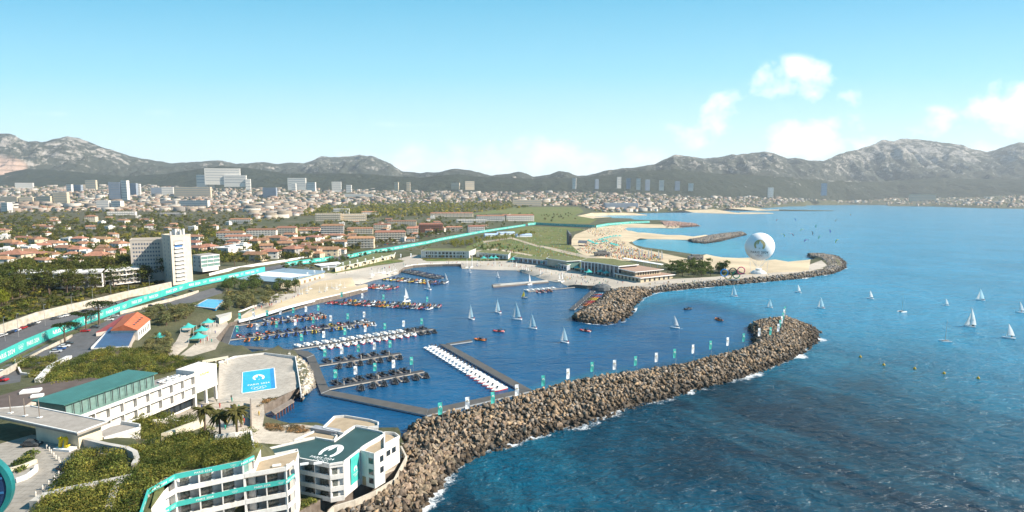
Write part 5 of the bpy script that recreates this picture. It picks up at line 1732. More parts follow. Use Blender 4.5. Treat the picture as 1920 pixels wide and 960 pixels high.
SB = Bld('stair_tower', 'white stair block with small square windows beside the hanging teal banner', 'stair tower', [(675.8, 848.5), (701.7, 855.5), (721, 845), (720.5, 822), (690, 838)], 13.3, 4.5)
SB.body(M_HOTELW); SB.roof(M_TAN, inset=.3); SB.parapet(M_HOTELW, .8, .25)
SB.windows(SB.l[0], SB.l[1], [11.0, 8.0, 5.6], 1, 1.5, 1.5, M_GLASS, frame=M_HOTELW, t0=.5, t1=1.0)
SB.windows(SB.l[1], SB.l[2], [10.8, 7.8], 1, 1.3, 1.6, M_GLASS, frame=M_HOTELW, t0=.4, t1=1.0)
SB.windows(SB.l[0], SB.l[1], [4.6], 1, 1.2, 2.4, mat('tan_door', (0.30, 0.22, 0.13), 0.6), t0=.0, t1=.45, name='door')
SE = Bld('hotel_end_wing', 'low white end wing of the hotel with a roof terrace nearest the rocks', 'hotel wing', [(721, 838), (744.5, 824.5), (748.6, 822), (739.7, 816), (721, 814.5)], 11.6, 4.5)
SE.body(M_HOTELW); SE.roof(M_TAN, inset=.3); SE.parapet(M_HOTELW, .9, .25)
SE.windows(SE.l[0], SE.l[1], [8.5], 2, 1.6, 1.5, M_GLASS, frame=M_HOTELW)
TB = Bld('hotel_rear_wing', 'rear hotel wing with flat tan roof terrace and white parapet overlooking the basin', 'hotel wing', [(605, 806), (627, 784.5), (646.7, 783), (694, 791), (709, 795.5), (709, 803), (690, 805), (666.5, 801.5), (643.8, 816)], 13.2, 3)
TB.body(M_HOTELW); TB.roof(M_TAN, inset=.3); TB.parapet(M_HOTELW, .8, .28)
TC = Bld('hotel_terrace_wing', 'small lower hotel wing with tan roof tucked behind the green roof', 'hotel wing', [(551, 828.5), (595, 808.5), (632, 819), (626, 829), (591, 822.7)], 12.6, 3)
TC.body(M_HOTELW); TC.roof(M_TAN, inset=.3); TC.parapet(M_HOTELW, .6, .28)
MB().box(*TC.loc([(611, 811)], 12.6)[0], 12.6 - 3 + .13, 9, 2.2, 1.1, -.35).build('skylight', mat('grey_sheet', (0.30, 0.30, 0.32), 0.5), TC.e)

# ------------------------------------------------------------------ hotel: balcony wing below the planted roof
WING = [(263.7, 962, 23), (278.6, 917.4, 23), (328, 889.7, 23), (455.7, 864, 23)]
w_ = [gp(*p)[:2] for p in WING]; w4 = gp(476.5, 854, 23)[:2]
w5, w6 = gp(536.8, 875, 20)[:2], gp(551.7, 863, 20)[:2]
BW = Bld.__new__(Bld); BW.w = w_ + [w4, w5, w6]
BW.setup('hotel_balcony_wing', 'white hotel wing with stacked balconies and turquoise lettered bands under a planted roof', 'hotel', 23, 5.0)
q = [Vector(BW.L(p)) for p in w_]; q4, q5, q6 = Vector(BW.L(w4)), Vector(BW.L(w5)), Vector(BW.L(w6))
back = lambda v, k: (v.x - k * .25, v.y + k)
dq = 2.6
left_core = [back(q[0], dq + 2), back(q[1], dq + 1), back(q[2], dq), back(q[3], dq), tuple(q4), back(q4, 7), back(q[2], 10), back(q[1], 11), back(q[0], 11)]
BW.body(M_HOTELW, left_core, None, 21.2)
BW.roof(M_GREENROOF, left_core, 21.2, .5, 'planted_roof')
right_core = [back(q[3], dq), back(q5, dq), tuple(q6), back(q6, 7), back(q[3], 9)]
BW.body(M_HOTELW, right_core, None, 19.0)
BW.roof(M_TAN, [tuple(q[3]), tuple(q5), tuple(q6), back(q6, 6.5), back(q[3], 6.5)], 18.9, .15)
zsL = [23.0, 20.0, 17.0, 14.0, 11.0, 8.0]
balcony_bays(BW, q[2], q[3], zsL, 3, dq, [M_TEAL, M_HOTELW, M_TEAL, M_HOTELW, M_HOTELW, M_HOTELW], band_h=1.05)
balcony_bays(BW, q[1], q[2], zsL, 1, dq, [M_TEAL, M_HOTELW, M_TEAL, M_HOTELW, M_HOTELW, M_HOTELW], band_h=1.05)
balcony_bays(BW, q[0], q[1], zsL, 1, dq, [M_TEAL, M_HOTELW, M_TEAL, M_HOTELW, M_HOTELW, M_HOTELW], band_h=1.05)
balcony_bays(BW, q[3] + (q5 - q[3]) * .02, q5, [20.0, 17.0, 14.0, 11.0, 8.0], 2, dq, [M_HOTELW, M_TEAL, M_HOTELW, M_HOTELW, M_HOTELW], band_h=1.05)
balcony_bays(BW, q5, q6, [20.0, 17.0, 14.0, 11.0, 8.0], 1, .5, [M_HOTELW, M_TEAL, M_HOTELW, M_HOTELW, M_HOTELW], furn=False, band_h=1.05, glass=M_GLASS)
balcony_bays(BW, q[3], q4, [23.0, 20.0], 1, .4, [M_TEAL, M_HOTELW], furn=False, band_h=1.05, glass=M_GGLASS)
rt = MB()
for i in range(4): rt.box(q[3].x + 5 + i * 3.0, q[3].y + 5.2 + i * .35, 14.2, 1.8, .6, .35, .3)
rt.build('sun_lounger', M_WHITE, BW.e)

# ------------------------------------------------------------------ the long white building with the green pavilion
PBz = 19.0
pa, pb = gp(150, 779, PBz)[:2], gp(405.6, 685, PBz)[:2]
dv = (Vector(pb) - Vector(pa)).normalized(); nv = Vector((dv.y, -dv.x))       # outward, towards the camera
PB = Bld.__new__(Bld); bk = -nv * 15
PB.w = [pa, pb, tuple(Vector(pb) + bk * .55), tuple(Vector(pa) + bk * 1.0)]
PB.setup('terrace_building', 'long white building with two rows of open balconies facing the pool terrace', 'building', PBz, 6.5)
a, b = Vector(PB.L(pa)), Vector(PB.L(pb))
Lf = (b - a).length
e1 = a + dv * Lf * .80
PB.body(M_HOTELW, [tuple(a - nv * 2.0), tuple(e1 - nv * 2.0), tuple(e1 - nv * 8.2), tuple(a - nv * 14.8)], None, PBz - 1.0)
PB.roof(mat('terrace_floor', (0.24, 0.22, 0.21), 0.9, 0.12, 0.4), [tuple(a - nv * .3), tuple(e1 - nv * .3), tuple(e1 - nv * 8), tuple(a - nv * 14.5)], PBz - 1.1, .14)
balcony_bays(PB, a, e1, [19.0, 15.3, 11.6], 9, 1.2, [M_HOTELW] * 3, M_HOTELW, False, 1.0, mat('cream_blind', (0.56, 0.51, 0.45), 0.8))
PB.windows(a - nv * 1.9, e1 - nv * 1.9, [7.2], 9, 3.2, 2.6, M_GLASS, t0=.45, t1=1.0)
MB().prism([tuple(e1 + nv * .12), tuple(b + nv * .12), tuple(b - nv * 8), tuple(e1 - nv * 8)], 5.2, 13.2).build('end_block', M_HOTELW, PB.e)
for f in (.02, .5, .96):
    c = e1 + (b - e1) * f - nv * .6
    MB().box(c.x, c.y, 0, .7, .9, 5.2, math.atan2(dv.y, dv.x)).build('column', M_HOTELW, PB.e)
M_YEL = mat('yellow_gloss_paint', (0.70, 0.50, 0.02), 0.35, 0.05)
c = e1 + (b - e1) * .42 + nv * .14
flat_mark('lettering', text_shape('nhow', 1.7), M_YEL, PB.e, (c.x, c.y, 11.4), (dv.x, dv.y, 0), (0, 0, 1), .05)
for i in range(12):
    c = a + dv * Lf * (.62 + .17 * (i % 6) / 6) - nv * (3.0 + 2.6 * (i // 6)) 
    tag(MB().box(0, 0, .25, 1.9, .65, .12).box(-.8, 0, .37, .12, .65, .5).box(0, .25, 0, 1.6, .06, .25).box(0, -.25, 0, 1.6, .06, .25).build('sun_lounger', M_WHITE, None, (c.x + PB.o.x, c.y + PB.o.y, PBz - .95), rng.uniform(0, 3)),
        'white sun lounger on the roof terrace beside the green pavilion', 'sun lounger', 'sun loungers on the roof terrace')
GP_ = [(58, 753), (120, 761.5), (296, 700.5), (240.5, 694.5)]
GB = Bld('green_pavilion', 'rooftop glass pavilion with sloping green sheet roof on the long white building', 'pavilion', GP_, 22.6, 18.1)
ins = offset_poly(GB.l, .8)
GB.roof(M_GREENPAV, th=.3)
MB().prism(ins, .05, 4.4).build('glass_wall', M_GGLASS, GB.e)
for i in range(13):
    p = Vector(GB.l[1]) + (Vector(GB.l[2]) - Vector(GB.l[1])) * (i + .2) / 13
    c = p + (Vector(GB.l[0]) - Vector(GB.l[1])).normalized() * .25
    MB().box(c.x, c.y, 0, .16, .16, 4.5).build('post', M_DARKG, GB.e)
rl = MB(); wall_seg(rl, GB.l[1], GB.l[2], .9, 1.0, .08); wall_seg(rl, GB.l[1], GB.l[2], .1, .75, .04)
rl.build('railing', M_GGLASS, GB.e)
SV = Bld('service_building', 'low building with broad dark brown roof behind the green pavilion', 'building', [(-30, 790), (-30, 752), (52, 727), (100, 716), (172, 708.5), (186, 711), (60, 752), (40, 766)], 17.5, 12)
SV.body(M_BEIGE); SV.roof(M_BROWNR, th=.2)
for px, py, s in [(58, 735, 5), (70, 744, 3)]:
    c = SV.loc([(px, py)], 17.7)[0]; MB().box(c[0], c[1], 5.72, s, s * .6, .7, .4).build('roof_light', M_WHITE, SV.e)

EB = Bld('entrance_building', 'grey flat-roofed entrance building with deep overhang beside the drive', 'building', [(-40, 789), (58, 761.7), (201.7, 791), (145, 812.5), (0, 780.5), (-40, 800)][:4] + [(0, 781), (-40, 792)], 25.0, 20.0)
EB.w = [gp(a_, b_, 25.0)[:2] for a_, b_ in [(-40, 770), (58, 761.7), (201.7, 791), (145, 812.5), (-40, 773)]]
EB.l = [EB.L(p) for p in EB.w]
MB().prism(EB.l, 4.4, 5.0).build('roof', [M_GREYR], EB.e)
EB.parapet(M_HOTELW, .25, .3)
wl = EB.loc([(70, 776), (190, 793), (146, 811), (66, 795)], 24.5)
MB().prism(wl, 0, 4.4).build('wall', M_CREAM, EB.e)
for px, py, c in [(20, 783, M_WOOD), (47, 788.5, M_WOOD), (74.5, 791.5, M_WOOD)]:
    p = gp(px, py - 8, 25.0)
    fe_ = empty('flagpole', (p[0], p[1], 25.1), 0, f'wooden flagpole on the entrance roof, {ORD[[20, 47, 74.5].index(px)]} from the drive side', 'flagpole', 'flagpoles on the entrance roof')
    MB().tube((0, 0, 0), (0, 0, 4.6), .12, .09, 6).build('pole', M_WOOD, fe_)
    MB().box(0, 0, 0, .9, .9, .15).build('foot', M_WHITE, fe_)
AN = Bld('white_annex', 'white walled annex with sunken terrace at the end of the entrance building', 'building', [(196, 826), (263, 806), (262, 801), (228, 795), (205, 800), (170, 817)], 19.6, 13)
AN.body(M_HOTELW); AN.roof(M_GREYR, inset=.5); AN.parapet(M_HOTELW, .9, .3)

# the yellow letter on its plinth
p = gt(122, 843)
ne = empty('letter_sculpture', p, R(-10), 'big yellow letter n on a low white plinth beside the drive', 'sculpture')
MB().box(0, 0, 0, 4.6, 2.0, .5).build('plinth', M_WHITE, ne)
npts = [(-1.35, 1.55), (-.75, 1.75), (-.55, 1.75), (-.62, 1.25), (-.1, 1.72), (.35, 1.78), (.68, 1.5), (.62, .95), (.45, .35), (.62, .28), (.95, .55), (1.05, .45), (.62, 0), (.2, -.05), (-.02, .2), (.1, .75), (.22, 1.25), (.0, 1.38), (-.4, 1.1), (-.72, .55), (-.85, 0), (-1.3, 0), (-1.12, .6), (-.95, 1.3), (-1.3, 1.4)]
nm = MB().prism([(x * 1.25, y * 1.5) for x, y in npts], -.28, .28)
nm.v = [(x, z, y + .5) for x, y, z in nm.v]
nm.f = [f[::-1] for f in nm.f]
nm.build('letter', M_YEL, ne)

# pool with its printed cover
PL = Bld('swimming_pool', 'rectangular hotel pool with a bright blue emblem cover on the stone deck', 'swimming pool', [(454.5, 698), (514, 689.5), (517.5, 728), (453.5, 737.5)], 4.32, 4.2)
M_POOL = mat('pool_blue', (0.02, 0.36, 0.62), 0.25, 0.08, 0.3)
MB().prism(PL.l, .0, .12).build('water', M_POOL, PL.e)
st = [Vector(PL.l[1]) + (Vector(PL.l[0]) - Vector(PL.l[1])) * .14, Vector(PL.l[2]) + (Vector(PL.l[3]) - Vector(PL.l[2])) * .14]
MB().prism([tuple(st[0]), PL.l[1], PL.l[2], tuple(st[1])], .124, .13).build('shallow_strip', mat('deep_pool_blue', (0.015, 0.22, 0.48), 0.25, 0.08, 0.3), PL.e)
PL.parapet(M_WHITE, .12, .35, z=4.25)
oP = lambda px, py: (*PL.loc([(px, py)], 4.34)[0], .135)
ex = (Vector(PL.l[2]) - Vector(PL.l[3])); ex = Vector((ex.x, ex.y, 0)).normalized(); ey = Vector((-ex.y, ex.x, 0))
tall = lambda sh, k: ([(x, y * k) for x, y in sh[0]], sh[1])
flat_mark('flame_emblem', tall(flame_shape(2.3), 1.9), M_WHITE, PL.e, oP(485, 707.5), ex, ey, .01)
flat_mark('lettering', tall(text_shape('PARIS 2024', 1.55), 1.7), M_WHITE, PL.e, oP(485, 719.5), ex, ey, .01)
flat_mark('ring_emblem', tall(rings_shape(.85), 1.7), M_WHITE, PL.e, oP(485, 726), ex, ey, .01)


def low_wall(label, pxs, h=1.0, th=.35, mt=None, name='low_wall', cat='wall', dz=0.0, group=None):
    pts_ = [gt(*p) for p in pxs]
    o = pts_[0]
    mb = MB()
    for a_, b_ in zip(pts_, pts_[1:]):
        d_ = Vector(b_[:2]) - Vector(a_[:2])
        if d_.length < .05: continue
        nr_ = Vector((-d_.y, d_.x)).normalized() * th / 2
        P4 = [Vector(a_[:2]) + nr_, Vector(a_[:2]) - nr_, Vector(b_[:2]) - nr_, Vector(b_[:2]) + nr_]
        zb = [a_[2], a_[2], b_[2], b_[2]]
        mb.prism([(p.x - o[0], p.y - o[1]) for p in P4], [z - o[2] - 1.0 + dz for z in zb], [z - o[2] + h + dz for z in zb])
    return tag(mb.build(name, mt or M_HOTELW, None, o), label, cat, group)


low_wall('low pale wall edging the hotel pool deck', [(410, 682), (440, 671), (496, 664.5), (554, 671.5), (565, 741)], .9)
low_wall('curved concrete retaining wall winding round the planted mound beside the drive', [(131, 823), (160, 836), (200, 846), (238, 853), (254, 861), (258, 873), (252, 884)], 1.9, 1.0, M_CONC)
low_wall('long pale wall crossing the scrub towards the drive', [(64, 955), (80, 943), (112, 934), (170, 922), (250, 905)], 1.7, 1.5, M_CONC)
low_wall('short grey wall between two scrub beds above the balcony wing', [(205, 968), (216, 930), (232, 909)], 1.7, 1.2, M_CONC)
low_wall('angular white wall at the head of the planted roof beside the palms', [(404, 829), (440, 824), (471, 820), (476, 848)], 1.8, .4)
low_wall('curved pale promenade wall between the hotel end and the rocks', [(590, 1000), (625, 958), (665, 946), (703, 929), (740, 906), (762, 863), (752, 843)], 1.2, .5, M_STONE)
low_wall('pale wall with handrail at the edge of the terrace above the balconies', [(230, 803), (290, 792), (316, 788), (330, 793), (365, 797)], .9, .4)
low_wall('sloping white wall beside the ramp up to the scrub garden', [(310, 826), (345, 810), (381, 797)], 2.0, 1.6, M_CREAM)
low_wall('white kerb wall round the upper scrub bed beside the ramp', [(28, 678), (40, 703), (64, 706), (90, 694)], 1.0, .5)
low_wall('white ramp wall climbing beside the scrub slope', [(72, 716), (96, 690), (130, 672)], 1.2, 2.0)
low_wall('dark timber screen wall along the walkway to the pool', [(470, 758), (471, 800)], 2.2, .4, M_WOOD)
low_wall('curved white kerb round the small planted island on the drive', [(30, 905), (52, 897), (68, 884), (69, 878)], .9, .6)
low_wall('low cream wall beside the planting bed at the drive edge', [(20, 885), (45, 878), (68, 868)], .9, .6, M_CREAM)
tj = Bld('timber_jetty', 'small rust-sided timber jetty at the corner of the hotel basin', 'jetty', [(508, 770), (546, 748), (552, 752), (515, 776)], 2.6, 0)
MB().prism(tj.l, 2.2, 2.6).build('deck', M_WOOD, tj.e)
for i in range(7):
    f = (i + .5) / 7
    p = Vector(tj.l[3]) + (Vector(tj.l[2]) - Vector(tj.l[3])) * f
    MB().box(p.x, p.y, -1, .35, .35, 3.2).build('pile', mat('rusty_steel', (0.16, 0.06, 0.05), 0.8), tj.e)
pg_ = Bld('pergola', 'white flat pergola at the inland edge of the pool deck', 'pergola', [(378, 676), (428, 667), (428, 670), (380, 680)], 7.4, 4.4)
MB().prism(pg_.l, 2.6, 3.0).build('roof', M_CREAM, pg_.e)
for f in (.05, .5, .95):
    p = Vector(pg_.l[3]) + (Vector(pg_.l[2]) - Vector(pg_.l[3])) * f
    MB().box(p.x, p.y, -.3, .35, .35, 2.9).build('column', M_HOTELW, pg_.e)

# bollards round the drive
for i, (px, py) in enumerate([(60, 831), (65, 832), (70, 833.3), (75.5, 835), (88, 841.5), (92.8, 845.6), (96.4, 850), (101, 855.7), (105, 860.5), (110.4, 864), (112.7, 870.6), (114.5, 881), (110.4, 891.6), (101.6, 899.7), (91.4, 909), (80, 918), (67, 930)]):
    def bmk():
        e = empty('bollard', (0, 0, -50))
        MB().lathe([(.22, 0), (.2, .15), (.15, .18), (.15, .95), (.1, 1.02)], n=10).build('post', M_CONC, e, smooth=True)
        MB().lathe([(.155, .7), (.155, .8)], n=10).build('band', M_WHITE, e)
        return e
    FL.put('bollard', bmk, gt(px, py), 0, f'pale bollard along the curved drive, {ORD[i]} counted from the entrance building', 'bollards along the drive', 'bollard')

# the big turquoise ring structure at the corner
rc = empty('event_arch', gt(-66, 985), R(20), 'huge turquoise and navy round event arch beside the drive', 'arch')
mb = MB(); n = 48; vs_ = []
for i in range(n):
    a_ = 2 * math.pi * i / n
    for r_, y in ((7.6, -.7), (7.6, .7), (6.9, .7), (6.8, -.7)):
        vs_.append((r_ * math.cos(a_), y, r_ * math.sin(a_) + 6.4))
mb.add(vs_, [(i * 4 + j, i * 4 + (j + 1) % 4, ((i + 1) % n) * 4 + (j + 1) % 4, ((i + 1) % n) * 4 + j) for i in range(n) for j in range(4)])
mb.build('ring', mat('deep_teal_vinyl', (0.015, 0.17, 0.18), 0.45, 0.15, 0.3), rc, smooth=False)
vs_ = [(6.9 * math.cos(2 * math.pi * i / n), -.5, 6.9 * math.sin(2 * math.pi * i / n) + 6.4) for i in range(n)] + [(6.9 * math.cos(2 * math.pi * i / n), -.1, 6.9 * math.sin(2 * math.pi * i / n) + 6.4) for i in range(n)]
MB().add(vs_, [tuple(range(n)), tuple(range(n, 2 * n))[::-1]] + [(i, n + i, n + (i + 1) % n, (i + 1) % n) for i in range(n)]).build('screen', mat('navy_panel', (0.01, 0.035, 0.10), 0.5, 0.1, 0.3), rc)
for k, z in enumerate((5.2, 8.0)):
    MB().box(2.5, -.6, z, 7.5, .2, .35).build('strut', mat('blue_panel', (0.03, 0.13, 0.28), 0.5, 0.1, 0.3), rc)

# ------------------------------------------------------------------ red-roofed house and the glass lean-to by the car park
RH = Bld('workshop_house', 'long white house with orange tiled roof and roof lights beside the stone pines', 'house', [(207.5, 619), (236, 590), (281, 598.5), (258, 618)], 14.5, 9)
RH.body(M_HOTELW, None, None, 14.4)
l = [Vector(p) for p in RH.l]
r0, r1 = (l[0] + l[3]) / 2, (l[1] + l[2]) / 2
ov = 1.05
P = [l[0] * ov, l[3] * ov, l[2] * ov, l[1] * ov]
MB().add([(*P[0], 5.3), (*P[1], 5.3), (*P[2], 5.3), (*P[3], 5.3), (*(r0 * 1.04), 8.2), (*(r1 * 1.04), 8.2)], [(0, 4, 5, 3), (1, 2, 5, 4), (0, 1, 4), (2, 3, 5)]).build('roof', mat('orange_tiles', (0.50, 0.13, 0.055), 0.8, 0.15, 0.5), RH.e)
for i in range(5):
    c = (l[3] + (l[2] - l[3]) * (.2 + .15 * i)) * .55 + (r0 + (r1 - r0) * (.2 + .15 * i)) * .45
    MB().box(c.x, c.y, 6.8, 1.1, 1.1, .25, .6).build('roof_light', M_GLASS, RH.e)
RH.windows(l[3], l[2], [10.5], 6, 1.2, 2.2, M_GLASS, frame=M_HOTELW)
LT = Bld('glass_lean_to', 'lean-to with blue glazed sloping roof below the orange tiled house', 'greenhouse', [(172, 655), (207, 618.5), (257, 617.5), (240, 651)], 12.0, 9)
MB().prism(LT.l, 0, 2.6).build('wall', M_BEIGE, LT.e)
z4 = [2.9, 4.2, 4.2, 2.9]
MB().prism(LT.l, z4, [z + .2 for z in z4]).build('roof', ribbed('blue_glazing', (0.05, 0.10, 0.19), 1.2, 0.4), LT.e)
rl = MB(); wall_seg(rl, LT.l[0], LT.l[3], 3.0, 3.5, .4); wall_seg(rl, LT.l[0], LT.l[1], 3.1, 4.0, .5)
rl.build('gutter', M_HOTELW, LT.e)
SH = Bld('side_shed', 'shed with dull red lean-to roof against the orange tiled house', 'shed', [(180, 624), (231, 592), (236, 593), (207, 619)], 12.2, 9.4)
SH.body(M_BEIGE); SH.roof(mat('dull_red_sheet', (0.24, 0.05, 0.05), 0.7, 0.15), th=.3)
for i, (px, py, s) in enumerate([(410, 618, 8), (330, 636, 0)][:1]):
    pass
HU = Bld('small_kiosk', 'small beige kiosk with flat pale roof beside the corner of the walkway', 'kiosk', [(404, 592), (434, 585.5), (431, 590), (411, 598)], 6.8, 3.4)
HU.body(M_CREAM); HU.roof(M_CONC, th=.25)
SMP = Bld('small_pool', 'small bright blue open-air pool beside the coast road car park', 'swimming pool', [(364, 574), (389, 560.5), (421, 562.5), (404, 578.5)], 8.2, 6.4)
MB().prism(SMP.l, .1, 1.75).build('water', mat('open_pool_water', (0.01, 0.30, 0.60), 0.15, 0.1), SMP.e)
SMP.parapet(M_CONC, .5, .8, z=7.75)


# ------------------------------------------------------------------ peaked event tents
def peak_tent(sz=5.0):
    e = empty('peaked_tent', (0, 0, -50))
    n = 9; vs_ = []
    for i in range(n):
        for j in range(n):
            x, y = -1 + 2 * i / (n - 1), -1 + 2 * j / (n - 1)
            r_ = max(abs(x), abs(y)); k = abs(x * y)
            shrink = 1 - .12 * (1 - k) * (r_ ** 4)
            vs_.append((x * sz / 2 * shrink, y * sz / 2 * shrink, 2.5 + 2.2 * (1 - r_) ** 2.0))
    MB().add(vs_, [(i * n + j, (i + 1) * n + j, (i + 1) * n + j + 1, i * n + j + 1) for i in range(n - 1) for j in range(n - 1)]).build('canopy', M_TEAL, e, smooth=True)
    for sx in (-1, 1):
        for sy in (-1, 1):
            MB().tube((sx * sz / 2 * .97, sy * sz / 2 * .97, 0), (sx * sz / 2 * .97, sy * sz / 2 * .97, 2.6), .06, n=5).build('leg', M_WHITE, e)
    return e


for i, (px, py, s) in enumerate([(300, 640, 1.0), (354, 622, 1.1), (391, 612, 1.05), (379, 628, 1.1), (373, 643, 1.25)]):
    lab = ['turquoise peaked tent standing apart nearest the orange roofed house', 'turquoise peaked tent at the back of the terrace group', 'turquoise peaked tent nearest the pontoons', 'turquoise peaked tent in the middle of the terrace group', 'largest turquoise peaked tent at the front of the terrace group'][i]
    FL.put('tent', lambda: peak_tent(6.0), gt(px, py), R(15), lab, 'peaked tents on the terrace', 'tent', s)
for i, (px, py) in enumerate([(907, 489), (921, 489), (929, 488.5), (961.5, 491.5), (976, 492), (1018.5, 497), (1047, 503), (1055, 504.5), (1082, 508), (1094, 511), (1104, 516), (1118, 512), (1126, 515.5), (1137, 518)]):
    FL.put('tent', None, gt(px, py), R(10), f'turquoise peaked tent above the dinghy slipway, {ORD[i]} from the lawn end', 'peaked tents above the slipway', 'tent', 1.35)

# ------------------------------------------------------------------ harbour-side pavilions
def slab_pavilion(name, label, cat, px_poly, zt, zb, wallm, roofm, over=1.2, th=.5, nwin=0, wsize=(2, 2.4), zw=None, faces=((0, 1),), glass=None, pier=None):
    B = Bld(name, label, cat, px_poly, zt, zb)
    body = offset_poly(B.l, over)
    B.body(wallm, body, None, zt - th)
    pl = B.l if poly_area(B.l) > 0 else B.l[::-1]
    MB().prism(pl, zt - th - zb + .004, zt - zb).build('roof_slab', M_WHITE, B.e)
    if roofm:
        MB().prism(offset_poly(pl, .6), zt - zb + .004, zt - zb + .12).build('roof_surface', roofm, B.e)
    for (i, j) in faces:
        p = body
        a_, b_ = Vector(p[i]), Vector(p[j])
        if nwin:
            B.windows(a_, b_, zw or [zb + .3], nwin, wsize[0], wsize[1], glass or M_GLASS)
        if pier:
            d_ = (b_ - a_); nr_ = Vector((d_.y, -d_.x)).normalized()
            for k in range(pier + 1):
                c = a_ + d_ * (k / pier) + nr_ * .35
                MB().box(c.x, c.y, 0, .9, .5, zt - th - zb, math.atan2(d_.y, d_.x)).build('pier', M_WHITE, B.e)
    return B


BH = Bld('boat_hall', 'wide boat hall with blue-grey roof and pale fabric centre above the sand', 'boat hall', [(443, 523), (472, 514), (533, 502.5), (610, 507.5), (609, 510), (543, 526), (522, 529)], 9.5, 3.2)
body = offset_poly(BH.l, 1.0)
BH.body(M_CREAM, body, None, 8.9)
MB().prism(BH.l, 5.75, 6.3).build('roof', mat('blue_grey_roof', (0.20, 0.27, 0.33), 0.5, 0.1, 0.2), BH.e)
MB().prism(BH.loc([(470, 515.5), (503, 509), (585, 515.5), (545, 520.5), (500, 518)], 9.52), 6.305, 6.36).build('roof_membrane', M_WFAB, BH.e)
ccw = body
ii = sorted(range(len(ccw)), key=lambda i: ccw[i][1])
f0 = min(range(len(ccw)), key=lambda i: abs(ccw[i][0] - BH.loc([(543, 526)], 9.5)[0][0]) + abs(ccw[i][1] - BH.loc([(543, 526)], 9.5)[0][1]))
f1 = min(range(len(ccw)), key=lambda i: abs(ccw[i][0] - BH.loc([(609, 510)], 9.5)[0][0]) + abs(ccw[i][1] - BH.loc([(609, 510)], 9.5)[0][1]))
BH.windows(ccw[f0], ccw[f1], [3.3], 6, 3.2, 3.0, mat('wooden_door', (0.22, 0.15, 0.09), 0.7), name='door')
for i, (px, py) in enumerate([(564, 531), (579, 526.5), (592, 522.5), (606, 518), (618, 513.5), (632, 509), (645, 505.5), (658, 503), (672, 500), (687, 497.5), (702, 494.5), (718, 492), (735, 489.5), (753, 488), (772, 487)]):
    flag('white', gt(px, py), f'white banner flag along the harbour promenade, {ORD[i]} from the boat hall', 'banner flags along the promenade', 8.0)
slab_pavilion('small_pavilion', 'small flat white-roofed pavilion between trees beside the boat hall', 'pavilion', [(588, 495.5), (634, 490.5), (640, 494), (600, 498)], 8.5, 3.5, mat('blue_grey_panel', (0.32, 0.36, 0.42), 0.6, 0.1), None)
slab_pavilion('pavilion_row', 'long low white pavilion row rising behind the bright lawn strip', 'pavilion', [(628, 502.5), (740, 477), (742, 473), (700, 475), (640, 492)], 8.2, 3.2, M_CREAM, M_GREENROOF, .9, .4, 14, (1.6, 2.6), [3.9])
slab_pavilion('harbour_pavilion', 'two-storey white pavilion with turf roof behind the harbour lawn', 'pavilion', [(789, 470), (880, 471), (893, 466), (800, 465.5)], 12.5, 3.6, M_HOTELW, M_GREENROOF, .8, .4, 12, (3.2, 2.4), [4.4, 8.4], pier=12)
slab_pavilion('low_pavilion', 'low white pavilion with turf roof joined to the two-storey one', 'pavilion', [(893, 473), (954, 477.5), (958, 473.5), (905, 468)], 9.5, 3.6, M_HOTELW, M_GREENROOF, .8, .4, 8, (3.0, 2.8), [4.4], pier=8)
slab_pavilion('glass_pavilion', 'long low glazed pavilion facing the dinghy slipway', 'pavilion', [(962, 481.5), (1026, 488.5), (1064, 498), (1072, 495), (1030, 483), (970, 477.5)], 8.6, 3.0, mat('blue_grey_panel', (0.32, 0.36, 0.42), 0.6), M_GREENROOF, .8, .4, 7, (4.2, 3.0), [3.8], faces=((0, 1), (1, 2)), pier=7)
slab_pavilion('green_glass_pavilion', 'taller green-glazed pavilion with white roof edge above the slipway', 'pavilion', [(1024, 484), (1062, 489.5), (1090, 488), (1060, 479), (1030, 480)], 12.5, 4.5, M_GGLASS, M_GREENROOF, 1.2, .7)
slab_pavilion('grand_hall', 'large open-fronted hall with tall grey piers and turf roof beside the terraces', 'hall', [(1087, 489.5), (1120, 492.5), (1160, 499), (1198, 495.5), (1150, 485), (1100, 484)], 14.5, 3.0, mat('hall_grey', (0.17, 0.18, 0.20), 0.7, 0.1), M_GREENROOF, 1.6, .8, 4, (4.5, 6.5), [3.4], faces=((0, 1), (1, 2)), pier=5)
CB = slab_pavilion('terrace_club_house', 'stepped two-storey club house with tan roof terraces above the quay', 'club house', [(1151, 512), (1201, 521.3), (1266, 514.5), (1215, 506.5), (1165, 504)], 7.6, 3.0, mat('sand_stone_cladding', (0.52, 0.45, 0.32), 0.8, 0.1), mat('timber_terrace', (0.34, 0.22, 0.16), 0.8, 0.1), 1.6, .6, 6, (2.2, 3.0), [3.4], faces=((0, 1), (1, 2)))
U = CB.loc([(1160, 503.5), (1191, 510), (1245, 505), (1198, 497.5)], 12.0)
MB().prism(offset_poly(U, 2.2), 4.75, 8.5).build('upper_wall', mat('sand_stone_cladding', (0, 0, 0)), CB.e)
MB().prism(U, 8.5, 9.0).build('upper_roof', M_WHITE, CB.e); MB().prism(offset_poly(U, .6), 9.004, 9.1).build('upper_terrace', MATS['timber_terrace'], CB.e)
ub = offset_poly(U, 2.2)
for (i, j) in ((0, 1), (1, 2)): CB.windows(ub[i], ub[j], [8.2], 9, 1.5, 2.6, M_GLASS)
CN = Bld('long_canopy', 'long thin white canopy behind the club house', 'canopy', [(1167, 484.5), (1240, 496.5), (1244, 495), (1171, 483)], 9.5, 3)
MB().prism(CN.l, 6.1, 6.5).build('roof', M_WHITE, CN.e)
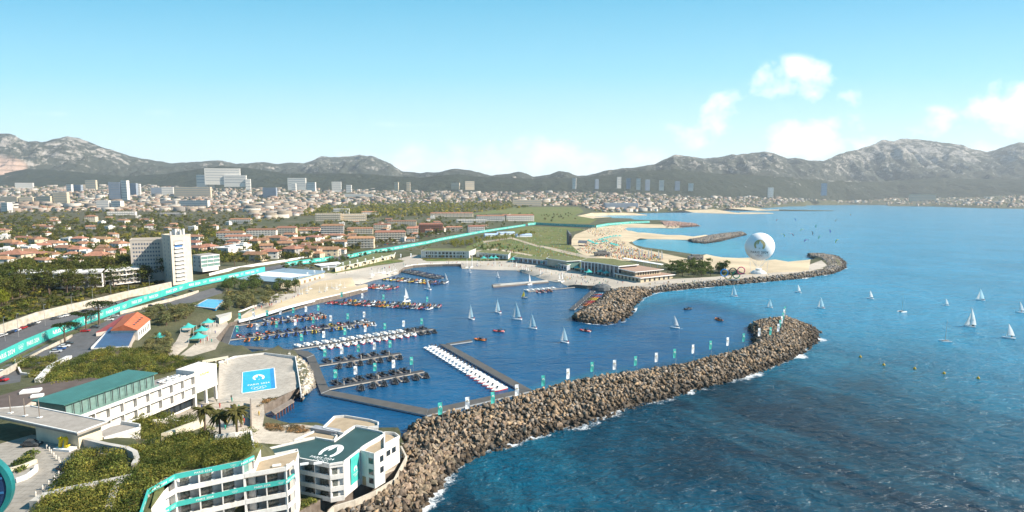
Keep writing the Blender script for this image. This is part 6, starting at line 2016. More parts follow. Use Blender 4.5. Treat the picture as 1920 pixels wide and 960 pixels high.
for i in range(6):
    p = Vector(CN.l[0]) + (Vector(CN.l[1]) - Vector(CN.l[0])) * (i + .5) / 6
    MB().tube((p.x, p.y + 1, 0), (p.x, p.y + 1, 6.2), .2, n=6).build('column', M_WHITE, CN.e)
CU = Bld('rock_shelter', 'dark rounded concrete shelter at the quay end of the coloured boat pier', 'shelter', [(1116, 537), (1122, 530), (1134, 531), (1145, 540)], 4.5, .5)
MB().lathe([(9, 0), (8, 2.6), (5, 4.4), (1, 5.0)], n=12).build('shell', mat('dark_concrete', (0.10, 0.11, 0.12), 0.8, 0.3, 0.5), CU.e)
for nm, lab, px, py, s in [('beach_bunker', 'weathered grey bunker house on the beach behind the feather flags', 1129, 480, 1.0), ('rock_house', 'grey rocky block house on the sand beside the balloon', 1304, 487, .9)]:
    p = gt(px, py)
    e = empty(nm, p, R(10), lab, 'bunker')
    mg = mat('weathered_concrete', (0.20, 0.20, 0.20), 0.9, 0.35, 0.3, streak=0.4)
    MB().prism([(-11 * s, -4 * s), (9 * s, -5 * s), (12 * s, 0), (8 * s, 5 * s), (-9 * s, 6 * s)], -1, 5.2 * s).build('wall', mg, e)
    MB().prism([(-6 * s, -2 * s), (5 * s, -3 * s), (6 * s, 3 * s), (-5 * s, 4 * s)], 5.21 * s, 7.6 * s).build('upper_wall', mg, e)
    for k in range(4): MB().box(-8 * s + k * 4.6 * s, -4.75 * s, 1.6 * s, 2 * s, .5, 1.4 * s, -.05).build('window', M_BLACK, e)

# event tower, stage, marquees in the park
p = gt(1067, 459)
TW = empty('screen_tower', p, R(12), 'tall dark grey screen tower standing between the park lawn and the beach', 'tower')
MB().prism([(-2.2, -6), (2.2, -6), (2.2, 6), (-2.2, 6)], 0, [19, 17, 17, 25], 0).build('frame', mat('tower_grey', (0.09, 0.10, 0.12), 0.6, 0.2, 0.3), TW)
MB().box(0, -6.12, 2, 4.0, .16, 13).build('screen', M_BLACK, TW)
mb = MB()
for k in range(6): mb.tube((2.3, -5, 2 + k * 2.5), (2.3, 5, 4 + k * 2.6), .18, n=4)
mb.build('bracing', M_STEEL, TW)
p = gt(1093, 461)
SG = empty('beach_stage', p, R(-8), 'beach stage with sloping grey roof beside the screen tower', 'stage')
MB().prism([(-7, -5), (8, -6), (8, 5), (-7, 5)], 0, 1.2).build('platform', mat('brick_red_board', (0.26, 0.12, 0.09), 0.8), SG)
MB().prism([(-8, -5), (5, -6), (7, 5), (-7, 6)], [5, 4.2, 7.6, 8], [5.5, 4.7, 8.1, 8.5]).build('roof', mat('tower_grey', (0, 0, 0)), SG)
for sx, sy in ((-6.5, -4.5), (4.5, -5), (6, 4.5), (-6.5, 4.5)): MB().tube((sx, sy, 1), (sx, sy, 5.2), .2, n=6).build('column', M_STEEL, SG)
for i, (px, py, wd, lab) in enumerate([(921, 443.5, 26, 'blue-white marquee nearest the coast road banner'), (948, 440, 34, 'long blue-white marquee in the middle of the park row'), (982, 444, 30, 'blue-white marquee at the seaward end of the park row')]):
    p = gt(px, py)
    e = empty('marquee', p, R(18), lab, 'marquee', 'marquees in the park')
    k = 1.0 / pxm(p); L_ = wd * k
    MB().prism([(-L_ / 2, -5), (L_ / 2, -5), (L_ / 2, 5), (-L_ / 2, 5)], 0, 3).build('wall', M_WFAB, e)
    MB().add([(-L_ / 2 - .4, -5.5, 3), (L_ / 2 + .4, -5.5, 3), (L_ / 2 + .4, 5.5, 3), (-L_ / 2 - .4, 5.5, 3), (-L_ / 2, 0, 6), (L_ / 2, 0, 6)], [(0, 1, 5, 4), (2, 3, 4, 5), (0, 4, 3), (1, 2, 5)]).build('roof', mat('marquee_blue', (0.36, 0.47, 0.66), 0.6), e)
sp = [(1104, 455), (1108, 457), (1112, 459), (1118, 461), (1124, 453), (1129, 452), (1134, 450), (1139, 449), (1144, 447.5), (1150, 446.5), (1155, 446), (1162, 446), (1146, 461), (1151, 462.5), (1156, 464), (1130, 457), (1137, 456)]
for i, (px, py) in enumerate(sp):
    FL.put('tent', None, gt(px, py), R(rng.uniform(0, 40)), 'turquoise peaked shade tent on the sand of the beach village', 'shade tents of the beach village', 'tent', 1.35)
for i, (px, py) in enumerate([(1163, 477), (1168, 477.5), (1180, 480), (1185, 480.5), (1197.5, 481.5), (1202.5, 482), (1215, 485), (1220.5, 485), (1234, 487), (1240, 487)]):
    def fmk():
        e = empty('feather_flag', (0, 0, -50))
        MB().tube((0, 0, 0), (0, 0, 12), .1, .05, 5).build('pole', M_STEEL, e)
        vs_ = []
        for k in range(9):
            z = 1.5 + k * 10.3 / 8; wd = 1.5 * (1 - (k / 8) ** 3) + .1
            vs_ += [(0, 0, z), (wd, .15, z), (wd, .2, z), (0, .05, z)]
        MB().add(vs_, [(k * 4 + j, k * 4 + (j + 1) % 4, k * 4 + 4 + (j + 1) % 4, k * 4 + 4 + j) for k in range(8) for j in range(4)]).build('banner', M_WHITE, e)
        return e
    FL.put('feather', fmk, gt(px, py), R(-10), f'tall white feather flag on the beach, {ORD[i]} from the screen tower', 'feather flags on the beach', 'flag')

# ------------------------------------------------------------------ the tethered balloon and the ring sculpture
p = gt(1422, 512.5)
BA = empty('tethered_balloon', p, -math.atan2(p[0], p[1]), 'huge white tethered balloon with gold flame emblem above the spit', 'balloon')
k = 1 / pxm(p)
zc_, r_ = (512.5 - 462.5) * k * 1.005, 26 * k
prof = [(max(r_ * math.sin(math.pi * i / 20), .02) * (1 if i < 10 else 1), zc_ - r_ * math.cos(math.pi * i / 20)) for i in range(21)]
MB().lathe(prof, n=32).build('envelope', mat('white_envelope', (0.80, 0.78, 0.76), 0.5, 0.04, 0.1), BA, smooth=True)


def on_ball(shape, cz, mt, name):
    vs_ = []
    for x, y in shape[0]:
        lon, lat = x / r_, (y + cz) / r_
        vs_.append(((r_ + .1) * math.sin(lon) * math.cos(lat), -(r_ + .1) * math.cos(lon) * math.cos(lat), zc_ + (r_ + .1) * math.sin(lat)))
    return MB().add(vs_, shape[1]).build(name, mt, BA)


c_, s_ = math.cos(-R(22)), math.sin(-R(22))
on_ball(flame_shape(10 * k), 5.5 * k, mat('gold_print', (0.40, 0.36, 0.14), 0.5), 'flame_emblem')
on_ball(text_shape('PARIS 2024', 6.3 * k), -8.5 * k, mat('dark_print', (0.12, 0.10, 0.10), 0.6), 'lettering')
on_ball(rings_shape(2.4 * k), -14.5 * k, mat('mauve_print', (0.30, 0.18, 0.2), 0.6), 'ring_emblem')
nt_ = MB()
for i in range(16):
    a_ = 2 * math.pi * i / 16
    nt_.tube((r_ * .86 * math.cos(a_), r_ * .86 * math.sin(a_), zc_ - r_ * .52), (1.6 * math.cos(a_), 1.6 * math.sin(a_), 6), .07, n=3)
nt_.build('rigging', M_WFAB, BA)
for i in range(4):
    a_ = math.pi / 4 + math.pi / 2 * i
    MB().tube((r_ * .9 * math.cos(a_), r_ * .9 * math.sin(a_), zc_ - r_ * .45), (r_ * .75 * math.cos(a_), r_ * .75 * math.sin(a_), .5), .08, n=3).build('mooring_line', M_WFAB, BA)
MB().lathe([(2.6, 3.4), (2.9, 3.6), (2.9, 4.8), (2.6, 5.0)], n=14).build('gondola', M_WHITE, BA)
MB().lathe([(7.5, 0), (7.2, 1.4), (6.0, 1.5), (5.8, 2.6), (3.5, 2.8)], n=20).build('landing_platform', M_WHITE, BA)
p = gt(1373, 525)
RS = empty('ring_sculpture', p, R(-4), 'large sculpture of five interlaced coloured rings on the spit road', 'sculpture')
k = 1 / pxm(p)
for (x, y, _), (px, py), c, nm in zip(RINGS, [(1358, 511.5), (1373.5, 509), (1388.5, 507), (1365.5, 517), (1380.5, 515)], [(0.02, 0.27, 0.62), (0.02, 0.02, 0.02), (0.70, 0.07, 0.14), (0.75, 0.42, 0.02), (0.01, 0.33, 0.14)], ['blue', 'black', 'red', 'yellow', 'green']):
    mb = MB(); vs_ = []
    R_, r0 = 6.6 * k, .95 * k
    for i in range(28):
        a_ = 2 * math.pi * i / 28
        for j in range(8):
            b_ = 2 * math.pi * j / 8
            vs_.append(((px - 1373) * k + (R_ + r0 * math.cos(b_)) * math.cos(a_), r0 * math.sin(b_) + (.6 if y < 0 else 0), (525 - py) * k + (R_ + r0 * math.cos(b_)) * math.sin(a_)))
    mb.add(vs_, [(i * 8 + j, i * 8 + (j + 1) % 8, ((i + 1) % 28) * 8 + (j + 1) % 8, ((i + 1) % 28) * 8 + j) for i in range(28) for j in range(8)])
    tag(mb.build('ring', mat(nm + '_ring_paint', c, 0.4, 0.04), RS, smooth=True), f'{nm} ring')
MB().box(0, .3, -.3, 13, 1.6, .9).build('plinth', M_CONC, RS)
# ------------------------------------------------------------------ many points at once: where lines of sight meet the land
_gx = np.arange(-320, 2260, 30.0)
_gyv = np.concatenate([np.arange(342, 420, 2.0), np.arange(420, 700, 8.0), np.arange(700, 1000, 20.0)])
_GY = np.array([[math.log(max(gt(a, b)[1], 20)) for a in _gx] for b in _gyv])


def gtv(px, py):
    px, py = np.asarray(px, float), np.asarray(py, float)
    fx = np.clip((px - _gx[0]) / 30.0, 0, len(_gx) - 1.001); i = fx.astype(int); f = fx - i
    j = np.clip(np.searchsorted(_gyv, py) - 1, 0, len(_gyv) - 2); g = np.clip((py - _gyv[j]) / (_gyv[j + 1] - _gyv[j]), 0, 1)
    ly = (_GY[j, i] * (1 - f) + _GY[j, i + 1] * f) * (1 - g) + (_GY[j + 1, i] * (1 - f) + _GY[j + 1, i + 1] * f) * g
    Y = np.exp(ly)
    a, b = (px - 960) / FPX, (480 - py) / FPX
    X = a * Y / (CP + b * SP)
    return X, Y, hgt(X, Y)


ROWW = ['front', 'second', 'third', 'fourth', 'fifth', 'sixth', 'seventh', 'eighth', 'ninth', 'tenth']


def row_labels(items, place, nrows):
    """items: list of (object, px, py, description). Labels by row (nearest first) and order from the left"""
    its = sorted(items, key=lambda t: -t[2])
    per = math.ceil(len(its) / nrows)
    for r_ in range(nrows):
        row = sorted(its[r_ * per:(r_ + 1) * per], key=lambda t: t[1])
        for k, (o, _, _, d) in enumerate(row):
            o['label'] = f'{d}, {ORD[min(k, 39)]} from left, {ROWW[r_]} row {place}'


# ------------------------------------------------------------------ the coast road: wall, banner, lamps, cars
low_wall('tall pale stone wall along the landward side of the coast road', [(-60, 650), (0, 627), (70, 601), (120, 588), (170, 576), (240, 558), (315, 541), (360, 531)], 4.6, .8, M_STONE, 'coast_wall')
low_wall('pale stone balustrade below the turquoise banner beside the car park', [(-60, 735), (0, 705), (50, 676), (100, 650), (135, 632)], 1.3, .5, M_STONE, 'balustrade')
low_wall('pale parapet along the service road above the small pool', [(225, 590), (270, 578), (330, 562), (372, 549)], 2.0, .5, M_STONE, 'road_parapet')
low_wall('broken white garden wall along the coast road below the villas', [(392, 518), (430, 508), (480, 499), (540, 490), (600, 480)], 2.6, .5, M_HOTELW, 'garden_wall')
low_wall('white low wall of the shore garden behind the sand', [(447, 586), (475, 575), (490, 572), (500, 564)], .8, .4)
low_wall('pale quay kerb above the left basin', [(447, 601.5), (478, 594), (540, 575), (590, 562.5), (640, 551), (688, 540)], .35, 1.6, M_WHITE, 'quay_kerb', 'kerb')
low_wall('pale stone edge of the curved quay at the far end of the harbour', [(758, 500), (775, 496.5), (800, 494.5), (830, 493.5), (864, 493)], .4, 2.2, M_WHITE, 'quay_kerb', 'kerb')
low_wall('white kerb on the seaward edge of the spit road', [(1186, 540), (1260, 532), (1340, 525), (1420, 518.7), (1500, 510.5), (1543, 503)], .5, .6, M_CONC, 'road_kerb', 'kerb')


def banner_wall(label, pxs, h=4.7, cap=True):
    P = [gt(*p) for p in pxs]
    o = P[0]
    e = empty('banner_wall', o, 0, label, 'banner')
    acc = 6.0
    for a_, b_ in zip(P, P[1:]):
        A2, B2 = Vector(a_), Vector(b_)
        d_ = Vector((B2.x - A2.x, B2.y - A2.y)); L_ = d_.length
        if L_ < 1: continue
        d_.normalize(); nr_ = Vector((d_.y, -d_.x))
        za, zb = A2.z - o[2] + .4, B2.z - o[2] + .4
        la, lb = A2.xy - Vector(o[:2]), B2.xy - Vector(o[:2])
        q4 = [la + nr_ * .1, la - nr_ * .1, lb - nr_ * .1, lb + nr_ * .1]
        pn = MB().prism([tuple(p) for p in q4], [za, za, zb, zb], [za + h, za + h, zb + h, zb + h]).build('panel', M_TEAL, e)
        ba = MB().prism([tuple(p - nr_ * 1.2) for p in q4], [za - 2.0, za - 2, zb - 2, zb - 2], [za + h * .45, za + h * .45, zb + h * .45, zb + h * .45]).build('backing', mat('navy_backing', (0.012, 0.06, 0.17), 0.6), e)
        ex3 = Vector((B2.x - A2.x, B2.y - A2.y, B2.z - A2.z)).normalized()
        while acc < L_ - 6:
            f = acc / L_
            c = la + (lb - la) * f
            z = za + (zb - za) * f + h * .5
            flat_mark('lettering', text_shape('PARIS 2024', 2.7), M_WHITE, pn, (c.x, c.y, z), ex3, (0, 0, 1), .14)
            if acc + 13 < L_:
                f2 = (acc + 12.5) / L_
                c = la + (lb - la) * f2
                flat_mark('ring_emblem', rings_shape(.72), M_WHITE, pn, (c.x, c.y, z + .3), ex3, (0, 0, 1), .14)
            acc += 25
        acc = max(acc - L_, 5)
    return e


BL = [(-45, 707), (0, 683), (50, 657), (100, 634), (150, 614), (200, 595), (250, 575), (300, 559), (355, 541), (420, 527), (497, 510)]
banner_wall('long turquoise lettered banner wall along the near coast road', BL)
banner_wall('turquoise banner stretch half hidden by promenade trees', [(535, 501), (560, 497), (585, 494), (625, 488)])
banner_wall('turquoise banner wall along the middle coast road below the palms', [(652, 485), (690, 477), (740, 469), (800, 458), (830, 451), (900, 437.5), (950, 429.5), (985, 424)])
banner_wall('turquoise banner wall crossing the park towards the beach', [(990, 423), (1005, 421.5), (1060, 424.5), (1115, 427)], 6.0)
banner_wall('turquoise banner wall over the sand towards the red rock point', [(1118, 427), (1140, 423), (1180, 419.5), (1218, 418)], 6.0)


def lamp():
    e = empty('street_lamp', (0, 0, -50))
    MB().tube((0, 0, 0), (0, 0, 11), .12, .07, 6).build('pole', M_STEEL, e)
    MB().path([(0, 0, 11), (.5, -.2, 11.5), (1.4, -.4, 11.7)], .05, 5).build('arm', M_STEEL, e)
    MB().box(1.75, -.45, 11.62, .9, .3, .16).build('lamp_head', M_STEEL, e)
    return e


for i, (px, py) in enumerate([(10, 640), (35, 632), (85, 611), (136, 588), (175, 574), (209, 564), (242, 556), (281, 546), (316, 537), (352, 529)]):
    FL.put('lamp', lamp, gt(px, py), R(-20), f'tall grey street lamp on the coast road, {ORD[i]} from left', 'street lamps on the coast road', 'street lamp')


def car(c, rgb):
    e = empty('parked_car', (0, 0, -50))
    pt = mat(c + '_car_paint', rgb, 0.25, 0.04, 0.4, spec=0.6)
    side = [(-2.1, .35), (2.1, .35), (2.15, .7), (1.9, .85), (1.0, .95), (-1.7, .98), (-2.1, .85)]
    b_ = MB().prism(side, -.86, .86); b_.v = [(x, z, y) for x, y, z in b_.v]; b_.f = [f[::-1] for f in b_.f]
    b_.build('body', pt, e)
    side = [(-1.6, .98), (1.0, .95), (.35, 1.42), (-1.2, 1.44)]
    b_ = MB().prism(side, -.74, .74); b_.v = [(x, z, y) for x, y, z in b_.v]; b_.f = [f[::-1] for f in b_.f]
    b_.build('window', M_GLASS, e)
    MB().box(-.43, 0, 1.43, 1.6, 1.36, .05).build('roof', pt, e)
    for sx in (-1.3, 1.3):
        for sy in (-.8, .8):
            MB().tube((sx, sy - .1, .33), (sx, sy + .1, .33), .33, n=10).build('wheel', M_BLACK, e)
    return e


CARC = {'white': (.70, .70, .70), 'silver': (.42, .43, .45), 'dark grey': (.06, .065, .07), 'black': (.015, .015, .018), 'red': (.40, .02, .02), 'blue': (.03, .09, .26)}
ck = ['dark grey', 'black', 'red', 'silver', 'white', 'dark grey', 'blue', 'white', 'silver', 'black', 'white', 'red', 'dark grey', 'white', 'silver', 'black']


def put_car(c, p, rot, label, group):
    return FL.put('car_' + c, lambda: car(c.replace(' ', '_'), CARC[c]), p, rot, label, group, 'car')


line = [(-20, 637), (15, 625), (70, 604.5), (170, 579.5), (315, 545), (345, 537)]
n = 0
for i in range(44):
    f = (i + .5) / 44 * (len(line) - 1); k = int(f); f -= k
    if rng.random() < .22: continue
    px, py = line[k][0] + (line[k + 1][0] - line[k][0]) * f, line[k][1] + (line[k + 1][1] - line[k][1]) * f
    a_, b_ = gt(*line[k]), gt(*line[k + 1])
    c = ck[(i * 7) % 16]
    put_car(c, gt(px, py + 2.2), math.atan2(b_[1] - a_[1], b_[0] - a_[0]), f'{c} car parked along the tall coast road wall, {ORD[n]} from left', 'cars parked along the coast road wall'); n += 1
for i, (px, py, c, rot, lab) in enumerate([(105, 661, 'silver', 30, 'under the stone pines, front left'), (113, 656, 'blue', 30, 'under the stone pines, beside the silver one'), (121, 651, 'white', 30, 'under the stone pines, middle of the line'), (128, 646, 'dark grey', 30, 'under the stone pines, at the back of the line'),
                                          (160, 622, 'red', 20, 'at the corner of the red shed'), (178, 615, 'dark grey', 20, 'just above the red shed'), (205, 601, 'white', 20, 'left of the orange tiled house'), (215, 594, 'silver', 20, 'behind the orange tiled house'),
                                          (308, 563, 'blue', 15, 'on the service road below the banner'), (328, 556, 'dark grey', 15, 'farther up the service road'), (358, 547, 'black', 15, 'on the service road near the hedge'), (282, 575, 'black', 15, 'in the gap above the olive trees'),
                                          (2, 715, 'red', 5, 'on the upper ramp at the picture edge'), (4, 700, 'white', 60, 'parked on the curved ramp'), (128, 876, 'black', 80, 'waiting on the drive beside the last bollards'), (60, 836, 'dark grey', 0, 'in the shade of the entrance overhang'),
                                          (585, 503, 'dark grey', 10, 'behind the small flat pavilion'), (575, 504.5, 'silver', 10, 'parked left of the small flat pavilion')]):
    put_car(c, gt(px, py), R(rot), f'{c} car {lab}', 'scattered parked cars')
n = 0
for i in range(34):
    f = i / 33
    px, py = 690 + f * 150 + rng.uniform(-2, 2), 473 - f * 27 - 5 - rng.random() * 6
    c = ck[(i * 5 + 3) % 16]
    put_car(c, gt(px, py), R(30 + rng.uniform(-8, 8)), f'{c} car on the palm avenue, {ORD[n]} from left', 'cars on the palm avenue'); n += 1

# ------------------------------------------------------------------ tower block and flats
M_TWARM = mat('warm_white_render', (0.56, 0.49, 0.40), 0.85, 0.07, 0.3, streak=0.15)
M_TGREY = mat('greyed_render', (0.48, 0.42, 0.36), 0.85, 0.06, 0.3, streak=0.15)
M_SHUT = mat('blue_grey_shutter', (0.10, 0.12, 0.16), 0.6, 0.1)
TS = Bld('slab_block', 'long grey apartment slab with rows of small windows joined to the white tower block', 'apartment block', [(243, 451.5), (303, 450), (304, 446.5), (247, 448)], 46.5, 13.5)
TS.body(M_TGREY); TS.roof(M_GREYR, inset=.3); TS.parapet(M_TGREY, .8, .3)
TS.windows(TS.l[0], TS.l[1], [43 - 3.1 * k for k in range(8)], 10, 1.1, 1.4, M_SHUT)
TT = Bld('tower_block', 'tall white tower block with a column of balconies beside the coast road', 'tower block', [(303, 441), (319.5, 444), (357, 441), (340, 438.5)], 50.5, 13.5)
TT.body(M_TWARM); TT.roof(M_GREYR, inset=.3); TT.parapet(M_TWARM, .9, .3)
TT.windows(TT.l[0], TT.l[1], [47 - 3.1 * k for k in range(10)], 2, 1.0, 1.4, M_SHUT)
a_, b_ = Vector(TT.l[1]), Vector(TT.l[2]); d_ = (b_ - a_).normalized(); nr_ = Vector((d_.y, -d_.x)); Lw = (b_ - a_).length; rt_ = math.atan2(d_.y, d_.x)
c = a_ + d_ * Lw * .36 + nr_ * .03
MB().box(c.x, c.y, 2.5, Lw * .46, .1, 31.5, rt_).build('balcony_recess_shade', mat('shaded_loggia', (0.30, 0.29, 0.28), 0.8), TT.e)  # flat plate, the shade of the loggia is painted as its colour
for k in range(10):
    c = a_ + d_ * Lw * .36 + nr_ * .7
    bp = MB().box(c.x, c.y, 3.0 + k * 3.1, Lw * .46, 1.3, .14, rt_)
    c2 = c + nr_ * .62
    bp.box(c2.x, c2.y, 3.14 + k * 3.1, Lw * .46, .08, .8, rt_)
    bp.build('balcony', M_WHITE, TT.e)
    c3 = a_ + d_ * Lw * .36 + nr_ * .1
    MB().box(c3.x, c3.y, 3.3 + k * 3.1, Lw * .38, .06, 1.9, rt_).build('window', mat('grey_blind', (0.42, 0.41, 0.39), 0.6) if k != 8 else mat('blue_awning', (0.05, 0.15, 0.36), 0.6), TT.e)  # blinds in one even grey, a blue awning on one floor
for i in range(6): MB().lathe([(.9, 37), (.9, 40 + (i % 3))], -4 + i * 1.9, .6 * (i % 2), 10).build('chimney', M_HOTELW, TT.e)
SA = Bld('small_flats', 'small white block of flats with green glass balconies right of the tower block', 'apartment block', [(359, 478), (378, 480), (410, 476.5), (392, 474)], 28, 13.5)
SA.body(M_HOTELW, offset_poly(SA.l, .62)); SA.roof(M_GREYR, inset=.3)
a_, b_ = Vector(SA.l[1]), Vector(SA.l[2])
balcony_bays(SA, a_ - (b_ - a_) * .04, b_ + (b_ - a_) * .04, [28.0, 24.6, 21.2, 17.8], 3, .5, [M_WHITE] * 4, M_GGLASS, False, .8, M_GGLASS)
SA.windows(SA.l[0], SA.l[1], [25, 21.5, 18], 2, 1.1, 1.5, M_SHUT)
for i, (pl, z, lab, n) in enumerate([([(-10, 513), (112, 513.5), (118, 507), (-5, 506)], 27.5, 'long modern white apartment building with dark glazing, among pines at the frame edge', 9), ([(108, 513.5), (190, 511), (196, 505), (118, 506.5)], 27, 'middle modern white apartment building with dark glazing, among dark pines', 6),
                                    ([(196, 510), (262, 503.5), (259, 498), (205, 503)], 26, 'modern white apartment building with dark glazing just left of the grey slab', 5)]):
    B = Bld('modern_flats', lab, 'apartment building', pl, z, 15)
    B.body(M_BEIGE, offset_poly(B.l, 2.0)); B.roof(M_HOTELW, th=.5)
    a_, b_ = Vector(B.l[0]), Vector(B.l[1])
    balcony_bays(B, a_, b_, [z + .2, z - 3.2, z - 6.4, z - 9.6], n, 2.2, [M_HOTELW] * 4, mat('brown_panel', (0.10, 0.07, 0.055), 0.7), False, .75, M_GLASS)

# ------------------------------------------------------------------ houses
M_ROOFB = mat('brown_tiles', (0.27, 0.14, 0.085), 0.85, 0.2, 0.5, rnd=0.5)
M_HWALL = {'white': mat('white_house_wall', (0.70, 0.66, 0.60), 0.85, 0.07, 0.4, rnd=0.12, streak=0.1), 'cream': mat('cream_house_wall', (0.58, 0.48, 0.34), 0.85, 0.08, 0.4, rnd=0.2), 'pink': mat('rosy_house_wall', (0.50, 0.34, 0.26), 0.85, 0.08, 0.4, rnd=0.2), 'grey': mat('grey_house_wall', (0.38, 0.36, 0.34), 0.85, 0.08, 0.4, rnd=0.2)}


def house(wall, roofk, w_, d_, h_):
    e = empty('house', (0, 0, -50))
    MB().prism([(-w_ / 2, -d_ / 2), (w_ / 2, -d_ / 2), (w_ / 2, d_ / 2), (-w_ / 2, d_ / 2)], -2.5, h_).build('wall', M_HWALL[wall], e)
    o_ = .6
    x, y = w_ / 2 + o_, d_ / 2 + o_
    rm = M_TILE if roofk != 'brown' else M_ROOFB
    rh = d_ * .24
    if roofk == 'flat':
        rf_ = MB().box(0, 0, h_ + .003, w_ + .3, d_ + .3, .45).box(w_ * .2, 0, h_ + .45, w_ * .3, d_ * .4, 1.6).build('roof', M_HOTELW, e)
    else:
        rx = (w_ / 2 - d_ / 2 * .9) if roofk == 'hip' else x
        rx = max(rx, .6)
        fs = [(0, 1, 5, 4), (2, 3, 4, 5), (3, 0, 4), (1, 2, 5), (3, 2, 1, 0)]
        rf_ = MB().add([(-x, -y, h_ - .1), (x, -y, h_ - .1), (x, y, h_ - .1), (-x, y, h_ - .1), (-rx, 0, h_ + rh), (rx, 0, h_ + rh)], fs).build('roof', rm, e)
        MB().box(w_ * .22, d_ * .12, h_ + rh * .4, .8, .8, rh).build('chimney', M_HWALL[wall], rf_)
    for zf in ([1.0, 3.9] if h_ > 5 else [1.0]):
        for k in range(3):
            wd = MB().box(-w_ / 2 + w_ * (k + .5) / 3, -d_ / 2 - .03, zf, 1.1, .12, 1.45).build('window', M_SHUT, e)
        for k in range(2):
            MB().box(w_ / 2 + .03, -d_ / 2 + d_ * (k + .5) / 2, zf, .12, 1.1, 1.45).build('window', M_SHUT, e)
    MB().box(w_ * .08, -d_ / 2 - .06, 0, 1.1, .14, 2.2).build('door', M_WOOD, e)
    return e


HOUSES = {}
HT = [('white', 'hip', 13, 10, 6.2), ('cream', 'hip', 14, 11, 6.4), ('white', 'gable', 12, 9, 6.0), ('pink', 'gable', 13, 9, 5.8), ('cream', 'brown', 15, 10, 6.0), ('white', 'brown', 12, 9, 4.4), ('grey', 'hip', 12, 10, 6.2), ('white', 'flat', 13, 11, 6.6), ('grey', 'gable', 16, 10, 6.2)]
RW = {'hip': 'hipped', 'gable': 'red-gabled', 'brown': 'brown-roofed', 'flat': 'flat-roofed'}
house_px = []


def put_house(px, py, kind, wpx=None, rot=None):
    p = gt(px, py)
    t_ = HT[kind]
    o = FL.put(('house', kind), lambda: house(*t_), p, R(rng.uniform(-28, 22)) if rot is None else R(rot), None, None, 'house', 1.0)
    s = (wpx / pxm(p) / t_[2]) if wpx else rng.uniform(.85, 1.15)
    s = min(max(s, .6), 1.9)
    o.scale = (s, s * rng.uniform(.9, 1.1), min(s, 1.25) * rng.uniform(.92, 1.1))
    house_px.append((px, py, max(14 * s * pxm(p) * .5, 5)))
    return (o, px, py, f'{t_[0]} {RW[t_[1]]} house')


left = [put_house(*a) for a in [(20, 467, 1, 30), (28, 490, 1, 48), (72, 459, 1, 24), (82, 469, 2, 20), (105, 466, 2, 34), (128, 455, 7, 18), (150, 456, 0, 22), (160, 467, 2, 24), (192, 457, 4, 30), (214, 455, 4, 18), (226, 468, 0, 30), (75, 494, 8, 20), (125, 475, 4, 30), (148, 480, 0, 28), (166, 481, 7, 20), (133, 493, 7, 22),
                                (185, 495, 1, 40), (112, 497, 3, 14), (88, 431, 5, 34), (101, 421, 0, 18), (60, 475, 7, 26), (206, 432, 7, 14), (232, 431, 1, 12), (232, 418, 5, 16), (283, 430, 0, 18), (275, 416, 5, 26), (8, 478, 7, 24), (222, 480, 3, 22), (196, 472, 3, 20), (45, 452, 5, 22), (5, 452, 7, 20)]]
vil = gt(172, 416)
VL = empty('villa', vil, R(12), 'three-storey cream villa with red roof rising above the dark wood', 'villa')
MB().prism([(-11, -7), (11, -7), (11, 7), (-11, 7)], -3, 13).build('wall', M_CREAM, VL)
MB().add([(-12, -8, 12.9), (12, -8, 12.9), (12, 8, 12.9), (-12, 8, 12.9), (-4, 0, 16.5), (4, 0, 16.5)], [(0, 1, 5, 4), (2, 3, 4, 5), (3, 0, 4), (1, 2, 5), (3, 2, 1, 0)]).build('roof', M_TILE, VL)
for zf in (2, 6, 10):
    for k in range(5): MB().box(-9 + 4.4 * k, -7.05, zf, 1.3, .14, 2.0).build('window', M_SHUT, VL)
right = [put_house(*a) for a in [(367, 453, 2, 22), (364, 465, 2, 20), (372, 474, 3, 24), (390, 473, 6, 28), (405, 474, 2, 18), (426, 476, 7, 40), (452, 471, 7, 30), (456, 466, 3, 20), (480, 489, 4, 34), (507, 483, 0, 34), (549, 478, 6, 32), (566, 470, 5, 30), (590, 476, 3, 24), (617, 479, 4, 34), (629, 478, 7, 20),
                                (590, 452, 0, 30), (545, 448, 2, 20), (520, 455, 1, 30), (560, 457, 3, 22), (614, 458, 5, 22), (570, 437, 5, 26), (632, 447, 5, 24), (478, 461, 1, 20), (500, 470, 3, 22), (535, 466, 4, 26), (470, 452, 5, 14), (438, 462, 0, 22), (640, 462, 2, 20)]]


def far_enough(px, py, lst, k=1.0):
    return all(abs(px - a) > (r_ + 6) * k or abs(py - b) > (r_ * .45 + 3) * k for a, b, r_ in lst)


def fill_houses(lst, poly, count, kinds=range(9)):
    xs, ys = [p[0] for p in poly], [p[1] for p in poly]
    tries = 0
    while count and tries < 4000:
        tries += 1
        px, py = rng.uniform(min(xs), max(xs)), rng.uniform(min(ys), max(ys))
        if in_poly([px], [py], poly)[0] and far_enough(px, py, house_px, .62):
            lst.append(put_house(px, py, rng.choice(list(kinds)))); count -= 1


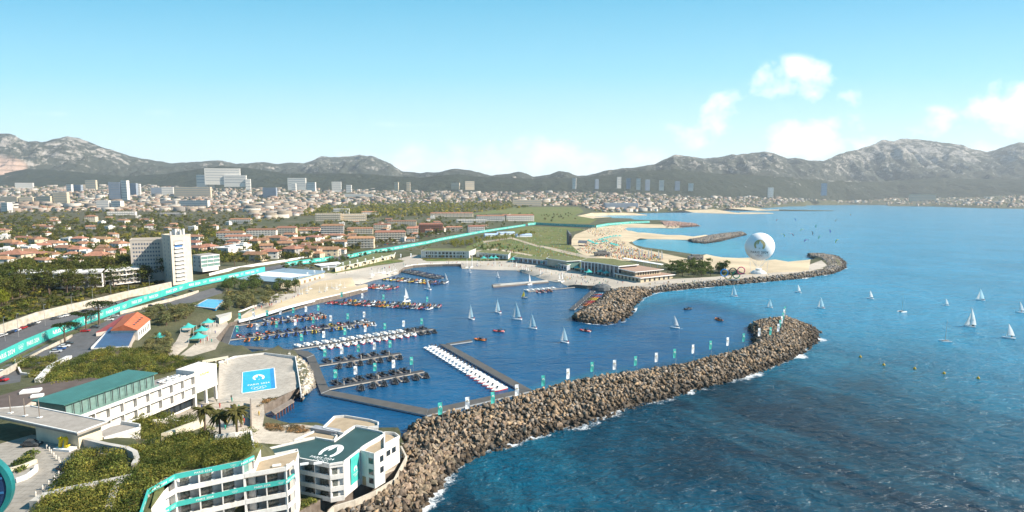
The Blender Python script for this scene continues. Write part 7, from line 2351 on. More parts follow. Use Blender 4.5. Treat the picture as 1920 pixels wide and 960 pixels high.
EXCL = [(270, 480, 60), (330, 480, 30), (385, 492, 22)]
house_px += EXCL
fill_houses(left, [(-30, 445), (240, 445), (238, 500), (-30, 500)], 14)
park = []
fill_houses(park, [(-30, 402), (470, 396), (480, 440), (240, 446), (-30, 446)], 26)
fill_houses(right, [(362, 455), (420, 462), (560, 440), (650, 436), (655, 478), (560, 486), (440, 482), (362, 476)], 16)
mids = []
APT = [  # x0, x1, y_top, y_base, wall, roof, storeys, label
    (591, 640, 400, 415, 'cream', 'flat', 4, 'long cream apartment building with flat roof behind the orange roofs, left half'), (641, 688, 401, 415, 'cream', 'flat', 3, 'long cream apartment building with flat roof behind the orange roofs, right half'),
    (406, 456, 433, 452, 'white', 'brown', 4, 'pale gabled terrace of flats nearest the lime-green trees'), (422, 470, 440, 457, 'white', 'brown', 3, 'lower pale terrace of flats in front of the gabled one'), (463, 518, 428, 446, 'white', 'brown', 4, 'wide pale terrace of flats with bright gable end'),
    (518, 555, 424, 442, 'cream', 'brown', 4, 'cream terrace of flats with brown roof at the right of the pale group'), (602, 645, 420, 443, 'grey', 'brown', 5, 'tall grey-brown apartment house with brown roof'), (651, 702, 443, 466, 'cream', 'red', 4, 'orange-roofed apartment row nearest the palm avenue'),
    (702, 762, 432, 453, 'cream', 'red', 4, 'orange-roofed apartment row in the middle of the palm avenue'), (785, 832, 418, 436, 'brick', 'red', 4, 'red-brown brick apartment house facing the palm avenue'), (650, 700, 426, 439, 'cream', 'brown', 3, 'tan-roofed apartment house behind the nearest orange row'),
    (700, 727, 419, 431, 'cream', 'brown', 3, 'small tan-roofed apartment house behind the middle orange row'), (724, 782, 413, 423, 'cream', 'brown', 3, 'long tan-roofed apartment house at the back of the seafront quarter'), (877, 910, 422, 436, 'white', 'red', 3, 'white apartment house with red roof near the bend of the avenue'),
    (892, 948, 403, 415, 'white', 'red', 3, 'white terrace with red roofs facing the green fields, left half'), (948, 1004, 402, 415, 'white', 'red', 3, 'white terrace with red roofs facing the green fields, right half'), (855, 915, 411, 418, 'white', 'flat', 2, 'long low white building in front of the red-roofed terrace'),
    (805, 890, 398, 407, 'cream', 'red', 3, 'long red-roofed building row at the foot of the poplar belt'), (625, 655, 391, 402, 'white', 'flat', 3, 'white stepped building before the poplar belt'), (672, 710, 396, 405, 'white', 'red', 2, 'white villa with red roof before the poplar belt'),
    (430, 470, 409, 420, 'white', 'red', 3, 'white flats with red roof in the middle of the wooded belt'), (835, 868, 424, 434, 'cream', 'red', 3, 'cream apartment house right of the brick one'), (560, 600, 426, 436, 'cream', 'brown', 2, 'low cream house row left of the tall grey-brown house'),
    (762, 785, 425, 444, 'cream', 'red', 4, 'narrow orange-roofed apartment house at the end of the avenue row'), (300, 345, 399, 404, 'grey', 'flat', 2, 'long dark glass building in the far wooded belt'), (203, 252, 397, 404, 'white', 'flat', 2, 'low white school building at the edge of the far wood')]
M_FARW = mat('distant_window_row', (0.30, 0.31, 0.33), 0.6, 0.1)
M_BRICK = mat('brown_brick', (0.26, 0.12, 0.075), 0.85, 0.12, 0.6)


def apartment(x0, x1, yt, yb, wall, roof, st, label, deep=13, group=None, far=False, name='apartment_building'):
    p = gt((x0 + x1) / 2, yb) if not far else None
    if far:
        Yf = min(gt((x0 + x1) / 2, max(yb, 344))[1], 4250 if x1 < 1400 else 5700)
        p = gy((x0 + x1) / 2, yb, Yf)
    k = 1 / pxm(p)
    W, H = (x1 - x0) * k, (yb - yt) * k
    rot = R(rng.uniform(6, 16)) if not far else R(rng.uniform(-14, 14))
    e = empty(name, p, rot, label, 'apartment building' if name == 'apartment_building' else 'tower block', group)
    wm = {'white': M_HWALL['white'], 'cream': M_HWALL['cream'], 'grey': M_HWALL['grey'], 'brick': M_BRICK, 'blue': mat('blue_grey_facade', (0.22, 0.27, 0.34), 0.6, 0.1, 0.05)}[wall]
    rh = 0 if roof == 'flat' else min(3.2, H * .22)
    hb = H - rh
    W = W * .95
    MB().prism([(-W / 2, 0), (W / 2, 0), (W / 2, deep), (-W / 2, deep)], -4 if not far else -25, hb).build('wall', wm, e)
    if roof == 'flat':
        MB().prism([(-W / 2, 0), (W / 2, 0), (W / 2, deep), (-W / 2, deep)], hb + .004, hb + .5).build('roof', M_GREYR if not far else M_HOTELW, e)
    else:
        rm = M_TILE if roof == 'red' else M_ROOFB
        o_ = .8
        MB().add([(-W / 2 - o_, -o_, hb), (W / 2 + o_, -o_, hb), (W / 2 + o_, deep + o_, hb), (-W / 2 - o_, deep + o_, hb), (-W / 2 + 2, deep / 2, hb + rh), (W / 2 - 2, deep / 2, hb + rh)], [(0, 1, 5, 4), (2, 3, 4, 5), (3, 0, 4), (1, 2, 5), (3, 2, 1, 0)]).build('roof', rm, e)
    if not far:
        nb = max(int(W / 4.5), 3)
        for s_ in range(st):
            z = hb * (s_ + .3) / st
            MB().box(0, -.6, z - hb * .09 / st, W * .96, 1.1, .9).build('balcony', wm if wall == 'brick' else M_HWALL['white'], e)
            for i in range(min(nb, 12)):
                MB().box(-W / 2 + W * (i + .5) / min(nb, 12), -.03, z + .6, 1.5, .12, 1.7).build('window', M_SHUT, e)
    else:
        for s_ in range(st):
            z = hb * (s_ + .25) / st
            MB().box(0, -.05, z, W * .94, .3, hb * .2 / st).build('window_band', M_FARW, e)
            MB().box(W / 2 + .05, deep / 2, z, .3, deep * .8, hb * .2 / st).build('window_band', M_FARW, e)
    return e


for a in APT:
    apartment(*a); house_px.append(((a[0] + a[1]) / 2, (a[2] + a[3]) / 2 + 3, (a[1] - a[0]) / 2))
fill_houses(mids, [(640, 420), (830, 405), (1000, 404), (985, 418), (880, 436), (790, 450), (720, 462), (655, 470)], 22)
row_labels(left, 'left of the grey slab', 3)
row_labels(park, 'in the far wooded belt', 2)
row_labels(right, 'between the tower and boat hall', 3)
row_labels(mids, 'of the palm avenue quarter', 2)
for l_, g_ in ((left, 'houses left of the grey slab block'), (park, 'houses in the far wooded belt'), (right, 'houses between tower block and boat hall'), (mids, 'houses of the palm avenue quarter')):
    for o, *_ in l_: o['group'] = g_

FARB = [(385, 450, 316, 340, 'white', 5, 'main white slab of the hilltop hospital'), (367, 391, 328, 344, 'white', 3, 'white hospital wing left of its main slab'), (420, 462, 329, 344, 'white', 3, 'long white hospital wing in front of its main slab, right side'), (461, 470, 336, 357, 'white', 4, 'slim white tower at the right end of the hospital'), (391, 401, 326, 346, 'white', 4, 'slim white tower before the hospital slab'),
        (205, 227, 342, 377, 'blue', 8, 'tall dark blue-grey tower block left in the far town'), (227, 241, 339, 377, 'white', 8, 'white tower block against the dark blue-grey tower'), (242, 257, 344, 367, 'blue', 6, 'second blue-grey tower right of the tall dark one'), (257, 263, 345, 366, 'white', 5, 'slim white block right of the second blue-grey tower'),
        (160, 181, 338, 356, 'cream', 5, 'cream tower block at the foot of the left mountain'), (124, 135, 346, 360, 'white', 4, 'white block left of the cream tower'), (136, 154, 347, 359, 'blue', 3, 'pale blue block between the white and cream ones'), (325, 397, 351, 371, 'cream', 5, 'very wide cream slab in the middle of the far town'),
        (284, 304, 352, 366, 'blue', 4, 'blue-grey block left of the very wide slab'), (304, 325, 351, 367, 'white', 4, 'pale block touching the very wide slab'), (0, 34, 369, 383, 'cream', 4, 'cream row block at the frame edge'), (36, 62, 370, 383, 'cream', 4, 'second cream row block from the frame edge'), (64, 98, 368, 383, 'cream', 4, 'third cream row block from the frame edge'),
        (100, 127, 361, 383, 'cream', 5, 'tallest cream block at the end of the cream row'), (182, 204, 376, 393, 'white', 4, 'white block above the villa wood, left one'), (206, 229, 377, 393, 'white', 4, 'white block above the villa wood, right one'), (332, 394, 376, 390, 'white', 4, 'long white row block below the very wide slab'), (300, 330, 377, 387, 'grey', 3, 'grey block left of the long white row block'),
        (0, 17, 380, 398, 'white', 4, 'white block standing at the edge of the far wood'), (539, 574, 334, 350, 'white', 4, 'big white slab under the middle mountain'), (574, 592, 342, 352, 'white', 3, 'lower white block right of the big slab'), (547, 555, 344, 361, 'white', 4, 'slim white block before the big slab'), (492, 519, 352, 371, 'blue', 5, 'blue-grey slab right of the hospital'),
        (622, 640, 341, 356, 'white', 4, 'white block right of the big slab'), (649, 659, 347, 358, 'white', 3, 'small bright white block under the middle mountain'), (739, 747, 342, 352, 'cream', 3, 'left one of two small cream towers'), (762, 769, 342, 352, 'cream', 3, 'right one of two small cream towers'), (872, 890, 340, 350, 'cream', 3, 'cream block high on the slope in mid picture'),
        (845, 862, 343, 349, 'cream', 2, 'low cream block high on the slope in mid picture'), (1132, 1200, 381, 391, 'blue', 2, 'long blue-grey hall near the far beach'), (960, 1017, 375, 386, 'cream', 3, 'long row of flats beyond the green fields'), (1440, 1450, 352, 371, 'white', 5, 'white tower at the shore of the far bay'), (1540, 1550, 344, 362, 'blue', 5, 'slim pale blue tower above the far bay'),
        (1706, 1754, 365, 377, 'cream', 4, 'broad cream block alone above the far shore'), (645, 700, 364, 370, 'white', 2, 'low white hall in the far town'), (30, 60, 343, 350, 'white', 2, 'white block at the foot of the far left mountain')]
HILLT = [(1073, 1080, 334, 348), (1116, 1123, 336, 348), (1157, 1165, 332, 347), (1174, 1182, 334, 348), (1193, 1201, 335, 350), (1210, 1219, 337, 351), (1236, 1245, 338, 351), (1266, 1275, 340, 351), (1291, 1300, 344, 352)]
for a in FARB: apartment(*a[:5], 'flat', *a[5:], far=True, deep=16)
for i, a in enumerate(HILLT): apartment(*a, 'blue' if i % 2 else 'white', 'flat', 5, f'slim hillside tower block, {ORD[i]} from left of nine', far=True, deep=14, group='hillside tower blocks', name='hill_tower')

# ------------------------------------------------------------------ the rest of the town as one fabric
def town(name, px, py, w_, d_, h_, flat, wallc, roofc):
    X, Y, Zb = gtv(px, py)
    ok = on_land(X, Y)
    X, Y, Zb, w_, d_, h_, flat, wallc, roofc = [q_[ok] for q_ in (X, Y, Zb, w_, d_, h_, flat, wallc, roofc)]
    n = len(X)
    rot = (vnoise(X / 260.0, Y / 260.0) - .5) * 1.2 + nrs.uniform(-.06, .06, n); c, s = np.cos(rot), np.sin(rot)
    rh = np.where(flat, .02, d_ * .25)
    loc = np.zeros((n, 10, 3))
    for k, (a, b) in enumerate(((-1, -1), (1, -1), (1, 1), (-1, 1))):
        loc[:, k, 0] = loc[:, k + 4, 0] = a * w_ / 2; loc[:, k, 1] = loc[:, k + 4, 1] = b * d_ / 2
        loc[:, k, 2] = -6; loc[:, k + 4, 2] = h_
    loc[:, 8, 0], loc[:, 9, 0] = -w_ / 2, w_ / 2
    loc[:, 8, 2] = loc[:, 9, 2] = h_ + rh
    wd = loc.copy()
    wd[:, :, 0] = loc[:, :, 0] * c[:, None] - loc[:, :, 1] * s[:, None] + X[:, None]
    wd[:, :, 1] = loc[:, :, 0] * s[:, None] + loc[:, :, 1] * c[:, None] + Y[:, None]
    wd[:, :, 2] += Zb[:, None]
    tri = np.array([(0, 1, 5), (0, 5, 4), (1, 2, 6), (1, 6, 5), (2, 3, 7), (2, 7, 6), (3, 0, 4), (3, 4, 7), (1 + 4, 6, 9), (7, 4, 8), (4, 5, 9), (4, 9, 8), (6, 7, 8), (6, 8, 9)])
    fc = (tri[None] + (np.arange(n) * 10)[:, None, None]).reshape(-1, 3)
    col = np.repeat(wallc[:, None, :], 14, 1); col[:, 10:] = roofc[:, None, :]
    tag(np_mesh(name, wd.reshape(-1, 3), fc, mat('town_surfaces', (1, 1, 1), 0.85, 0.06, 0.05, tint=True), col=col.reshape(-1, 3)), kind='stuff')


def sample(polys, n):
    out_ = []
    ars = [abs(poly_area(p)) for p in polys]
    for p, a in zip(polys, ars):
        k = int(n * a / sum(ars)); xs, ys = [q_[0] for q_ in p], [q_[1] for q_ in p]
        got = np.zeros((0, 2))
        while len(got) < k:
            c = np.column_stack([nrs.uniform(min(xs), max(xs), k * 2 + 20), nrs.uniform(min(ys), max(ys), k * 2 + 20)])
            got = np.concatenate([got, c[in_poly(c[:, 0], c[:, 1], p)]])
        out_.append(got[:k])
    return np.concatenate(out_)


TOWN_Z = [[(470, 384), (600, 384), (600, 392), (560, 404), (520, 410), (470, 410)], [(-250, 349), (480, 347), (900, 350), (1010, 352), (1010, 384), (900, 380), (560, 386), (480, 396), (-250, 398)], [(1000, 354), (1200, 358), (1330, 366), (1440, 368), (1440, 388), (1340, 391), (1200, 396), (1120, 398), (1090, 386), (1000, 386)],
          [(1430, 366), (1600, 371), (1680, 372), (1930, 370), (2200, 372), (2200, 392), (1930, 389), (1840, 388), (1750, 385.5), (1600, 383), (1520, 383), (1440, 388)], [(1845, 338), (1960, 332), (2200, 350), (2200, 372), (1900, 371), (1840, 362)]]
pp_ = sample(TOWN_Z, 8500)
n = len(pp_)
wc = np.array([(.62, .57, .50), (.42, .35, .27), (.34, .26, .20), (.32, .29, .26), (.40, .33, .27), (.45, .40, .34)])[nrs.randint(0, 6, n)] * nrs.uniform(.5, .9, (n, 1))
rc_ = np.array([(.33, .16, .10), (.27, .15, .10), (.36, .21, .14), (.36, .34, .32), (.24, .17, .13)])[nrs.randint(0, 5, n)] * nrs.uniform(.75, 1.15, (n, 1))
big = nrs.rand(n) < .13
town('town_houses', pp_[:, 0], pp_[:, 1], np.where(big, nrs.uniform(26, 60, n), nrs.uniform(10, 24, n)), np.where(big, 14, nrs.uniform(9, 12, n)), np.where(big, nrs.uniform(8, 17, n), nrs.uniform(3.2, 6.5, n)), big | (nrs.rand(n) < .12), wc, np.where(big[:, None], wc * .8, rc_))
# white wash of parasols, towels and bathers on the beach, and the spectators on the lawns: far too many to count
def specks(name, polys, n, hs, ws, cols):
    q_ = sample(polys, n)
    X, Y, Zb = gtv(q_[:, 0], q_[:, 1]); ok = on_land(X, Y); X, Y, Zb = X[ok], Y[ok], Zb[ok]; n = len(X)
    vs_, fs, cs = [], [], []
    prof = [(.5, 0), (.62, .35), (.85, .62), (.9, .80), (.35, .84), (.5, .92), (.3, 1.0)]
    a = np.arange(5) * 2 * np.pi / 5
    base = np.array([(r_ * np.cos(t_), r_ * np.sin(t_), z) for r_, z in prof for t_ in a])
    tri = []
    for k in range(len(prof) - 1):
        for i in range(5):
            tri += [(k * 5 + i, k * 5 + (i + 1) % 5, k * 5 + 5 + (i + 1) % 5), (k * 5 + i, k * 5 + 5 + (i + 1) % 5, k * 5 + 5 + i)]
    tri = np.array(tri)
    h_ = nrs.uniform(*hs, n); w_ = nrs.uniform(*ws, n)
    P = base[None] * np.stack([w_, w_, h_], 1)[:, None] + np.stack([X, Y, Zb], 1)[:, None]
    fc = (tri[None] + (np.arange(n) * len(base))[:, None, None]).reshape(-1, 3)
    cc = np.array(cols)[nrs.randint(0, len(cols), n)]
    tag(np_mesh(name, P.reshape(-1, 3), fc, mat('crowd_clothes', (1, 1, 1), 0.8, 0.05, 1.0, tint=True), col=np.repeat(cc, len(tri), 0)), kind='stuff')


CROWDC = [(.03, .05, .2), (.5, .5, .5), (.4, .05, .04), (.05, .05, .06), (.02, .25, .2), (.45, .3, .05), (.6, .58, .55), (.1, .08, .07)]
specks('lawn_crowd', [[(875, 462), (905, 450), (960, 440), (1060, 437), (1068, 460), (1095, 484), (1040, 490), (960, 478)], [(1000, 425), (1060, 428), (1062, 436), (960, 440), (910, 448)]], 620, (1.6, 1.9), (.3, .42), CROWDC)
specks('beach_crowd', [[(1080, 470), (1110, 448), (1165, 450), (1180, 462), (1245, 484), (1240, 490), (1150, 486)], [(1090, 430), (1170, 422), (1175, 432), (1120, 446)]], 1400, (1.0, 1.9), (.35, .9), CROWDC + [(.6, .12, .04), (.6, .4, .05)])
specks('terrace_crowd', [[(335, 775), (400, 748), (485, 748), (488, 790), (395, 815)], [(345, 660), (390, 610), (425, 606), (404, 650)]], 46, (1.6, 1.9), (.28, .36), CROWDC)
specks('promenade_crowd', [[(600, 520), (740, 497), (860, 491), (960, 493), (1060, 515), (1120, 522), (1190, 533), (1090, 536), (1010, 512), (900, 501), (760, 500)], [(470, 585), (560, 558), (560, 553), (470, 578)], [(1200, 534), (1400, 520), (1500, 509), (1500, 511), (1400, 522), (1200, 537)]], 230, (1.6, 1.9), (.28, .36), CROWDC)
# ------------------------------------------------------------------ vegetation
def leaf_mat(name, c, c2):
    m = bpy.data.materials.new(name); m.use_nodes = True
    t = NT(m.node_tree)
    o_ = t.n('ShaderNodeOutputMaterial'); d_ = t.n('ShaderNodeBsdfDiffuse'); tl = t.n('ShaderNodeBsdfTranslucent'); mx = t.n('ShaderNodeMixShader')
    at = t.n('ShaderNodeAttribute', attribute_name='tint'); oi = t.n('ShaderNodeObjectInfo')
    c_ = t.mix(oi.outputs['Random'], c, c2)
    c_ = t.mix(1.0, c_, at.outputs['Color'], 'MULTIPLY')
    t.l(c_, d_.inputs['Color']); t.l(c_, tl.inputs['Color']); mx.inputs[0].default_value = .40
    t.l(d_.outputs[0], mx.inputs[1]); t.l(tl.outputs[0], mx.inputs[2]); t.l(mx.outputs[0], o_.inputs['Surface'])
    return m


LEAF = {'evergreen': leaf_mat('evergreen_leaves', (0.065, 0.09, 0.024), (0.16, 0.155, 0.04)), 'pine': leaf_mat('pine_needles', (0.065, 0.085, 0.022), (0.12, 0.12, 0.032)), 'leafy': leaf_mat('fresh_leaves', (0.085, 0.125, 0.035), (0.12, 0.145, 0.045)), 'lime': leaf_mat('lime_leaves', (0.22, 0.23, 0.02), (0.16, 0.18, 0.03)),
        'poplar': leaf_mat('spring_leaves', (0.20, 0.21, 0.04), (0.26, 0.25, 0.05)), 'olive': leaf_mat('olive_leaves', (0.15, 0.165, 0.075), (0.21, 0.19, 0.08)), 'scrub': leaf_mat('scrub_leaves', (0.135, 0.15, 0.042), (0.135, 0.15, 0.042)), 'stone': leaf_mat('stone_pine_needles', (0.035, 0.055, 0.020), (0.05, 0.07, 0.025)),
        'palm': leaf_mat('palm_fronds', (0.10, 0.10, 0.04), (0.14, 0.125, 0.05)), 'dry': leaf_mat('dry_brush', (0.20, 0.14, 0.08), (0.26, 0.19, 0.11))}
M_BARK = mat('grey_bark', (0.13, 0.09, 0.065), 0.9, 0.25, 1.0)


def leaf_cloud(lobes, n, leaf, seed):
    """quads on and in a set of ellipsoid lobes (x, y, z, rx, ry, rz): verts, faces, tint"""
    rs = np.random.RandomState(seed)
    lob = np.array(lobes)
    wgt = lob[:, 3] * lob[:, 5]; k = rs.choice(len(lob), n, p=wgt / wgt.sum())
    d = rs.normal(size=(n, 3)); d /= np.linalg.norm(d, axis=1)[:, None]
    d[:, 2] = np.where(d[:, 2] < -.35, -d[:, 2] * .6, d[:, 2])
    r_ = rs.uniform(.62, 1.08, n)[:, None]
    c = lob[k, :3] + d * lob[k, 3:] * r_
    nrm = d + rs.normal(size=(n, 3)) * .55; nrm /= np.linalg.norm(nrm, axis=1)[:, None]
    t1 = np.cross(nrm, rs.normal(size=(n, 3))); t1 /= np.linalg.norm(t1, axis=1)[:, None]
    t2 = np.cross(nrm, t1)
    s = (leaf * rs.uniform(.55, 1.25, n))[:, None]; s2 = s * rs.uniform(.5, .9, n)[:, None]
    v = np.stack([c - t1 * s, c + t2 * s2 * .7 - t1 * s * .1, c + t1 * s, c - t2 * s2 * .7 + t1 * s * .15], 1).reshape(-1, 3)
    f = np.arange(n * 4).reshape(-1, 4)
    lobt = rs.uniform(.7, 1.3, len(lob))
    tint = np.repeat((lobt[k] * rs.uniform(.72, 1.28, n))[:, None], 3, 1) * (1 + rs.uniform(-.1, .1, (n, 3)))
    return v, f, tint


def tree(kind, n, seed, h=10.0, w_=7.0, leaf=.55, name=None):
    rs = np.random.RandomState(seed)
    e = empty(name or 'leafy_tree', (0, 0, -50))
    lob = []
    if kind == 'none':
        for i in range(9):
            f = i / 8
            lob.append((rs.uniform(-.5, .5), rs.uniform(-.5, .5), h * (.2 + .72 * f), w_ * .28 * (1.1 - .7 * abs(f - .4)), w_ * .28 * (1.1 - .7 * abs(f - .4)), h * .13))
        th = h * .35
    elif kind == 'stone':
        for i in range(15):
            a = rs.uniform(0, 6.28); r_ = math.sqrt(rs.rand()) * w_ * .40
            lob.append((r_ * math.cos(a), r_ * math.sin(a), h * (.80 + .05 * rs.rand()) + h * .08 * (1 - r_ / (w_ * .4)), w_ * .17, w_ * .17, h * .085))
        th = h * .78
    else:
        for i in range(11):
            a = rs.uniform(0, 6.28); r_ = math.sqrt(rs.rand()) * w_ * .33; z = h * rs.uniform(.28, .82)
            k = .9 - .5 * abs(z / h - .55)
            lob.append((r_ * math.cos(a) * k, r_ * math.sin(a) * k, z, w_ * rs.uniform(.19, .30), w_ * rs.uniform(.19, .30), h * rs.uniform(.12, .2)))
        th = h * .5
    v, f, tn = leaf_cloud(lob, n, leaf, seed + 1)
    tr = MB().tube((0, 0, -.6), (.15, .05, th), .035 * w_, .02 * w_, 7)
    for i in range(5):
        l_ = lob[int(rs.randint(len(lob)))]
        tr.tube((.1, .03, th * rs.uniform(.55, .95)), (l_[0] * .8, l_[1] * .8, l_[2]), .015 * w_, .006 * w_, 5)
    tr.build('trunk', M_BARK, e)
    np_mesh('crown', v, f, LEAF[kind], e, tn)
    return e


def palm(seed, h=8.0, n=26):
    rs = np.random.RandomState(seed)
    e = empty('palm_tree', (0, 0, -50))
    MB().lathe([(.42, -.3), (.30, .6), (.24, h * .5), (.26, h * .9), (.34, h)], n=9).build('trunk', M_BARK, e)
    vs_, fs, cs = [], [], []
    for i in range(n):
        a = rs.uniform(0, 6.28); up = rs.uniform(-.5, 1.2); L_ = rs.uniform(2.3, 3.6)
        pts_ = []
        for k in range(6):
            f = k / 5
            pts_.append(np.array([math.cos(a) * L_ * f * (1 - .12 * f), math.sin(a) * L_ * f * (1 - .12 * f), h + .3 + up * L_ * f * .75 - L_ * .62 * f * f]))
        sd = np.array([-math.sin(a), math.cos(a), 0])
        b = len(vs_); t_ = rs.uniform(.6, 1.3)
        for k, p in enumerate(pts_):
            wd = .34 * math.sin(math.pi * min(.12 + k / 5.6, 1)) + .03
            vs_ += [p - sd * wd - np.array([0, 0, wd * .5]), p, p + sd * wd - np.array([0, 0, wd * .5])]
        for k in range(5):
            o_ = b + k * 3
            fs += [(o_, o_ + 1, o_ + 4, o_ + 3), (o_ + 1, o_ + 2, o_ + 5, o_ + 4)]; cs += [(t_, t_, t_ * .9)] * 2
    np_mesh('crown', vs_, fs, LEAF['palm'], e, np.array(cs))
    return e


TREEK = {'evergreen': ('evergreen_tree', 'dark evergreen', 10.5, 8.5), 'pine': ('pine_tree', 'dark pine', 10.5, 8.0), 'leafy': ('leafy_tree', 'green leafy tree', 8.0, 6.8), 'lime': ('blossoming_tree', 'lime-yellow tree', 10.0, 8.0), 'poplar': ('poplar_tree', 'spring-green tree', 15.0, 11.0), 'olive': ('olive_tree', 'pale olive tree', 5.0, 5.2), 'stone': ('stone_pine', 'umbrella pine', 10.5, 13.0)}
tree_px = []


def grove(kind, polys, count, place, rows, group, lod=0, smin=.75, smax=1.25, lim=None, hs=1.0, avoid=True):
    nm, desc, h, w_ = TREEK[kind]
    out_ = []
    cand = sample(polys, count * 4)
    for px, py in cand:
        if len(out_) >= count: break
        if lim and not lim(px, py): continue
        if avoid and any(abs(px - a) < r_ * .75 and -2 < py - b + 2 < r_ * .35 for a, b, r_ in house_px): continue
        X, Y, Zb = gtv([px], [py]); X, Y, Zb = X[0], Y[0], Zb[0]
        if not on_land([X], [Y])[0]: continue
        key = ('tree', kind, lod, rng.randrange(4))
        nq = (520, 260, 120)[lod]; lf = (.42, .62, .95)[lod]
        o = FL.put(key, lambda: tree(kind, nq, 50 + key[3] * 7 + lod * 31 + len(kind), h, w_, lf * (h / 10) ** .5, nm), (X, Y, Zb - .2), rng.uniform(0, 6.28), None, group, 'tree', 1)
        s = rng.uniform(smin, smax)
        o.scale = (s * rng.uniform(.9, 1.15), s * rng.uniform(.9, 1.15), s * hs * rng.uniform(.88, 1.15))
        out_.append((o, px, py, desc))
    row_labels(out_, place, rows)
    return out_


grove('pine', [[(-60, 585), (0, 572), (85, 556), (160, 548), (310, 528), (330, 516), (262, 512), (130, 516), (0, 520), (-60, 522)]], 100, 'behind the coast wall', 3, 'pines behind the coast road wall', 0, 1.2, 1.9)
grove('pine', [[(100, 515), (262, 512), (262, 528), (100, 532)]], 24, 'before the modern flats', 2, 'pines before the modern flats', 0, 1.1, 1.6)
grove('lime', [[(-10, 560), (15, 555), (15, 575), (-10, 580)], [(200, 525), (230, 522), (228, 545), (205, 548)], [(255, 520), (272, 518), (272, 532), (255, 534)]], 7, 'behind the coast wall', 1, 'lime-yellow trees behind the coast wall', 0, .8, 1.15)
grove('pine', [[(-40, 445), (240, 445), (240, 505), (-40, 508)]], 78, 'left of the grey slab', 3, 'pines among the houses left of the slab', 1, .6, 1.1)
grove('evergreen', [[(-60, 400), (240, 396), (470, 396), (482, 440), (370, 452), (240, 448), (-60, 450)]], 150, 'in the far wooded belt', 5, 'pines of the far wooded belt', 1, .9, 1.6)
grove('lime', [[(-40, 405), (300, 400), (480, 396), (482, 430), (420, 462), (380, 455), (240, 440), (-40, 440)]], 24, 'in the far wooded belt', 2, 'lime-yellow trees of the far belt', 1, .9, 1.5)
grove('evergreen', [[(362, 448), (420, 465), (470, 455), (560, 436), (650, 430), (660, 478), (600, 482), (500, 496), (420, 500), (362, 500)]], 95, 'between the tower and boat hall', 4, 'pines between tower block and boat hall', 1, .55, 1.05)
grove('poplar', [[(560, 404), (600, 392), (720, 383), (860, 380), (955, 379), (962, 392), (830, 404), (700, 409)]], 240, 'of the spring-green belt', 6, 'trees of the spring-green belt', 2, 1.0, 1.8)
grove('leafy', [[(700, 440), (830, 412), (1000, 404), (1000, 418), (880, 436), (780, 450)], [(470, 415), (590, 405), (600, 422), (480, 426)]], 60, 'of the palm avenue quarter', 3, 'leafy trees of the palm avenue quarter', 2, .7, 1.2)
grove('leafy', [[(1248, 504), (1300, 500), (1372, 506), (1350, 516), (1300, 522), (1246, 512)]], 48, 'beside the ring sculpture', 2, 'leafy trees beside the ring sculpture', 1, 1.1, 1.5, avoid=False)
grove('leafy', [[(420, 545), (440, 533), (500, 536), (552, 538), (558, 547), (430, 552)]], 26, 'below the boat hall', 2, 'leafy trees below the boat hall', 0, 1.0, 1.5, avoid=False)
grove('leafy', [[(505, 507), (560, 499), (650, 485), (740, 471), (745, 474), (660, 490), (600, 497), (540, 506)]], 34, 'behind the promenade pavilions', 2, 'leafy trees behind the promenade pavilions', 1, .7, 1.0, avoid=False)
grove('olive', [[(422, 560), (470, 548), (535, 552), (540, 560), (500, 575), (440, 585), (415, 592)]], 34, 'of the shore garden', 2, 'olive trees of the shore garden', 0, .8, 1.5, avoid=False)
grove('olive', [[(262, 590), (330, 575), (360, 572), (362, 590), (345, 606), (310, 618), (285, 612), (275, 600)]], 34, 'beside the orange tiled house', 2, 'olive trees beside the orange tiled house', 0, .9, 1.5, avoid=False)
grove('olive', [[(280, 640), (312, 628), (320, 660), (330, 668), (300, 672), (268, 660)], [(345, 672), (405, 660), (425, 662), (400, 680)], [(435, 660), (495, 662), (490, 668), (440, 668)]], 30, 'around the tent terrace', 2, 'olive trees around the tent terrace', 0, .6, 1.1, avoid=False)
grove('poplar', [[(838, 458), (930, 444), (1000, 437), (1010, 441), (940, 452), (850, 466)]], 80, 'along the park meadow', 2, 'trees along the park meadow', 2, .5, .8, avoid=False, hs=.8)
grove('leafy', [[(872, 476), (900, 460), (960, 462), (1010, 474), (1000, 480), (930, 478)], [(1066, 480), (1120, 486), (1180, 500), (1150, 500), (1090, 492)], [(1075, 425), (1120, 416), (1130, 421), (1085, 430)]], 40, 'scattered over the park', 2, 'trees scattered over the park', 1, .5, .8, avoid=False)
grove('olive', [[(1005, 405), (1075, 400), (1080, 412), (1010, 418)], [(985, 432), (1060, 430), (1060, 436)]], 24, 'in the green fields', 1, 'bushy trees in the green fields', 2, 1.0, 2.0, avoid=False)
for i, (px, py, s) in enumerate([(122, 645, 1.0), (162, 620, 1.05), (186, 608, 1.25), (232, 466, .9), (145, 500, .8), (415, 462, .8), (20, 402, 1.2)]):
    lab = ['nearest umbrella pine over the parked cars', 'middle umbrella pine left of the red shed', 'widest umbrella pine behind the red shed', 'umbrella pine left of the slab block top', 'small umbrella pine by the modern flats', 'umbrella pine right of the tower block', 'large umbrella pine far off at the frame edge'][i]
    o = FL.put(('stone', i % 2), lambda: tree('stone', 900, 5 + i, 10.5, 13.0, .42, 'stone_pine'), gt(px, py), rng.uniform(0, 6), lab, 'umbrella pines', 'tree', s)
for i, (px, py, s) in enumerate([(385, 812, 1.0), (413, 820, .95), (445, 822, 1.1), (452, 800, .8)]):
    FL.put(('palm', i % 3), lambda: palm(3 + i, 6.2, 90), gt(px, py), rng.uniform(0, 6), f'fan palm on the hotel terrace, {ORD[i]} from left', 'palms on the hotel terrace', 'palm tree', s)
its = []
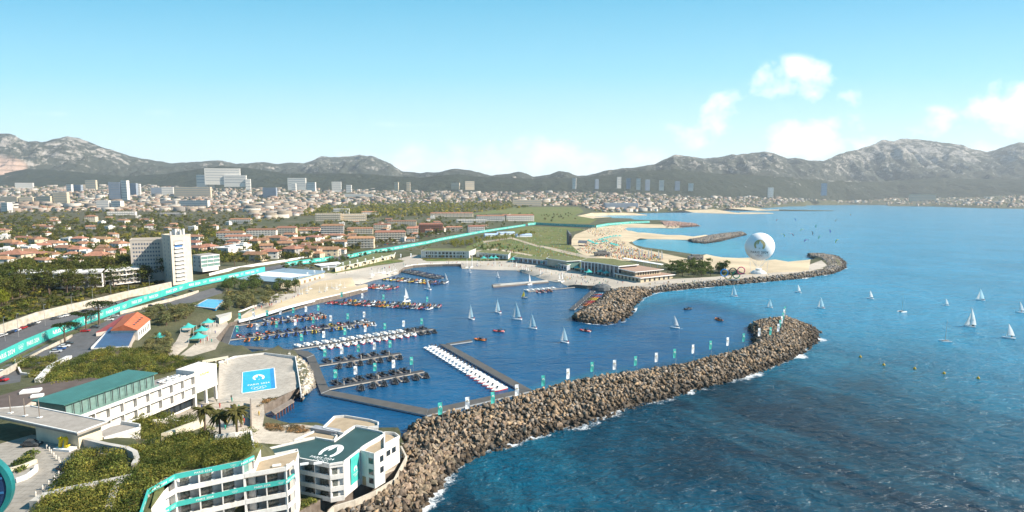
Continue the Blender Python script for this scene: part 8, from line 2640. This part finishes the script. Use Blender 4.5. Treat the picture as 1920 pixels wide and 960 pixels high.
for i in range(34):
    f = (i + .5) / 34
    px, py = 655 + f * 200 + rng.uniform(-3, 3), 472 - f * 38 + rng.uniform(-6, 2)
    its.append((FL.put(('palm', i % 3), None, gt(px, py), rng.uniform(0, 6), None, 'palms of the avenue', 'palm tree', rng.uniform(1.0, 1.4)), px, py, 'tall palm'))
row_labels(its, 'of the avenue', 1)
for i, (px, py) in enumerate([(652, 507), (667, 504), (684, 500.5), (700, 496), (718, 493), (735, 490), (753, 487), (805, 486.5), (829, 487), (846, 487), (864, 487), (884, 487), (901, 486.5), (919, 487), (935, 487.5), (970, 489), (988, 490), (1034, 497), (1043, 499)]):
    FL.put(('palm', i % 3), None, gt(px, py), rng.uniform(0, 6), f'young palm on the harbour lawn, {ORD[i]} from left', 'young palms on the harbour lawn', 'palm tree', .75)
for i, (px, py) in enumerate([(494, 488), (519, 482), (537, 476), (556, 478), (600, 470), (440, 498)]):
    FL.put(('palm', i % 3), None, gt(px, py), rng.uniform(0, 6), f'tall palm among the villas above the coast road, {ORD[[1, 2, 3, 4, 5, 0][i]]} from left', 'palms among the villas', 'palm tree', 1.35)


def scatter_mass(name, polys, n, kind, rmin, rmax, hk, nq, leaf, zadd=0.0, keep=None, zfix=None):
    """one mass of small bushes or far crowns"""
    q_ = sample(polys, n)
    X, Y, Zb = gtv(q_[:, 0], q_[:, 1]) if zfix is None else [np.array(c) for c in zip(*[gp(a, b, zfix) for a, b in q_])]
    ok = on_land(X, Y)
    X, Y, Zb = X[ok], Y[ok], np.asarray(Zb, float)[ok]; n = len(X)
    protos = [leaf_cloud([(0, 0, .42, 1, 1, .62), (.45, .3, .3, .7, .6, .45), (-.4, -.35, .3, .65, .7, .45)], nq, leaf, 900 + k) for k in range(6)]
    vs_, fs, cs = [], [], []; off = 0
    rr = nrs.uniform(rmin, rmax, n); kk = nrs.randint(0, 6, n); aa = nrs.uniform(0, 6.28, n); tt = nrs.uniform(.45, 1.55, n)
    for i in range(n):
        v, f, t_ = protos[kk[i]]
        c, s = math.cos(aa[i]) * rr[i], math.sin(aa[i]) * rr[i]
        vs_.append(np.column_stack([v[:, 0] * c - v[:, 1] * s + X[i], v[:, 0] * s + v[:, 1] * c + Y[i], v[:, 2] * rr[i] * hk + Zb[i] + zadd]))
        fs.append(f + off); off += len(v); cs.append(t_ * tt[i] * np.array([1 + .45 * (tt[i] - 1), 1, .9 - .2 * (tt[i] - 1)]))
    tag(np_mesh(name, np.concatenate(vs_), np.concatenate(fs), LEAF[kind], col=np.concatenate(cs)), kind='stuff')


SZ = ZONES['scrubland']
scatter_mass('scrub', [SZ[0], SZ[1], SZ[2]], 560, 'scrub', .7, 2.7, 1.2, 230, .11)
scatter_mass('scrub', [SZ[3]], 520, 'scrub', .6, 2.5, 1.2, 260, .10)
scatter_mass('roof_scrub', [[(330, 886), (458, 860), (474, 852), (468, 826), (400, 838), (300, 850), (290, 905), (300, 900)]], 230, 'scrub', .6, 1.9, 1.1, 200, .11, 0, None, 22.1)
scatter_mass('shrubs', [SZ[4], [(30, 862), (64, 850), (70, 868), (36, 885)]], 130, 'leafy', .7, 1.4, .9, 80, .22)
scatter_mass('dry_brush', [SZ[5], [(480, 765), (520, 752), (545, 748), (540, 745), (500, 750)]], 160, 'dry', .6, 1.2, .7, 50, .22)
scatter_mass('hedges', [[(415, 548), (550, 543), (552, 550), (430, 560)], [(560, 498), (700, 474), (705, 477), (570, 503)], [(760, 466), (850, 452), (852, 456), (770, 471)]], 260, 'olive', .9, 2.0, .8, 40, .35)
scatter_mass('undergrowth', [ZONES['pine_wood'][0], ZONES['pine_wood'][1]], 1100, 'pine', 1.5, 3.4, .8, 30, .4)
scatter_mass('town_trees', TOWN_Z, 5200, 'olive', 3, 7.5, 1.2, 16, .6)
scatter_mass('belt_trees', [[(560, 404), (600, 392), (720, 383), (860, 380), (955, 379), (1010, 386), (962, 392), (830, 404), (700, 409)]], 620, 'poplar', 4, 8, 1.3, 40, .42)
scatter_mass('suburb_trees', [[(465, 388), (575, 386), (585, 404), (520, 418), (465, 416)], [(360, 448), (480, 430), (650, 412), (1000, 400), (1000, 404), (880, 432), (720, 458), (655, 474), (560, 486), (440, 492), (360, 500)], [(-60, 395), (480, 393), (480, 445), (240, 452), (240, 505), (-60, 508)]], 2400, 'evergreen', 2.2, 5.2, 1.25, 30, .42)
